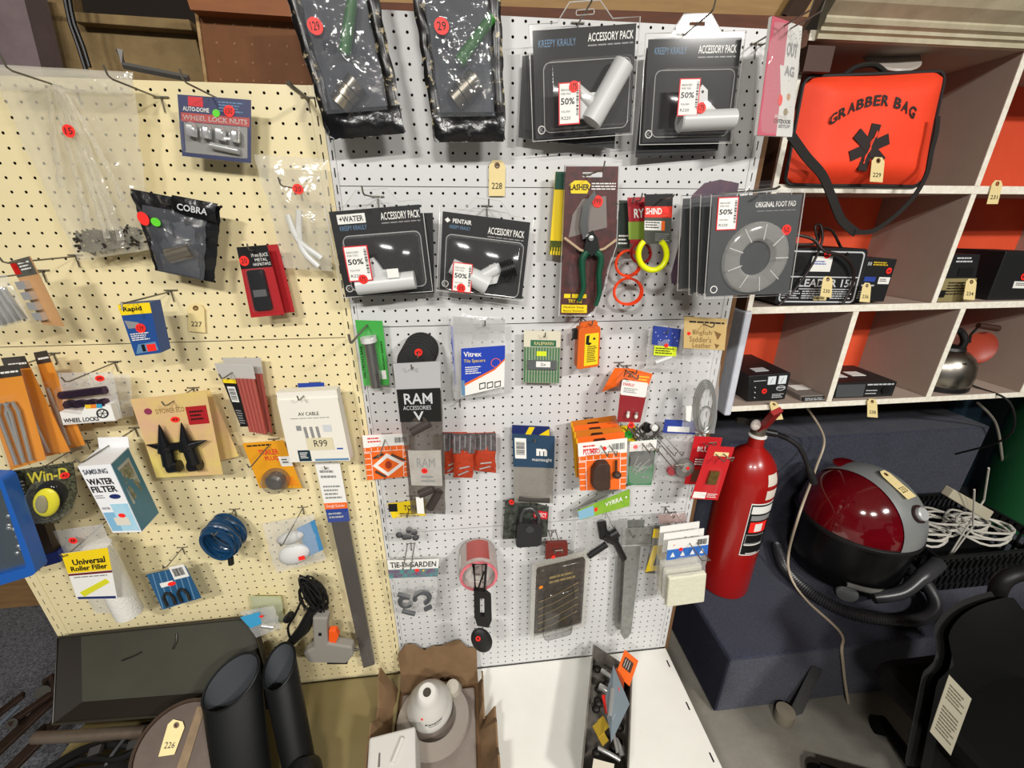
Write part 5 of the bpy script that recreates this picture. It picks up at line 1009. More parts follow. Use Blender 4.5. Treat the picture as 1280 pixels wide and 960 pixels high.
gm = mat('clamp_grey', '#4b4d50', .45); g = G(); g.tube(ringpts(f, .68, .64, .022, 160, 430, 22, .008), .0075, 8); g.tube(ringpts(f, .3, .70, .018, 30, 300, 20, .006), .0075, 8); g.build('hose_clamp', gm, t, True); 
for q_ in ((.14, .55, .4, .62), (.2, .85, .5, .92), (.75, .85, .9, .8)): f.rod(*q_, .007, .009, 10).build('clamp_body', gm, t, True)
p = f.P(.42, .06); hook(p.x, p.z + .018, .10, 'carrying the bag of hose clamps', dbl=True)
pk = mat('roll_pink', '#e0757f', .35); c = at(597, 690, -.02); t = thing('pink_tape_roll', 'fat roll of pink edged tape hanging on a double hook', 'tape roll', c)
G().lathe([(.034, 0), (.052, 0), (.055, .004), (.055, .088), (.052, .092), (.046, .093)], c, (0, -1, 0), 40, ring=True).build('roll', film('roll_film', .6, '#cdbcb6', .15), t, True); G().lathe([(.046, .0905), (.053, .0905), (.0535, .095), (.046, .0952)], c, (0, -1, 0), 40, ring=True).build('pink_rim', pk, t, True); G().lathe([(.02, .07), (.046, .072), (.046, .074), (.02, .072)], c, (0, -1, 0), 36, ring=True).build('grey_face', mat('roll_face', '#b9b4ae', .5), t, True)
g = G(); g.sheet(lambda u, v: c + V((.0556 * math.cos(D(55 + 70 * u)), -.01 - .07 * v, .0556 * math.sin(D(55 + 70 * u)))), 12, 2); g.build('red_wrap', mat('wrap_red', '#a8504a', .4), t, True); g = G(); g.sheet(lambda u, v: c + V((.0558 * math.cos(D(150 + 35 * u)), -.03 - .05 * v, .0558 * math.sin(D(150 + 35 * u)))), 8, 2); g.build('barcode_patch', white, t, True)
hook(c.x, c.z + .024, .16, 'carrying the pink tape roll and the black tool', dbl=True)
t = thing('strap_tool', 'black folding tool with oval head hanging from the pink roll hook', 'tool', at(600, 740, -.16)); f = F((588, 702), (616, 702), (616, 784), (590, 784), -.165)
f.tube([(.12, .04, 0), (.7, .04, 0), (.62, .42, 0), (.42, .46, 0), (.2, .42, 0)], .0035, 8, True).build('frame_loop', bplast, t, True); f.tube([(.3, .42, 0), (.6, .14, .002)], .0028, 8).build('cross_bar', bplast, t, True); f.poly([(.12, .4), (.62, .42), (.92, .5), (.95, .86), (.8, .98), (.25, .95), (.12, .8)], -.008, .006, holes=[f.rrect(.4, .52, .6, .8, .002, 2)]).build('handle_block', bplast, t, bevel=.002)
f2_ = F((586, 778), (614, 775), (618, 822), (590, 824), -.15); g = G(); g.ell(f2_.P(.5, .5), (.030, .016, .050), (V((.95, 0, .25)), V((0, 1, 0)), V((-.25, 0, .95))), 18, 12); g.build('oval_head', brubber, t, True); sticker(f2_, .36, .3, .007, t, '!', n=.0175, sq=1.5)
f, t = pack('trimmer_head_pack', 'large dark clamshell pack with rounded corners and gold print', 'pack', ((667, 706), (735, 690), (730, 781), (664, 798)), -.06, mat('clam_dark', '#2a2520', .45, noise=(45, .12), col2='#4a4238'), out=[(.06, .03), (.9, .03), (.97, .1), (.95, .97), (.04, .98)]); f.poly(f.rrect(-.03, -.03, 1.03, 1.03, .012), .0009, .0016, holes=[f.rrect(.05, .04, .95, .95, .01)]).build('clear_rim', film('clam_rim', .3, '#c9c6bc', .15), t); f.blister(.06, .05, .94, .95, .014, .014).build('blister', clear, t, 50)
f.blister(.2, .34, .76, 1.02, .026, .02).build('bulge', film('clam_smoke', .25, '#3a342c', .08), t, 50); g = G()
for i in range(5): f.tube([(.12, .5 + .1 * i, .002), (.4, .46 + .1 * i, .003), (.85, .36 + .1 * i, .002)], .0012, 5, g=g)
g.build('gold_lines', mat('gold_print', '#8d7a4c', .5), t); f.lines(.3, .2, .9, .32, 2, mat('gold_print', '#8d7a4c', .5), t, n=.0014); sticker(f, .13, .25, .0065, t, n=.017, col=mat('sticker_orange', '#ff8a1c', .5), sq=.9)
h = F((682, 677), (709, 676), (709, 692), (681, 697), -.065); h.poly(h.rrect(0, 0, 1, 1, .004), -.004, .008).build('red_top', mat('top_maroon', '#6a2018', .4), t, bevel=.002); sticker(h, .35, .9, .006, t, n=.0095); hookf(h, .5, .3, 'carrying the dark clamshell pack', .03, dbl=True)
h = F((640, 676), (735, 672), (735, 710), (640, 710), -.03)
# pink indoor/outdoor pack at the top right
f, t = pack('dog_mat_pack', 'pink and white glossy pack hanging at the top right corner', 'pack', ((965, 20), (1003, 33), (990, 171), (946, 169)), (-.11, -.07, -.07, -.11), None)
f.slab(0, 0, 1, 1, -.006, 0).build('pack_body', white, t); f.slab(.0, .0, .52, 1, .0004, .001).build('pink_side', mat('pack_pink', '#d2697a', .3), t); f.text('OUT', .56, .16, .9, .28, grey, t, .0012, bold=.03); f.text('AG', .56, .36, .86, .45, grey, t, .0012, bold=.03)
f.poly(f.circ(.76, .63, .006, 16), .0008, .0014).build('round_print', mat('print_biscuit', '#c9976a', .5), t); f.poly(f.circ(.72, .77, .0065, 16), .0008, .0014).build('round_print', mat('print_olive', '#9c8a5c', .5), t); f.text('INDOOR', .42, .8, .78, .83, white, t, .0014, bold=.02); f.text('OUTDOOR', .4, .84, .9, .88, black, t, .0014, bold=.02); f.text('SETUP', .56, .89, .9, .92, grey, t, .0014, bold=.02); sticker(f, .52, .67, .0065, t, sq=1.5, n=.0016)
g = G(); rr = random.Random(9)
for i in range(26): u, v = .55 + .42 * rr.random(), rr.random(); f.tube([(u, v, .0008), (u + .03, v - .012, .0008)], .0005, 4, g=g)
g.build('dash_pattern', grey, t); f.bag(.008, 8, 16, .002, 99, back=False).build('clear_wrap', crink, t, True)
p = f.P(.5, .05); hook(p.x, p.z, .16, 'carrying the pink and white pack', dbl=True)
# black leaf-patterned valve bags
leaf = mat('bag_leaf', '#161515', .3, noise=(75, .03, .40), col2='#b9ab8a'); win = film('valve_window', .38, '#6d7076', .06, .9, bscale=34); bagb = mat('bag_black', '#141416', .25, bump=(40, .6))
def valve_bag(label, pts, Y, seed, hp, cyl, stk, txt):
    f, t = pack('valve_bag', label, 'bag', pts, Y, None, group='black patterned valve bags')
    back = f.bag(.004, 16, 24, .003, seed); back.build('bag_back', mat('bag_inner_grey', '#4d5056', .5), t, True)
    for nm, (u0, v0, u1, v1) in (('left_border', (-.02, .0, .12, 1.0)), ('right_border', (.86, 0, 1.02, 1.0))): f.sub(u0, v0, u1, v1, .006).bag(.005, 4, 24, .003, seed + 1).build(nm, leaf, t, True)
    f.sub(0, .82, 1, 1.01, .008).bag(.010, 14, 6, .006, seed + 2).build('bottom_fold', bagb, t, True); f.sub(0, 0, 1, .16, .006).bag(.005, 12, 4, .002, seed + 5).build('top_band', bagb, t, True)
    g = G(); f.rod(*hp, .011, .016, 12, g, .009); g.build('green_handle', mat('valve_green', '#3c8a36', .4), t, True); g = G()
    for k in range(3):
        a, b = k / 3, (k + .92) / 3; u0, v0, u1, v1 = cyl; f.rod(u0 + (u1 - u0) * a, v0 + (v1 - v0) * a, u0 + (u1 - u0) * b, v0 + (v1 - v0) * b, .019 if k != 1 else .021, .014, 20, g)
    g.build('metal_body', mat('valve_metal', '#b3ab9b', .3, .9), t, 50)
    f.sub(.1, .13, .88, .86, .026).bag(.012, 16, 20, .006, seed + 3, back=False).build('clear_window', win, t, True); sticker(f, *stk, .0125, t, txt, n=.041); return f
f = valve_bag('black leaf-patterned bag with green handled valve, left one at the top', ((350, -40), (464, -40), (506, 166), (414, 174)), -.06, 101, (.48, .50, .72, .2), (.25, .80, .55, .66), (.26, .37), '129')
p = f.P(.5, .1); hook(p.x, p.z, .1, 'carrying the left valve bag')
f = valve_bag('black leaf-patterned bag with green handled valve, right one at the top', ((512, -40), (622, -40), (630, 176), (545, 177)), -.06, 111, (.45, .53, .9, .28), (.32, .76, .66, .62), (.28, .36), '29')
p = f.P(.5, .1); hook(p.x, p.z, .1, 'carrying the right valve bag')
p = at(385, 124, 0); hook(p.x, p.z, .10, 'ending in a black tip between the two pegboards', tip=.0, thin=.004)
# ================================================================ goods on the cream pegboard
rr = random.Random(5)
# big polybag with nails
t = thing('nail_bag', 'big crumpled clear polythene bag with dark nails at the bottom', 'bag', at(120, 200, -.05)); f = F((-14, 84), (166, 92), (190, 312), (98, 326), -.045)
f.bag(.02, 20, 28, .010, 201, prof=lambda v: .25 + .75 * v ** 1.5 * (1 - v) ** .2 * 1.3).build('bag', film('poly_film', .24, '#e6e0cc', .14, .5, bscale=22, ior=1.4), t, True)
h = F((-14, 80), (166, 90), (164, 118), (0, 112), -.05); h.bag(.006, 18, 5, .006, 202, back=False).build('folded_top', film('poly_fold', .5, '#d6d0c0', .12, .6, bscale=30), t, True)
g = G()
for i in range(300):
    u, v = rr.uniform(.13, .9), rr.uniform(.85, .965); a = rr.uniform(0, 6.28); L = .012; g.tube([f.P(u, v, .002), f.P(u + L / f.w * math.cos(a), v + L / f.h * math.sin(a) * .6, rr.uniform(.0, .012))], .0022, 5)
o = g.build('nails', mat('nail_dark', '#3a352e', .5, .5), t); o['kind'] = 'stuff'; 
for q_, (ua, ub, va, vb, wd_) in enumerate(((.46, .58, .08, .9, .006), (.5, .74, .1, .92, .008), (.48, .66, .1, .86, .005), (.44, .42, .15, .8, .005), (.52, .86, .12, .7, .005), (.4, .28, .1, .6, .004))):
    g = G(); g.sheet(lambda u, v: f.P(ua + (ub - ua) * v + (u - .5) * wd_ / f.w * (.4 + 1.6 * v), va + (vb - va) * v, .008 + .016 * v + .010 * (1 - abs(2 * u - 1)) + .002 * math.sin(31 * v + q_)), 4, 24); g.build('film_fold', film('poly_fold2', .3, '#efeadb', .2, .5, bscale=70, gloss=.2), t, True)
sticker(f, .5, .31, .0095, t, '15', n=.024, sq=1.1)
p = at(86, 112, -.02); hook(p.x, p.z, .135, 'piercing the big nail bag', tip=.02)
p = at(203, 124, 0); hook(p.x, p.z, .135, 'hanging empty between the nail bag and the wheel lock nuts', tip=.016)
f, t = pack('wheel_nut_pack', 'blue WHEEL LOCK NUTS blister pack with four chrome nuts', 'blister pack', ((222, 118), (314, 125), (314, 204), (228, 195)), -.045, mat('card_navy2', '#2e3560', .45))
f.slab(.03, .28, .98, .42, .0009, .0013).build('red_band', mat('band_red2', '#b5443f', .5), t); f.text('WHEEL LOCK NUTS', .05, .31, .95, .39, white, t, .0017, bold=.02); f.text('AUTO-DOME', .06, .18, .42, .25, white, t, .0014, bold=.02); f.slab(.14, .02, .34, .17, .0009, .0013).build('red_logo', rimr, t); f.lines(.55, .06, .92, .24, 4, pale, t); f.slab(.06, .43, .95, .93, .0009, .0013).build('grey_window', mat('window_grey', '#8d8c88', .4), t)
chrome = mat('chrome', '#dcdddd', .2, .65)
for i in range(4):
    u = .2 + .2 * i; G().lathe([(.0085, -.011), (.0095, -.009), (.0095, .006), (.0075, .010), (.004, .0125), (.001, .013)], f.P(u, .56 + .01 * i, .010), -f.vy, 6 + 10 * (i % 2)).build('chrome_nut', chrome, t, 40)
f.rod(.45, .78, .85, .83, .006, .008, 14).build('key_socket', chrome, t, 50); f.blister(.05, .4, .97, .95, .022, .006).build('blister', clear, t, 50); sticker(f, .70, .20, .0095, t, '150', n=.002); sticker(f, .52, .25, .0065, t, '', col=green_st, n=.002)
p = f.P(.45, -.03); hook(p.x, p.z, .13, 'carrying the wheel lock nut pack', tip=.016); f.slab(-.02, -.06, 1.02, 1.03, .0014, .0017).build('clear_shell', clear, t)
f, t = pack('plastic_hook_bag', 'clear bag with curved white plastic hooks', 'bag', ((318, 193), (410, 199), (416, 339), (356, 335)), -.04, None); f.bag(.016, 12, 18, .006, 211).build('bag', film('poly_film2', .2, '#e9e6da', .13, .5, bscale=26, ior=1.4), t, True)
for a, b, c_ in (((.3, .5), (.42, .72), (.8, .88)), ((.5, .45), (.45, .78), (.72, .96))):
    g = G(); g.tube(smooth([f.P(*a, .004), f.P(*b, .008), f.P(*c_, .004)]), .0065, 9); g.build('white_hook', wplast, t, True)
sticker(f, .57, .27, .0095, t, '20', n=.018); hookf(f, .46, .26, 'carrying the bag of white plastic hooks', .07)
t = thing('valve_bag', 'crumpled black bag with grey window hanging on the cream pegboard', 'bag', at(222, 295, -.06), 'black patterned valve bags'); f = F((163, 236), (277, 258), (267, 353), (194, 338), -.055)
f.bag(.012, 16, 16, .007, 221).build('bag_back', bagb, t, True); f.sub(.12, .16, .88, .98, .012).bag(.014, 14, 14, .008, 222, back=False).build('clear_window', win, t, True); f.sub(.2, .2, .8, .97, .006).bag(.008, 8, 8, .003, 225, back=False).build('bag_inner', mat('bag_inner_grey', '#4d5056', .5), t, True); f.sub(.5, -.03, 1.0, .2, .014).bag(.006, 8, 4, .003, 223).build('folded_flap', bagb, t, True); f.text('COBRA', .58, .05, .92, .13, lt, t, .024, bold=.02)
g = G(); f.rod(.38, .74, .72, .6, .015, .016, 18, g); g.build('metal_body', mat('valve_metal', '#b3ab9b', .3, .9), t, 50); sticker(f, .16, .32, .0095, t, '', n=.024, sq=1.3); sticker(f, .32, .33, .008, t, '', col=green_st, n=.027); hookf(f, .42, .1, 'carrying the crumpled black bag', .03)
red2 = mat('card_red3', '#a81c22', .45)
for k, lb in ((1, 'rear red hasp card, edge showing at the right'), (0, 'red and black card with a black metal hasp and staple')):
    f = F((296, 309), (334, 306), (356, 393), (314, 397), -.06).shift(.012 * k, .025 * k, 0); t = thing('hasp_card', lb, 'card', f.o, 'hasp and staple cards'); f.slab(0, 0, 1, 1, 0, .001).build('card', red2, t)
    if k == 0:
        f.slab(0, 0, 1, .3, .0011, .0015).build('black_header', black, t); f.text('19 mm BLACK', .42, .1, .96, .15, white, t, .0018); f.text('METAL', .5, .17, .9, .21, white, t, .0018); f.text('HASP&STAPLE', .42, .23, .97, .27, white, t, .0018); f.poly(f.rrect(.2, .32, .72, .9, .004), .001, .008).build('hasp', mat('hasp_black', '#17171a', .35), t, bevel=.001); f.slab(.28, .6, .68, .7, .0081, .010).build('staple', mat('staple_grey', '#9a9a9a', .3, .8), t); f.blister(.16, .3, .78, .93, .014, .005).build('blister', clear, t, 50); sticker(f, .16, .19, .010, t, '20', n=.002)
p = f.P(.5, .06); hook(p.x, p.z, .08, 'carrying the red hasp cards')
# far left packs
f, t = pack('spark_pack', 'narrow tan pack with chrome bits and red corner at the far left', 'blister pack', ((12, 327), (38, 320), (81, 408), (54, 406)), -.11, mat('card_tan', '#b78a58', .55)); f.slab(.0, .0, .95, .24, .001, .0014).build('dark_header', mat('header_olive', '#4a4a40', .5), t); f.slab(0, .02, .28, .2, .0015, .0018).build('red_corner', red, t); f.lines(.35, .05, .9, .18, 3, white, t, n=.002)
for i in range(4): f.slab(.02, .3 + .16 * i, .42, .42 + .16 * i, .001, .012).build('chrome_bit', chrome, t)
f.blister(-.04, .26, .5, .98, .02, .006).build('blister', clear, t, 50); f.slab(-.06, -.04, 1.08, 1.04, .0015, .0018).build('clear_shell', clear, t); p = f.P(.7, .05); hook(p.x, p.z, .155, 'carrying the narrow tan pack')
f, t = pack('bolt_bag', 'clear bag of grey bolts cut off by the left border', 'bag', ((-25, 345), (8, 343), (38, 400), (-5, 412)), -.10, None); f.bag(.012, 8, 10, .004, 231).build('bag', crink, t, True); g = G()
for i in range(4): f.rod(.1 + .2 * i, .25, .3 + .2 * i, .95, .0055, .004, 8, g)
o = g.build('bolts', mat('bolt_grey', '#a1a09c', .35, .5), t, True); o['kind'] = 'stuff'; hookf(f, .5, .05, 'carrying the bag of grey bolts', .02)
f, t = pack('staple_box', 'blue and yellow box of staples with a red 139 sticker', 'box', ((147, 381), (187, 378), (201, 441), (169, 445)), -.11, None); f.slab(0, 0, 1, 1, -.032, 0).build('box_body', mat('box_blue', '#1f4a8c', .45), t); f.slab(0, 0, 1, .2, .0002, .0008).build('yellow_band', yellow, t); f.text('Rapid', .12, .05, .72, .16, black, t, .0012, bold=.03); f.poly([(.05, .3), (.5, .36), (.45, .46), (.1, .46)], .0002, .0008).build('staple_print', grey, t); f.lines(.1, .56, .8, .72, 4, white, t); f.poly([(.08, .96), (.25, .78), (.9, .76), (.95, .94)], .0002, .0008).build('pale_panel', pale, t); f.slab(.55, .8, .88, .94, .0009, .0014).build('red_panel', red, t); f.slab(.36, .79, .48, .93, .0009, .0014).build('black_panel', black, t); sticker(f, .52, .47, .0095, t, '139', n=.0014)
f.slab(.1, -.06, 1.0, 0, -.03, -.029).build('hang_tab', clear, t); p = f.P(.6, .02); hook(p.x, p.z + .008, .15, 'carrying the staple box', tip=-.012)
tagcard(F((234, 380), (255, 380), (257, 416), (236, 414), -.006), '227', 'manila stock tag numbered 227 on the cream pegboard')
# orange allen-key packs
ot = mat('card_amber', '#d98a1c', .5)
for k, (pts, Y, lb) in enumerate(((((45, 448), (62, 445), (107, 556), (80, 562)), -.06, 'rear amber tool pack of three at the left border'), (((5, 455), (35, 452), (88, 564), (50, 572)), -.09, 'middle amber tool pack of three at the left border'), (((-26, 468), (26, 462), (58, 574), (14, 587)), -.12, 'front amber tool pack with bent steel rods at the left border'))):
    f, t = pack('rod_tool_pack', lb, 'tool pack', pts, Y, ot, group='amber tool packs'); f.slab(0, -.06, 1, .06, .001, .0016).build('black_header', mat('header_black2', '#2b241c', .5), t); f.lines(.2, .0, .95, .04, 1, white, t, n=.002, ragged=0); f.slab(-.05, -.12, 1.08, 1.04, .002, .0024).build('clear_shell', clear, t); f.blister(.12, .24, .8, .98, .016, .006).build('blister', clear, t, 50)
    if k == 2:
        for a in (.3, .5): f.tube([(a, .95, .008), (a - .05, .4, .008), (a + .05, .3, .008), (a + .18, .3, .008), (a + .25, .4, .008), (a + .2, .95, .008)], .0032, 8).build('steel_rod', steel, t, True)
    else: f.rod(.35, .3, .45, .95, .0035, .008, 8).build('steel_rod', steel, t, True)
p = f.P(.5, .0); hook(p.x, p.z, .15, 'carrying the amber tool packs')
f, t = pack('wheel_lock_pack', 'WHEEL LOCKS clamshell with dark purple nuts and colour wheel print', 'blister pack', ((73, 466), (141, 465), (153, 523), (83, 528)), -.075, None); f.slab(0, .0, 1, 1, 0, .0008).build('clear_back', milky, t); f.poly([(.03, .72), (.4, .8), (.5, .62), (.95, .62), (.98, .98), (.06, .99)], .001, .016).build('white_card', white, t); f.text('WHEEL LOCKS', .08, .86, .7, .95, black, t, .0165, bold=.03); f.poly(f.circ(.78, .8, .012, 18), .0165, .017, holes=[f.circ(.78, .8, .009, 18)]).build('wheel_print', black, t); g = G()
for i in range(6): a = i * math.pi / 3; f.tube([(.78, .8, .017), (.78 + .01 / f.w * math.cos(a), .8 + .01 / f.h * math.sin(a), .017)], .0007, 4, g=g)
g.build('spokes', black, t)
for i, (cc, u) in enumerate((('#e8c020', .5), ('#e88020', .6), ('#2fa0c8', .7))): f.slab(u, .6, u + .1, .68, .0165, .0169).build('colour_patch', mat('patch' + str(i), cc, .5), t)
pur = mat('nut_purple', '#3a1f3f', .2, .7); f.rod(.05, .42, .85, .34, .009, .008, 14).build('purple_bar', pur, t, 50)
for i in range(4): f.rod(.12 + .2 * i, .62, .24 + .2 * i, .6, .010, .008, 6).build('purple_nut', pur, t)
f.blister(.0, .22, 1, .98, .022, .008).build('blister', clear, t, 50); sticker(f, .75, .12, .0095, t, '349', n=.002, sq=.75); f0, t0 = pack('wheel_lock_pack', 'second clear wheel lock clamshell behind the first, empty edge at the right', 'blister pack', ((110, 468), (163, 468), (167, 520), (120, 524)), -.03, None); f0.slab(0, 0, 1, 1, 0, .0008).build('clear_back', milky, t0); f0.blister(.05, .25, .95, .95, .02, .008).build('blister', clear, t0, 50); hookf(f, .55, .02, 'carrying the wheel lock packs', .06)
# round-bottomed pack
f, t = pack('puncture_pack', 'round-bottomed black mesh pack with a yellow oval tool', 'blister pack', ((16, 588), (92, 577), (98, 640), (28, 655)), -.12, mat('mesh_card', '#54543f', .5, noise=(150, .08), col2='#232319'), out=[(0, 0), (1, 0), (1.02, .6), (.9, .9), (.62, 1.1), (.35, 1.1), (.1, .9), (0, .6)]); f.text('Win-D', .22, .08, .9, .28, mat('print_lime', '#c5b83a', .5), t, bold=.02); g = G(); g.ell(f.P(.56, .64, .012), (.028, .010, .038), (f.ux, -f.n, -f.vy)); g.build('yellow_oval', mat('oval_yellow', '#d9cf2a', .4), t, True); g = G(); g.ell(f.P(.55, .62, .022), (.013, .004, .024), (f.ux, -f.n, -f.vy)); g.build('grey_core', mat('core_grey', '#8d8768', .5), t, True); f.poly(f.circ(.58, .56, .036, 24, .04), .0009, .0013).build('black_oval_print', black, t); f.blister(.24, .22, .9, 1.04, .026, .03, taper=.3).build('blister', clear, t, 50); sticker(f, .86, .22, .0105, t, '40', n=.004, sq=.8); f.lines(.06, .2, .16, .8, 9, lt, t); hookf(f, .48, .03, 'carrying the round-bottomed pack', .02)  # flat black ellipse on the mesh card behind the yellow oval
# water filter box
F1 = F((97, 583), (138, 580), (177, 665), (141, 666), -.17); t = thing('water_filter_box', 'white and blue water filter carton with its blue side turned right', 'box', F1.P(.5, 1)); F2 = F((122, 561), (160, 559), (199, 641), (165, 643), -.09)
g = G(); g.hexa(F2.c + F1.c); g.build('carton', mat('carton_white', '#e9eaec', .45), t); sd = F(F1.c[1], F2.c[1], F2.c[2], F1.c[2], 0); sd.n = V((1, 0, 0)) if sd.n.x < 0 else sd.n
if (CAM - sd.o).dot(sd.n) < 0: sd.n = -sd.n
sd.slab(.02, .01, .98, .99, .0002, .0008).build('blue_side', mat('carton_blue', '#3b7f9c', .45), t); sd.slab(.15, .1, .8, .62, .0009, .0013).build('grey_frame', mat('frame_grey', '#b9bdb9', .5), t); sd.slab(.22, .14, .72, .34, .0014, .0018).build('photo_print', mat('photo_olive', '#6d6f55', .5, noise=(80, .1), col2='#a5a795'), t); sd.slab(.22, .38, .72, .57, .0014, .0018).build('photo_print', mat('photo_olive', '#6d6f55', .5), t); sd.lines(.2, .7, .8, .85, 4, pale, t, n=.0012)
f = F1; f.text('SAMSUNG', .08, .05, .82, .12, mat('sam_ink', '#4a4f5a', .5), t, .001, bold=.02); f.text('WATER', .06, .18, .86, .27, black, t, .001, bold=.03); f.text('FILTER', .06, .29, .86, .38, black, t, .001, bold=.03); f.poly(f.circ(.68, .45, .011, 18, .006), .0002, .0008).build('navy_badge', mat('badge_navy', '#1f2f66', .4), t); f.lines(.06, .42, .42, .48, 2, grey, t); f.slab(.4, .56, .97, .97, .0002, .0007).build('sky_panel', mat('panel_sky', '#8cc4de', .5, noise=(30, .25), col2='#bcdbe6'), t); f.slab(.04, .68, .4, .97, .0002, .0007).build('pale_panel', mat('panel_pale', '#7fb3d2', .5), t); f.text('WATER', .08, .6, .34, .635, black, t, .001); f.slab(.3, .76, .78, .88, .0008, .0012).build('cream_panel', mat('panel_cream', '#d9d3c4', .5), t); sticker(f, .62, .73, .007, t, '', n=.0014, sq=.8)
F((122, 547), (160, 546), (162, 562), (124, 563), -.085).slab(0, 0, 1, 1, -.001, 0).build('hang_tab', mat('carton_white', '#e9eaec', .45), t); p = at(136, 557, -.085); hook(p.x, p.z, .165, 'carrying the water filter carton')
# horn card
hn = mat('card_pinkyellow', '#d9c866', .5, noise=(6, .18), col2='#d29f8e')
f0, t0 = pack('horn_card', 'second pink and yellow card showing behind the black horns', 'card', ((205, 495), (262, 487), (299, 570), (240, 585)), -.035, hn, group='horn cards')
f, t = pack('horn_card', 'pink and yellow card carrying a pair of black spiked horns', 'card', ((163, 499), (258, 489), (279, 593), (196, 597)), -.075, hn, group='horn cards'); f.slab(.68, .15, .96, .36, .001, .0015).build('red_label', red2, t); f.lines(.72, .2, .92, .33, 3, black, t, n=.002); f.text("D'POWER ECO", .28, .14, .66, .2, mat('gold_ink', '#7a5a2a', .5), t); g = G(); f.poly(f.circ(.18, .16, .008, 14), .001, .0015, g=g); g.build('horn_logo', mat('logo_plum', '#8a3050', .5), t); sticker(f, .51, .28, .0095, t, '49', n=.0025, sq=.75)
hb_ = mat('horn_black', '#121214', .25)
for sx in (-1, 1):
    c = .5 + .15 * sx; g = G(); f.rod(c - .02, .62, c - .02 + .0, .30, .017, .014, 14, g, .001); g.build('spike', hb_, t, 50); g = G(); f.rod(c, .58, c + .27 * sx, .53, .013, .014, 12, g, .001); g.build('spike', hb_, t, 50); g = G(); f.rod(c, .55, c + .03 * sx, .8, .014, .014, 14, g); g.build('horn_stem', hb_, t, 50); g = G(); f.rod(c - .05, .83, c + .1, .82, .014, .014, 14, g); g.build('horn_foot', hb_, t, 50)
f.rod(.36, .58, .64, .56, .009, .014, 12).build('horn_bridge', hb_, t, 50); hookf(f, .55, .07, 'carrying the horn cards', .035)
# heat shrink packs
tr_ = mat('tube_rust', '#a8483c', .5)
for k, (pts, Y, lb) in enumerate(((((278, 447), (326, 447), (340, 541), (303, 540)), -.03, 'rear pack of rust red tubing with grey header'), (((268, 454), (316, 455), (333, 543), (300, 538)), -.055, 'front pack of rust red tubing with black label strip'))):
    f, t = pack('tubing_pack', lb, 'pack', pts, Y, None, group='rust red tubing packs'); f.slab(0, 0, 1, .2, 0, .001).build('grey_header', mat('header_grey', '#b9b6b0', .5), t)
    for i in range(5): g = G(); f.rod(.5 + .11 * i, .2, .46 + .13 * i, .98, .0042, .003, 8, g); g.build('tube', tr_, t, True)
    f.slab(-.02, .0, 1.03, 1.02, .009, .0093).build('clear_front', clear, t)
    if k: f.poly([(.12, .2), (.5, .2), (.46, .88), (.2, .9)], .010, .0105).build('black_strip', black, t); f.slab(.14, .2, .5, .25, .0106, .011).build('yellow_cap', yellow, t); f.slab(.2, .3, .42, .52, .0106, .011).build('barcode_patch', white, t); f.bars(.22, .32, .4, .5, 8, black, t, n=.0115, vert=False); f.lines(.22, .64, .44, .86, 6, grey, t, n=.0112)
hookf(f, .4, .12, 'carrying the rust red tubing packs', .05)
# AV cable box
f, t = pack('av_cable_box', 'white AV CABLE box with handwritten R99 price', 'box', ((344, 492), (420, 488), (438, 576), (363, 578)), -.085, None); f.slab(0, .1, 1, 1, -.03, 0).build('box_body', mat('av_white', '#e6e2d6', .5), t); f.slab(0, 0, 1, .1, -.03, -.004).build('lid_flap', mat('av_white', '#e6e2d6', .5), t); f.text('AV CABLE', .3, .27, .64, .32, ink, t, .001); f.lines(.16, .35, .8, .37, 1, grey, t, ragged=0)
for i in range(3): f.rod(.36 + .1 * i, .48, .37 + .1 * i, .63, .003, .001, 8).build('plug_print', grey, t)
f.slab(.22, .46, .3, .53, .0004, .0009).build('print_block', grey, t); f.slab(.66, .46, .8, .56, .0004, .0009).build('print_block', mat('print_lgrey', '#c9cdd0', .5), t); o = f.slab(.34, .64, .78, .82, .001, .0016).build('masking_tape', mat('tape_cream', '#d9cfae', .6), t); f.text('R99', .46, .67, .68, .77, ink, o, .002, name='handwriting'); f.slab(.16, .82, .36, .985, .0004, .001).build('dark_square', mat('sq_teal', '#16303f', .4), t); f.lines(.19, .85, .33, .95, 4, white, t, n=.0014); f.slab(.42, .955, .98, .985, .0004, .001).build('blue_icons', pale, t); f.slab(.82, .8, .92, .82, .0004, .001).build('blue_tick', blue, t)
bq = F((372, 479), (405, 478), (407, 490), (374, 491), -.035); bq.slab(0, 0, 1, 1, 0, .001).build('blue_back_card', mat('back_blue', '#2342a0', .5), t); hookf(f, .44, .06, 'carrying the AV cable box', .03)
# trailer plug
f, t = pack('trailer_plug_pack', 'amber TRAILER PLUG card with a round grey plug in clear bubble', 'blister pack', ((303, 554), (354, 550), (378, 610), (325, 610)), -.03, mat('card_amber2', '#e09a1a', .5)); f.text('TRAILER', .3, .16, .78, .27, rimr, t, bold=.02); f.text('PLUG', .4, .3, .72, .39, rimr, t, bold=.02); f.lines(.08, .05, .7, .12, 1, black, t); f.slab(.72, .32, 1, .52, .0009, .0014).build('price_flag', white, t); f.lines(.78, .37, .96, .48, 2, ink, t, n=.002); f.lines(.7, .75, .95, .95, 5, orange, t)
q = f.P(.5, .78, .001); G().lathe([(.032, 0), (.033, .012), (.030, .026), (.022, .036), (.001, .04)], q, f.n, 28).build('clear_bubble', film('smoke_bubble', .25, '#6d6862', .08), t, True); g = G(); g.lathe([(.022, .001), (.022, .02), (.016, .026), (.001, .027)], q, f.n, 20); g.build('grey_plug', mat('plug_grey', '#6a6865', .35, .5), t, True); hookf(f, .62, .08, 'sticking out past the trailer plug card', .11)
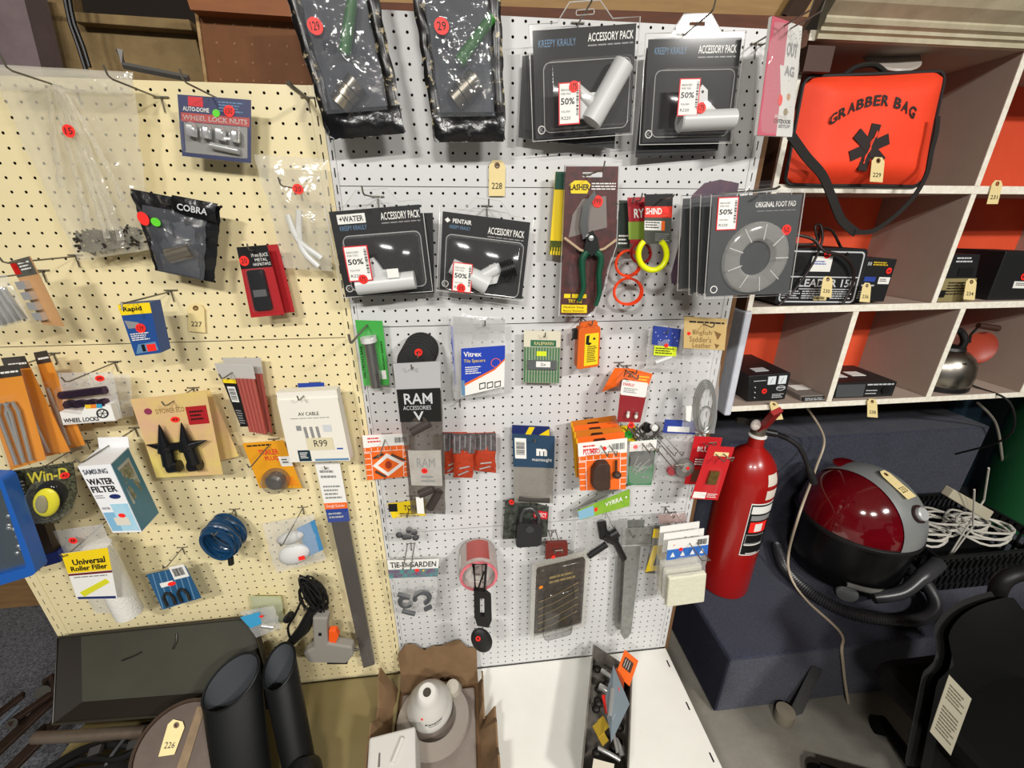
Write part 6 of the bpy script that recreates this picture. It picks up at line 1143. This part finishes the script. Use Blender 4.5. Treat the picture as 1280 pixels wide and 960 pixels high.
# blue coil
t = thing('blue_cable_coil', 'coil of shiny dark blue cable', 'cable', at(282, 675, -.05)); c = at(280, 670, -.06); g = G(); pts = []
for i in range(330):
    a = i * .24; k = i / 330; pts.append(c + V((.036 * math.cos(a) * (1 - .12 * math.sin(i * .037)), -.034 + .06 * k + .010 * math.sin(a * .5), .042 * math.sin(a) * (1 - .08 * math.cos(i * .21)) - .012 * math.cos(a))))
g.tube(pts, .0045, 7); g.build('coil', mat('cable_blue', '#143a5c', .22), t, True); g = G(); g.tube([c + V((.02, -.03, -.045)), c + V((.018, -.032, -.066))], .007, 8); g.build('plug', bplast, t, True); hook(c.x + .008, c.z + .038, .11, 'carrying the blue cable coil')
# mask pack
f, t = pack('dust_mask_pack', 'white cup dust mask in a clear pack with blue corner', 'pack', ((328, 655), (392, 643), (407, 700), (345, 716)), -.065, None); f.bag(.012, 10, 12, .004, 251).build('bag', milky, t, True); f.poly([(.62, .2), (1, .1), (1.02, .75), (.72, .82)], .002, .003).build('blue_card', mat('mask_blue', '#3f86b8', .5), t); g = G(); g.ell(f.P(.46, .68, .006), (.042, .018, .032), (f.ux, -f.n, -f.vy)); g.build('mask_cup', mat('mask_white', '#cfcfcd', .7), t, True); g = G(); g.ell(f.P(.48, .33, .008), (.036, .014, .018), (f.ux, -f.n, -f.vy)); g.build('filter_cup', mat('mask_white2', '#bdbdbb', .6), t, True); f.slab(.6, .66, .72, .74, .026, .0265).build('price_sticker', red, t); hookf(f, .6, .1, 'sticking out before the dust mask', .09)
# long seal strip
f, t = pack('door_seal_pack', 'long dark door seal strip hanging from a blue and white card', 'pack', ((394, 577), (425, 577), (471, 832), (453, 838)), -.03, None); f.slab(0, 0, 1, .24, .003, .004).build('white_card', white, t); f.slab(0, .16, 1, .185, .0041, .0046).build('orange_band', orange, t); f.slab(0, .185, 1, .24, .0041, .0046).build('blue_band', mat('band_blue', '#26408f', .5), t); f.lines(.1, .2, .9, .23, 2, white, t, n=.005); f.text('Draught Excluder', .08, .165, .9, .181, white, t, .005); f.lines(.12, .03, .9, .07, 2, grey, t, n=.0045); f.lines(.12, .09, .9, .15, 4, grey, t, n=.0045); f.slab(.12, .235, .88, .985, -.004, .003).build('seal_strip', mat('seal_dark', '#3d3835', .6, noise=(30, .3), col2='#4d4641', stretch=(6, 6, .4)), t); f.slab(-.05, .2, 1.05, 1.01, .0047, .005).build('clear_sleeve', clear, t); p = f.P(.45, .02); hook(p.x, p.z, .05, 'carrying the long door seal strip')
# glue gun with lead
t = thing('glue_gun', 'grey hot glue gun with orange trigger and bundled black lead', 'glue gun', at(410, 790, -.06)); f = F((383, 760), (446, 760), (446, 822), (383, 822), -.06)
f.poly([(.18, .02), (.48, .02), (.46, .2), (.48, .52), (.95, .6), (.98, .76), (.85, .92), (.1, .9), (.0, .72), (.2, .6)], 0, .03).build('gun_body', mat('gun_grey', '#8d8981', .5), t, bevel=.005); f.poly([(.48, .3), (.62, .3), (.68, .42), (.6, .6), (.48, .62)], .006, .024).build('trigger', mat('trigger_orange', '#f05a1a', .4), t, bevel=.003); f.slab(.3, .3, .36, .36, .0301, .0306).build('logo_square', black, t); f.rod(.9, .72, 1.06, .74, .006, .015, 10, r1=.003).build('nozzle', dsteel, t, 50); f.slab(.45, .92, .85, .98, .006, .024).build('rubber_foot', brubber, t)
g = G(); pts = []
for i in range(150):
    a = i * .55; pts.append(at(392 + 15 * math.cos(a) * (1 + .25 * math.sin(i * .31)), 743 + 20 * math.sin(a * 1.02) * (1 + .2 * math.cos(i * .23)), -.05 - .012 * math.sin(i * .17) - .01))
g.tube(pts, .0026, 6); g.build('lead_bundle', mat('lead_black', '#0e0e0f', .35), t, True); g = G(); g.tube(smooth([at(x, y, -.075) for x, y in ((378, 748), (368, 770), (360, 785), (366, 800), (384, 790), (392, 770), (398, 755))]), .0034, 7); g.build('lead', mat('lead_black', '#0e0e0f', .35), t, True); g = G(); g.tube([at(392, 760, -.07), at(380, 785, -.07), at(362, 805, -.075)], [.014, .018, .012], 10); g.build('handle_grip', bplast, t, True); g = G(); g.tube([at(358, 775, -.07), at(364, 768, -.07)], .011, 8); g.build('plug', bplast, t, True)
p = at(395, 730, 0); hook(p.x, p.z, .1, 'carrying the bundled glue gun lead')
f, t = pack('brass_fitting_bag', 'small clear bag with pale blue corner beside the glue gun lead', 'bag', ((300, 765), (342, 757), (352, 785), (320, 797)), -.07, None); f.bag(.01, 8, 8, .004, 261).build('bag', milky, t, True); f.poly([(0, .1), (.6, .05), (.5, .5), (.1, .55)], .008, .009).build('blue_card', mat('card_sky', '#3fa0cf', .5), t); sticker(f, .62, .2, .006, t, n=.0115, sq=.7); g = G(); f.rod(.45, .6, .8, .8, .006, .006, 10, g); g.build('silver_part', steel, t, True)
f0, t0 = pack('green_card_bag', 'pale green card in a clear bag behind the blue cornered one', 'bag', ((312, 745), (351, 745), (356, 778), (318, 780)), -.02, mat('card_palegreen', '#b9bd8d', .5)); f0.bag(.008, 8, 8, .002, 262, back=False).build('clear_bag', crink, t0, True); p = at(329, 752, 0); hook(p.x, p.z, .05, 'carrying the pale green card bag')
f, t = pack('shackle_bag', 'blue striped card with two small steel shackles', 'pack', ((183, 718), (232, 707), (252, 747), (203, 762)), -.07, mat('stripe_blue', '#24567e', .5)); g = G()
for i in range(6): f.poly([(.02 + .16 * i, .98), (.14 + .16 * i, .02), (.17 + .16 * i, .02), (.05 + .16 * i, .98)], .0009, .0012, g=g)
g.build('white_stripes', pale, t); f.slab(.6, -.06, .98, .3, .0013, .0018).build('barcode_patch', white, t); f.bars(.65, 0, .92, .22, 8, black, t, n=.0024); f.slab(.22, .3, .55, .42, .0013, .0018).build('name_panel', white, t); sticker(f, .5, .38, .011, t, n=.0022, sq=.6)
for u in (.32, .68): f.tube([(u - .12, .92, .006), (u - .12, .66, .006), (u - .04, .56, .006), (u + .06, .6, .006), (u + .1, .74, .006), (u + .08, .92, .006)], .0035, 8).build('shackle', dsteel, t, True)
p = f.P(.55, -.08); hook(p.x, p.z, .08, 'carrying the striped shackle card')
# roller refill
f, t = pack('roller_refill_bag', 'white paint roller refill in a bag with yellow Universal label', 'bag', ((66, 664), (128, 655), (178, 768), (118, 766)), -.08, None); f.bag(.016, 12, 16, .004, 271).build('bag', milky, t, True); g = G(); f.rod(.72, .2, .78, .97, .030, .004, 22, g); g.build('roller', mat('roller_white', '#dcdad2', .8, bump=(200, .5)), t, 50)
q = F((77, 692), (135, 684), (147, 748), (97, 749), -.125); o = q.slab(0, 0, 1, 1, 0, .001).build('label', white, t); q.slab(0, 0, 1, .42, .0011, .0015).build('yellow_field', yellow, o); q.text('Universal', .18, .14, .9, .26, black, o, .002, bold=.03); q.text('Roller Filler', .1, .28, .92, .38, black, o, .002, bold=.03); q.slab(0, .43, 1, .47, .0011, .0015).build('maroon_band', mat('band_maroon', '#6a1a1f', .5), o); q.poly([(.12, .84), (.82, .58), (.9, .66), (.2, .94)], .0011, .0016).build('roller_print', mat('print_lime2', '#d9d72a', .5), o); q.slab(.03, .94, .97, .99, .0011, .0015).build('navy_band', mat('badge_navy', '#1f2f66', .4), o); q.lines(.1, .5, .9, .55, 1, grey, o, n=.0016)
sticker(f, .5, .07, .0095, t, '#', n=.022); hookf(f, .5, .14, 'carrying the roller refill bag', .06)
# blue organiser case and the dark case behind it
bc = mat('case_blue', '#1f5cb0', .4); f = F((-40, 596), (2, 598), (46, 718), (-20, 738), -.17); t = thing('organiser_case', 'bright blue parts organiser case cut off by the left border', 'case', f.P(.5, 1)); G().loops([f.rrect(0, 0, 1, 1, .012), f.rrect(.1, .08, .86, .9, .008)], f.P, -.03, 0).build('frame', bc, t, bevel=.002); f.slab(.1, .08, .86, .9, -.02, -.012).build('clear_lid', film('case_lid', .2, '#6d7a82', .1), t); f.slab(.08, .06, .9, .92, -.03, -.024).build('case_back', mat('case_dark', '#2c3338', .5), t); g = G()
for i in range(14): g.ell(f.P(rr.uniform(.5, .8), rr.uniform(.4, .85), -.02), (.005, .004, .005), nu=8, nv=6)
o = g.build('small_parts', steel, t, True); o['kind'] = 'stuff'; p = f.P(.5, .05); hook(p.x, p.z, .17, 'carrying the blue organiser case')
f = F((-8, 610), (40, 600), (76, 702), (28, 716), -.09); t = thing('organiser_case', 'dark brown parts case with blue edge behind the bright blue one', 'case', f.P(.5, 1)); f.slab(0, 0, .92, 1, -.02, 0).build('case_body', mat('case_brown', '#33261c', .5), t); f.slab(.6, .86, 1.02, 1.0, -.02, .002).build('blue_edge', mat('case_navy', '#1c2f7a', .4), t); hookf(f, .5, .04, 'carrying the dark parts case', .03)
# ================================================================ things standing on the bases
# olive tray leaning against the cream pegboard
f = F((73, 797), (313, 772), (345, 884), (66, 905), (-.03, -.03, -.17, -.17)); t = thing('metal_tray', 'dark olive shallow tray leaning on its side against the cream pegboard', 'tray', f.P(.5, 1)); om = mat('tray_olive', '#45453a', .35, noise=(5, .35), col2='#38372e'); dm = mat('tray_rim', '#2b271f', .4)
dp = .035; k_ = .06
inn = [(.06, .02), (1.0, .02), (.985, .83), (.075, .83)]; out = [(0, 0), (1, 0), (1, 1), (0, 1)]
g = G(); 
qf = lambda u, v: tuple(inn[0][k] * (1 - u) * (1 - v) + inn[1][k] * u * (1 - v) + inn[2][k] * u * v + inn[3][k] * (1 - u) * v for k in (0, 1)); g.sheet(lambda u, v: f.P(*qf(u, v), -dp), 10, 8); g.build('tray_floor', om, t, True)
g = G()
for i in range(4):
    j = (i + 1) % 4; g = G(); lp = lambda a, b, k: tuple(x + (y - x) * k for x, y in zip(a, b)); g.sheet(lambda u, v: f.P(*lp(lp(out[i], out[j], u), lp(inn[i], inn[j], u), v), -dp * v), 10, 2); g.build('tray_wall', mat('tray_wall', '#26211c', .6, spec=.2), t, True)
f.tube([(u, v, 0) for u, v in out], .004, 6, True).build('rolled_rim', dm, t, True)
for a, b in (((.27, .38), (.37, .30)), ((.56, .12), (.53, .30))):
    f.tube([(a[0], a[1], -dp + .004), ((a[0] + b[0]) / 2 + .01, (a[1] + b[1]) / 2, -dp + .006), (b[0], b[1], -dp + .004)], .0025, 6).build('wire_clip', dsteel, t, True)
# gumboots
gb = mat('boot_black', '#0a0b0c', .5, noise=(12, .3), col2='#121314', spec=.3)
def boot(label, base, top, rx, ry, tilt, ang, toe):
    t = thing('gumboot', label, 'boot', base, 'pair of black gumboots'); b, tp = V(base), V(top); a = V((math.cos(ang), math.sin(ang), 0)); c = V((-math.sin(ang), math.cos(ang), 0))
    def ring(k, sc=1.0):
        p = b.lerp(tp, k); r = (1 - .18 * (1 - k)) * sc; return [p + a * (rx * r * math.cos(x)) + c * (ry * r * math.sin(x)) + V((0, 0, (tilt * math.cos(x - .6)) * (k ** 3))) for x in [2 * math.pi * i / 28 for i in range(28)]]
    for nm, sc in (('shaft', 1.0), ('lining', .94)):
        g = G(); n = 28; ks = [0, .15, .35, .55, .75, .9, 1.0]
        for k in ks: g.v += ring(k, sc)
        for i in range(len(ks) - 1):
            for j in range(n): l = (j + 1) % n; g.f.append((i * n + j, i * n + l, (i + 1) * n + l, (i + 1) * n + j))
        g.build(nm, gb if nm == 'shaft' else mat('boot_lining', '#33373b', .8), t, True)
    g = G(); g.tube(ring(1.0, .975), .0035, 6, True); g.build('top_rim', gb, t, True)
    g = G(); d = V(toe).normalized(); 
    sec = [(-.075, .036, .05), (-.04, .045, .075), (.04, .046, .08), (.10, .046, .055), (.16, .044, .042), (.2, .034, .034), (.215, .012, .02)]; s_ = V((-d.y, d.x, 0)); n = 16
    for x, hw, hh in sec: g.v += [b + d * x + s_ * (hw * math.cos(q)) + V((0, 0, max(.0, hh + hh * math.sin(q)))) for q in [2 * math.pi * i / n for i in range(n)]]
    for i in range(len(sec) - 1):
        for j in range(n): l = (j + 1) % n; g.f.append((i * n + j, i * n + l, (i + 1) * n + l, (i + 1) * n + j))
    g.f += [tuple(range(n)), tuple(len(g.v) - n + j for j in range(n))]; g.build('foot', gb, t, True)
    return t
boot('left black gumboot with a wide open top', (-.36, -.36, .188), (-.43, -.175, .475), .072, .056, .03, .5, (.2, -1, 0)); boot('right black gumboot with a narrow folded top, nearer the cardboard box', (-.225, -.34, .188), (-.318, -.145, .475), .044, .062, .02, .3, (.25, -1, 0))
# round tin
c = atz(226, 936, .36); ax = V((.22, -.52, .82)).normalized(); t = thing('round_tin', 'rusty brown round tin lid tied with tape, tag on it', 'tin', c - ax * .11); rs = mat('rusty_tin', '#4d3c30', .5, .3, noise=(22, .3), col2='#3a2c22')
G().lathe([(.001, -.10), (.098, -.10), (.102, -.095), (.102, -.012), (.106, -.01), (.106, .004), (.099, .006), (.097, 0), (.001, 0)], c, ax, 44).build('tin_body', rs, t, True)
ref = V((1, 0, 0)); ux = (ref - ax * ref.dot(ax)).normalized(); uy = ax.cross(ux); ft = F.__new__(F); s_ = .098; ft.c = [c + ax * .001 + ux * (x * s_) + uy * (y * s_) for x, y in ((-1, 1), (1, 1), (1, -1), (-1, -1))]; ft.fin()
if (CAM - c).dot(ft.n) < 0: ft.n = -ft.n
G().loops([[(.56, .06), (.66, .06), (.62, .96), (.5, .96)]], ft.P, .0002, .0014).build('masking_tape', mat('tape_tan', '#8d7658', .7, noise=(30, .2), col2='#6d5a42'), t)
tg = F((211, 899), (233, 903), (217, 944), (198, 945), 0); tg.c = []
for x, y in ((212, 898), (233, 903), (218, 943), (198, 946)):
    r = ray(x, y); k = (c + ax * .004 - CAM).dot(ax) / r.dot(ax); tg.c.append(CAM + r * k)
tg.fin()
if (CAM - c).dot(tg.n) < 0: tg.n = -tg.n
tagcard(tg, '226', 'manila stock tag numbered 226 on the round rusty tin')
# junk metal, lower left
br = mat('rust_bar', '#4a382e', .45, .5, noise=(30, .3), col2='#2a201b')
def bar(label, pts, r, m, name='metal_bar', n=10):
    g = G(); g.tube([atz(*p) for p in pts], r, n); return tag(g.build(name, m, smooth=True), label, 'metal bar')
bar('brown metal pipe lying in front of the olive tray', [(44, 922, .3), (95, 920, .3), (182, 914, .3)], .0155, mat('pipe_brown', '#6a5548', .4, .6, noise=(9, .3), col2='#8d8273'), 'metal_pipe')
t = thing('scissor_jack', 'dirty scissor jack with rusty folded arms at the lower left corner', 'jack', atz(30, 930, .1))
for (x0, y0, z0, x1, y1, z1, w_) in ((-20, 955, .2, 78, 862, .24, .018), (-10, 985, .2, 74, 900, .24, .018), (-25, 910, .22, 30, 868, .26, .012), (10, 905, .26, 66, 866, .26, .010)):
    a, b = atz(x0, y0, z0), atz(x1, y1, z1); d = (b - a).normalized(); s_ = d.cross(V((0, 0, 1))).normalized(); g = G(); g.obox((a + b) / 2, (b - a) / 2, s_ * w_, s_.cross(d) * .006); g.build('jack_arm', br, t, bevel=.002)
for x, y, z, r in ((20, 900, .25, .014), (58, 862, .26, .02), (50, 915, .24, .012)): g = G(); q = atz(x, y, z); g.lathe([(.001, -.02), (r, -.02), (r, .02), (.001, .02)], q, (.3, -.8, .5), 12); g.build('pivot_bolt', dsteel, t, True)
g = G(); g.tube([atz(0, 905, .27), atz(24, 882, .28)], .006, 8); g.build('screw_thread', mat('thread_blue', '#7d8794', .35, .8), t, True)
g = G(); g.tube([atz(56, 852, .27), atz(64, 845, .29), atz(70, 866, .27)], .008, 8); g.build('lifting_head', br, t, True)
t = thing('cable_heap', 'heap of oily black cables and clamps under the pipe', 'cables', atz(140, 945, .22))
for k, pts in enumerate((((60, 962, .2), (110, 935, .24), (160, 932, .25), (200, 950, .22)), ((40, 990, .2), (100, 950, .23), (150, 948, .24), (190, 925, .26)), ((120, 985, .2), (140, 945, .24), (165, 915, .27), (190, 905, .27)), ((80, 975, .2), (130, 960, .22), (175, 965, .22), (190, 985, .2)))):
    g = G(); g.tube(smooth([atz(*p) for p in pts]), .011 - .001 * k, 8); g.build('cable', bplast, t, True)
for x, y in ((168, 930), (182, 908), (120, 938)): g = G(); q = atz(x, y, .27); g.obox(q, (.012, .004, 0), (-.002, .009, .003), (0, -.003, .006)); g.build('clamp', mat('clamp_steel', '#6d6c6a', .35, .8), t)
# small dark box carrying the heap
o = G().box(-.93, -.62, -.42, -.20, .187, .235).build('shallow_crate', mat('crate_dark', '#131210', .6)); tag(o, 'low dark crate under the cable heap in front of the tray', 'crate')
# ---- cardboard box with pool cleaner head
cbm = mat('cardboard', '#85694a', .85, noise=(14, .3), col2='#6b5237', bump=(30, .3)); cbd = mat('cardboard_in', '#6d5032', .85, noise=(14, .3), col2='#5a4028')
b0, b1, y0, y1, zb = -.028, .232, -.40, -.055, .1675
t = thing('cardboard_box', 'torn open brown cardboard box standing on the white base', 'box', ((b0 + b1) / 2, (y0 + y1) / 2, zb))
G().box(b0, b1, y0, y1, zb, zb + .004).build('bottom', cbd, t)
def torn(p0, p1, h, lean, name, seed, m=cbm, amp=.02):
    "an upright flap with a torn upper edge"
    q = random.Random(seed); p0, p1 = V(p0), V(p1); n = 9; g = G(); th = V((p1 - p0).cross(V((0, 0, 1)))).normalized() * .0025
    low = [p0.lerp(p1, i / n) for i in range(n + 1)]; up = [p + V(lean) * (1 + .0) + V((0, 0, h + q.uniform(-amp, amp) * 1.3)) for p in low]
    mid = [a.lerp(b, .5) + V((q.uniform(-1, 1) * .009, q.uniform(-1, 1) * .009, 0)) for a, b in zip(low, up)]
    for s_ in (1, -1):
        for row in (low, mid, up): g.v += [p + th * s_ for p in row]
    N = n + 1
    for s_ in (0, 3):
        for r_ in (0, 1):
            for i in range(n): a = (s_ + r_) * N + i; g.f.append((a, a + 1, a + N + 1, a + N))
    for i in range(n): a = 2 * N + i; b = 5 * N + i; g.f.append((a, a + 1, b + 1, b))
    return g.build(name, m, t, 30)
torn((b0, y1, zb), (b1, y1, zb), .155, (.0, .035, 0), 'back_flap', 1, amp=.024); torn((b0, y1, zb), (b0, y0, zb), .095, (-.05, 0, 0), 'left_side', 2, amp=.03); torn((b1, y1, zb), (b1, -.2, zb), .075, (.015, 0, 0), 'right_side', 3); torn((b1, -.17, zb), (b1 + .0, y0, zb), .085, (.05, 0, 0), 'right_flap', 4, amp=.03); torn((b0, y0, zb), (b1, y0, zb), .06, (0, -.02, 0), 'front_side', 5)
pd = mat('dusty_white', '#b9b4a8', .55, noise=(12, .3), col2='#a29a8b'); cw = mat('cleaner_white', '#d5d3cc', .4)
t = thing('pool_cleaner', 'white bell-shaped pool cleaner head lying in the cardboard box', 'pool cleaner', (.09, -.2, zb + .006)); pc = V((.08, -.14, zb + .05)); ax = V((.02, -.28, .96)).normalized()
G().lathe([(.001, 0), (.066, 0), (.070, .006), (.069, .02), (.062, .035), (.058, .05), (.052, .07), (.042, .092), (.034, .11), (.030, .125), (.024, .132), (.012, .1325), (.011, .12), (.001, .12)], pc, ax, 44).build('bell', cw, t, True)
g = G(); g.lathe([(.0105, .118), (.0105, .1332), (.001, .1332)], pc, ax, 18); g.build('outlet_hole', mat('hole_dark2', '#3a352c', .7), t, True)
G().box(b0 + .012, b1 - .012, y0 + .02, y1 - .02, zb + .0045, zb + .02).build('foot_plate', mat('plate_taupe', '#8b8078', .6, noise=(14, .3), col2='#75695f'), t, bevel=.006)
G().lathe([(.06, -.022), (.105, -.022), (.112, -.012), (.108, -.002), (.07, .002)], pc + V((.012, -.03, -.0)), (0, 0, 1), 40, ring=True).build('skirt_ring', film('skirt', .7, '#a39a90', .2), t, True)
G().lathe([(.001, 0), (.026, 0), (.03, .012), (.024, .04), (.02, .05), (.001, .052)], V((.15, -.09, zb + .03)), (0, -.3, 1), 24).build('round_cap', pd, t, True)
dn = (CAM - pc); dn.z = 0; an0 = math.atan2(dn.y, dn.x); q1 = V((0, 0, 1)).cross(ax)
ref = V((1, 0, 0)); e1 = (ref - ax * ref.dot(ax)).normalized(); e2 = ax.cross(e1)
def onbell(a, h, off=.0008):
    pr_ = [(0, .070), (.02, .069), (.035, .062), (.05, .058), (.07, .052), (.092, .042), (.11, .034)]; r = pr_[-1][1]
    for (h0, r0), (h1, r1) in zip(pr_, pr_[1:]):
        if h0 <= h <= h1: r = r0 + (r1 - r0) * (h - h0) / (h1 - h0); break
    return pc + ax * h + (e1 * math.cos(a) + e2 * math.sin(a)) * (r + off)
vs, fs, _ = glyphs('Kempsay', .02); g = G(); g.v = [onbell(D(-98) + D(52) * x, .053 - .011 * y) for x, y in vs]; g.f = list(fs); g.build('lettering', ink, t)
g = G(); g.sheet(lambda u, v: onbell(D(-88) + D(34) * u, .039 - .0016 * v), 10, 1); g.build('underline', ink, t)
g = G(); g.sheet(lambda u, v: onbell(D(-112) + D(7) * u, .076 - .006 * v, .0012), 2, 2); g.build('red_dot', red, t)
f = F.__new__(F); o_ = V((-.012, -.30, zb + .022)); t = thing('white_valve_box', 'white plastic control box with vents in front of the pool cleaner head', 'box', o_)
R3 = Matrix.Rotation(.12, 3, 'Z'); W = lambda x, y, z: o_ + R3 @ V((x, y, z)); g = G(); g.hexa([W(*q) for q in ((-.06, -.075, 0), (.076, -.075, 0), (.076, .06, 0), (-.06, .06, 0), (-.055, -.065, .105), (.07, -.065, .105), (.07, .055, .112), (-.055, .055, .112))]); g.build('housing', mat('housing_white', '#cfcdc7', .5), t, bevel=.006)
G().tube([W(.01, -.02, .111), W(.035, .03, .114)], .006, 8).build('top_ridge', cw, t, True); g = G(); g.obox(W(-.025, .0, .1085), R3 @ V((.0, .02, 0)), R3 @ V((.0025, 0, 0)), (0, 0, .001)); g.build('top_slot', mat('slot_grey', '#6d6a66', .6), t)
for i in range(5): g = G(); g.obox(W(-.03 + .009 * i, -.0555, .055), R3 @ V((.002, 0, 0)), R3 @ V((0, .002, .0)), (0, 0, .018)); g.build('vent_slot', mat('slot_grey', '#6d6a66', .6), t)
# ---- perforated steel bin with odds and ends
zt, zb2 = .285, .1675; A, B_, C_, D_ = (atz(742, 806, zt), atz(790, 838, zt), atz(785, 965, zt), atz(727, 965, zt)); t = thing('parts_bin', 'long dark steel bin with perforated side on the white base', 'bin', ((A + C_) / 2).xy.to_3d() + V((0, 0, zb2)))
sb = mat('bin_steel', '#98928a', .45, .15, noise=(20, .3), col2='#4d4840'); ctr = (A + B_ + C_ + D_) / 4
low = [V((p.x * .93 + ctr.x * .07, min(p.y * .93 + ctr.y * .07, -.012), zb2)) for p in (A, B_, C_, D_)]; top = [A, B_, C_, D_]
if A.y > -.012: A.y = -.012
for i, nm in enumerate(('back_side', 'right_side', 'front_side', 'perforated_side')):
    j = (i + 1) % 4; fs_ = F(top[i], top[j], low[j], low[i], 0)
    n = fs_.n if (ctr - fs_.o).dot(fs_.n) > 0 else -fs_.n; fs_.n = n
    holes = [fs_.circ(u, .35, .004, 10) for u in (.3, .42, .58, .68, .8)] if nm == 'perforated_side' else []
    fs_.poly([(0, 0), (1, 0), (1, 1), (0, 1)], -.0015, 0, holes=holes).build(nm, sb, t)
G().add(low, [(0, 1, 2, 3)]).build('bottom', sb, t); G().tube(top, .003, 6, True).build('rim', sb, t, True)
def inbin(pts, Z): return [atz(x, y, Z) for x, y in pts]
def binF(pts, Z): return F(*[atz(x, y, z) for (x, y), z in zip(pts, Z)], 0)
def upn(f):
    if f.n.dot(CAM - f.o) < 0: f.n = -f.n
    return f
f = upn(binF(((767, 832), (787, 880), (764, 928), (757, 870)), (.34, .34, .30, .30))); t = thing('grey_tool_card', 'blue-grey card with silver tool lying in the steel bin', 'card', f.o); f.slab(0, 0, 1, 1, 0, .001).build('card', mat('card_bluegrey', '#7d8a92', .5), t); f.lines(.2, .15, .8, .3, 3, mat('print_dkgrey', '#4a5056', .5), t); f.rod(.3, .4, .6, .85, .006, .006, 10).build('silver_tool', steel, t, 50); sticker(f, .5, .18, .005, t, n=.002); f.blister(.15, .36, .85, .95, .014, .005).build('blister', clear, t, 50)
f = upn(binF(((781, 812), (798, 826), (787, 858), (770, 842)), (.36, .36, .31, .31))); t = thing('orange_bit_card', 'orange card with dark bits sticking out at the back of the steel bin', 'card', f.o); f.slab(0, 0, 1, 1, 0, .001).build('card', orange, t); f.poly(f.rrect(.2, .2, .8, .6, .003), .001, .003).build('dark_window', mat('win_brown', '#4a2f22', .5), t)
for i in range(3): f.rod(.3 + .15 * i, .25, .3 + .15 * i, .55, .0015, .004, 6).build('bit', steel, t, True)
f = upn(binF(((770, 834), (780, 850), (778, 888), (768, 872)), (.325, .325, .29, .29))); t = thing('orange_bit_card', 'second orange card standing between the blue-grey card and the bin side', 'card', f.o); f.slab(0, 0, 1, 1, 0, .001).build('card', mat('card_rust', '#b5481f', .5), t); f.lines(.2, .3, .8, .8, 5, manila, t)
for k, (x, y, z, lb) in enumerate(((748, 912, .27, 'left brass hinge piece in the steel bin'), (754, 905, .275, 'upper brass hinge piece in the steel bin'), (753, 922, .265, 'lower brass hinge piece in the steel bin'))):
    q = atz(x, y, z); g = G(); g.obox(q, (.010, .004, .003), (-.005, .014, .002), (0, 0, .0015)); tag(g.build('brass_plate', mat('brass_y', '#c7a73a', .35, .6)), lb, 'hinge piece', 'brass pieces in the bin')
q = atz(757, 880, .28); g = G(); g.obox(q, (.006, 0, 0), (0, .02, .006), (0, 0, .004)); o = g.build('red_tag', red); tag(o, 'small red tagged tool handle in the steel bin', 'handle')
for k, (x0, y0, x1, y1, z, r, lb) in enumerate(((752, 838, 768, 850, .3, .007, 'short chrome bolt at the back of the bin'), (750, 858, 762, 866, .29, .010, 'thick chrome socket in the bin'), (760, 895, 772, 940, .27, .005, 'thin grey rod lying along the bin'), (770, 925, 778, 945, .255, .008, 'curved steel piece at the front of the bin'), (748, 935, 775, 950, .25, .006, 'bent grey rod at the front of the bin'))):
    g = G(); g.tube([atz(x0, y0, z), atz((x0 + x1) / 2 + 1, (y0 + y1) / 2, z + .004), atz(x1, y1, z)], r, 10); tag(g.build('steel_piece', steel, smooth=True), lb, 'hardware')
f = upn(binF(((742, 948), (768, 955), (766, 968), (740, 962)), (.29, .29, .285, .285))); tag(f.slab(0, 0, 1, 1, -.004, 0).build('wood_strip', mat('strip_pale', '#c9c2b0', .6)), 'pale wooden strip across the front of the steel bin', 'strip')
g = G()
for i in range(18): q = atz(rr.uniform(745, 780), rr.uniform(835, 955), .215); g.ell(q, (.014, .012, .01), nu=8, nv=6)
o = g.build('dark_oddments', mat('oddment_dark', '#2c2926', .5, .4), smooth=True); tag(o, 'dark heap of small oddments filling the steel bin', 'hardware', kind='stuff')
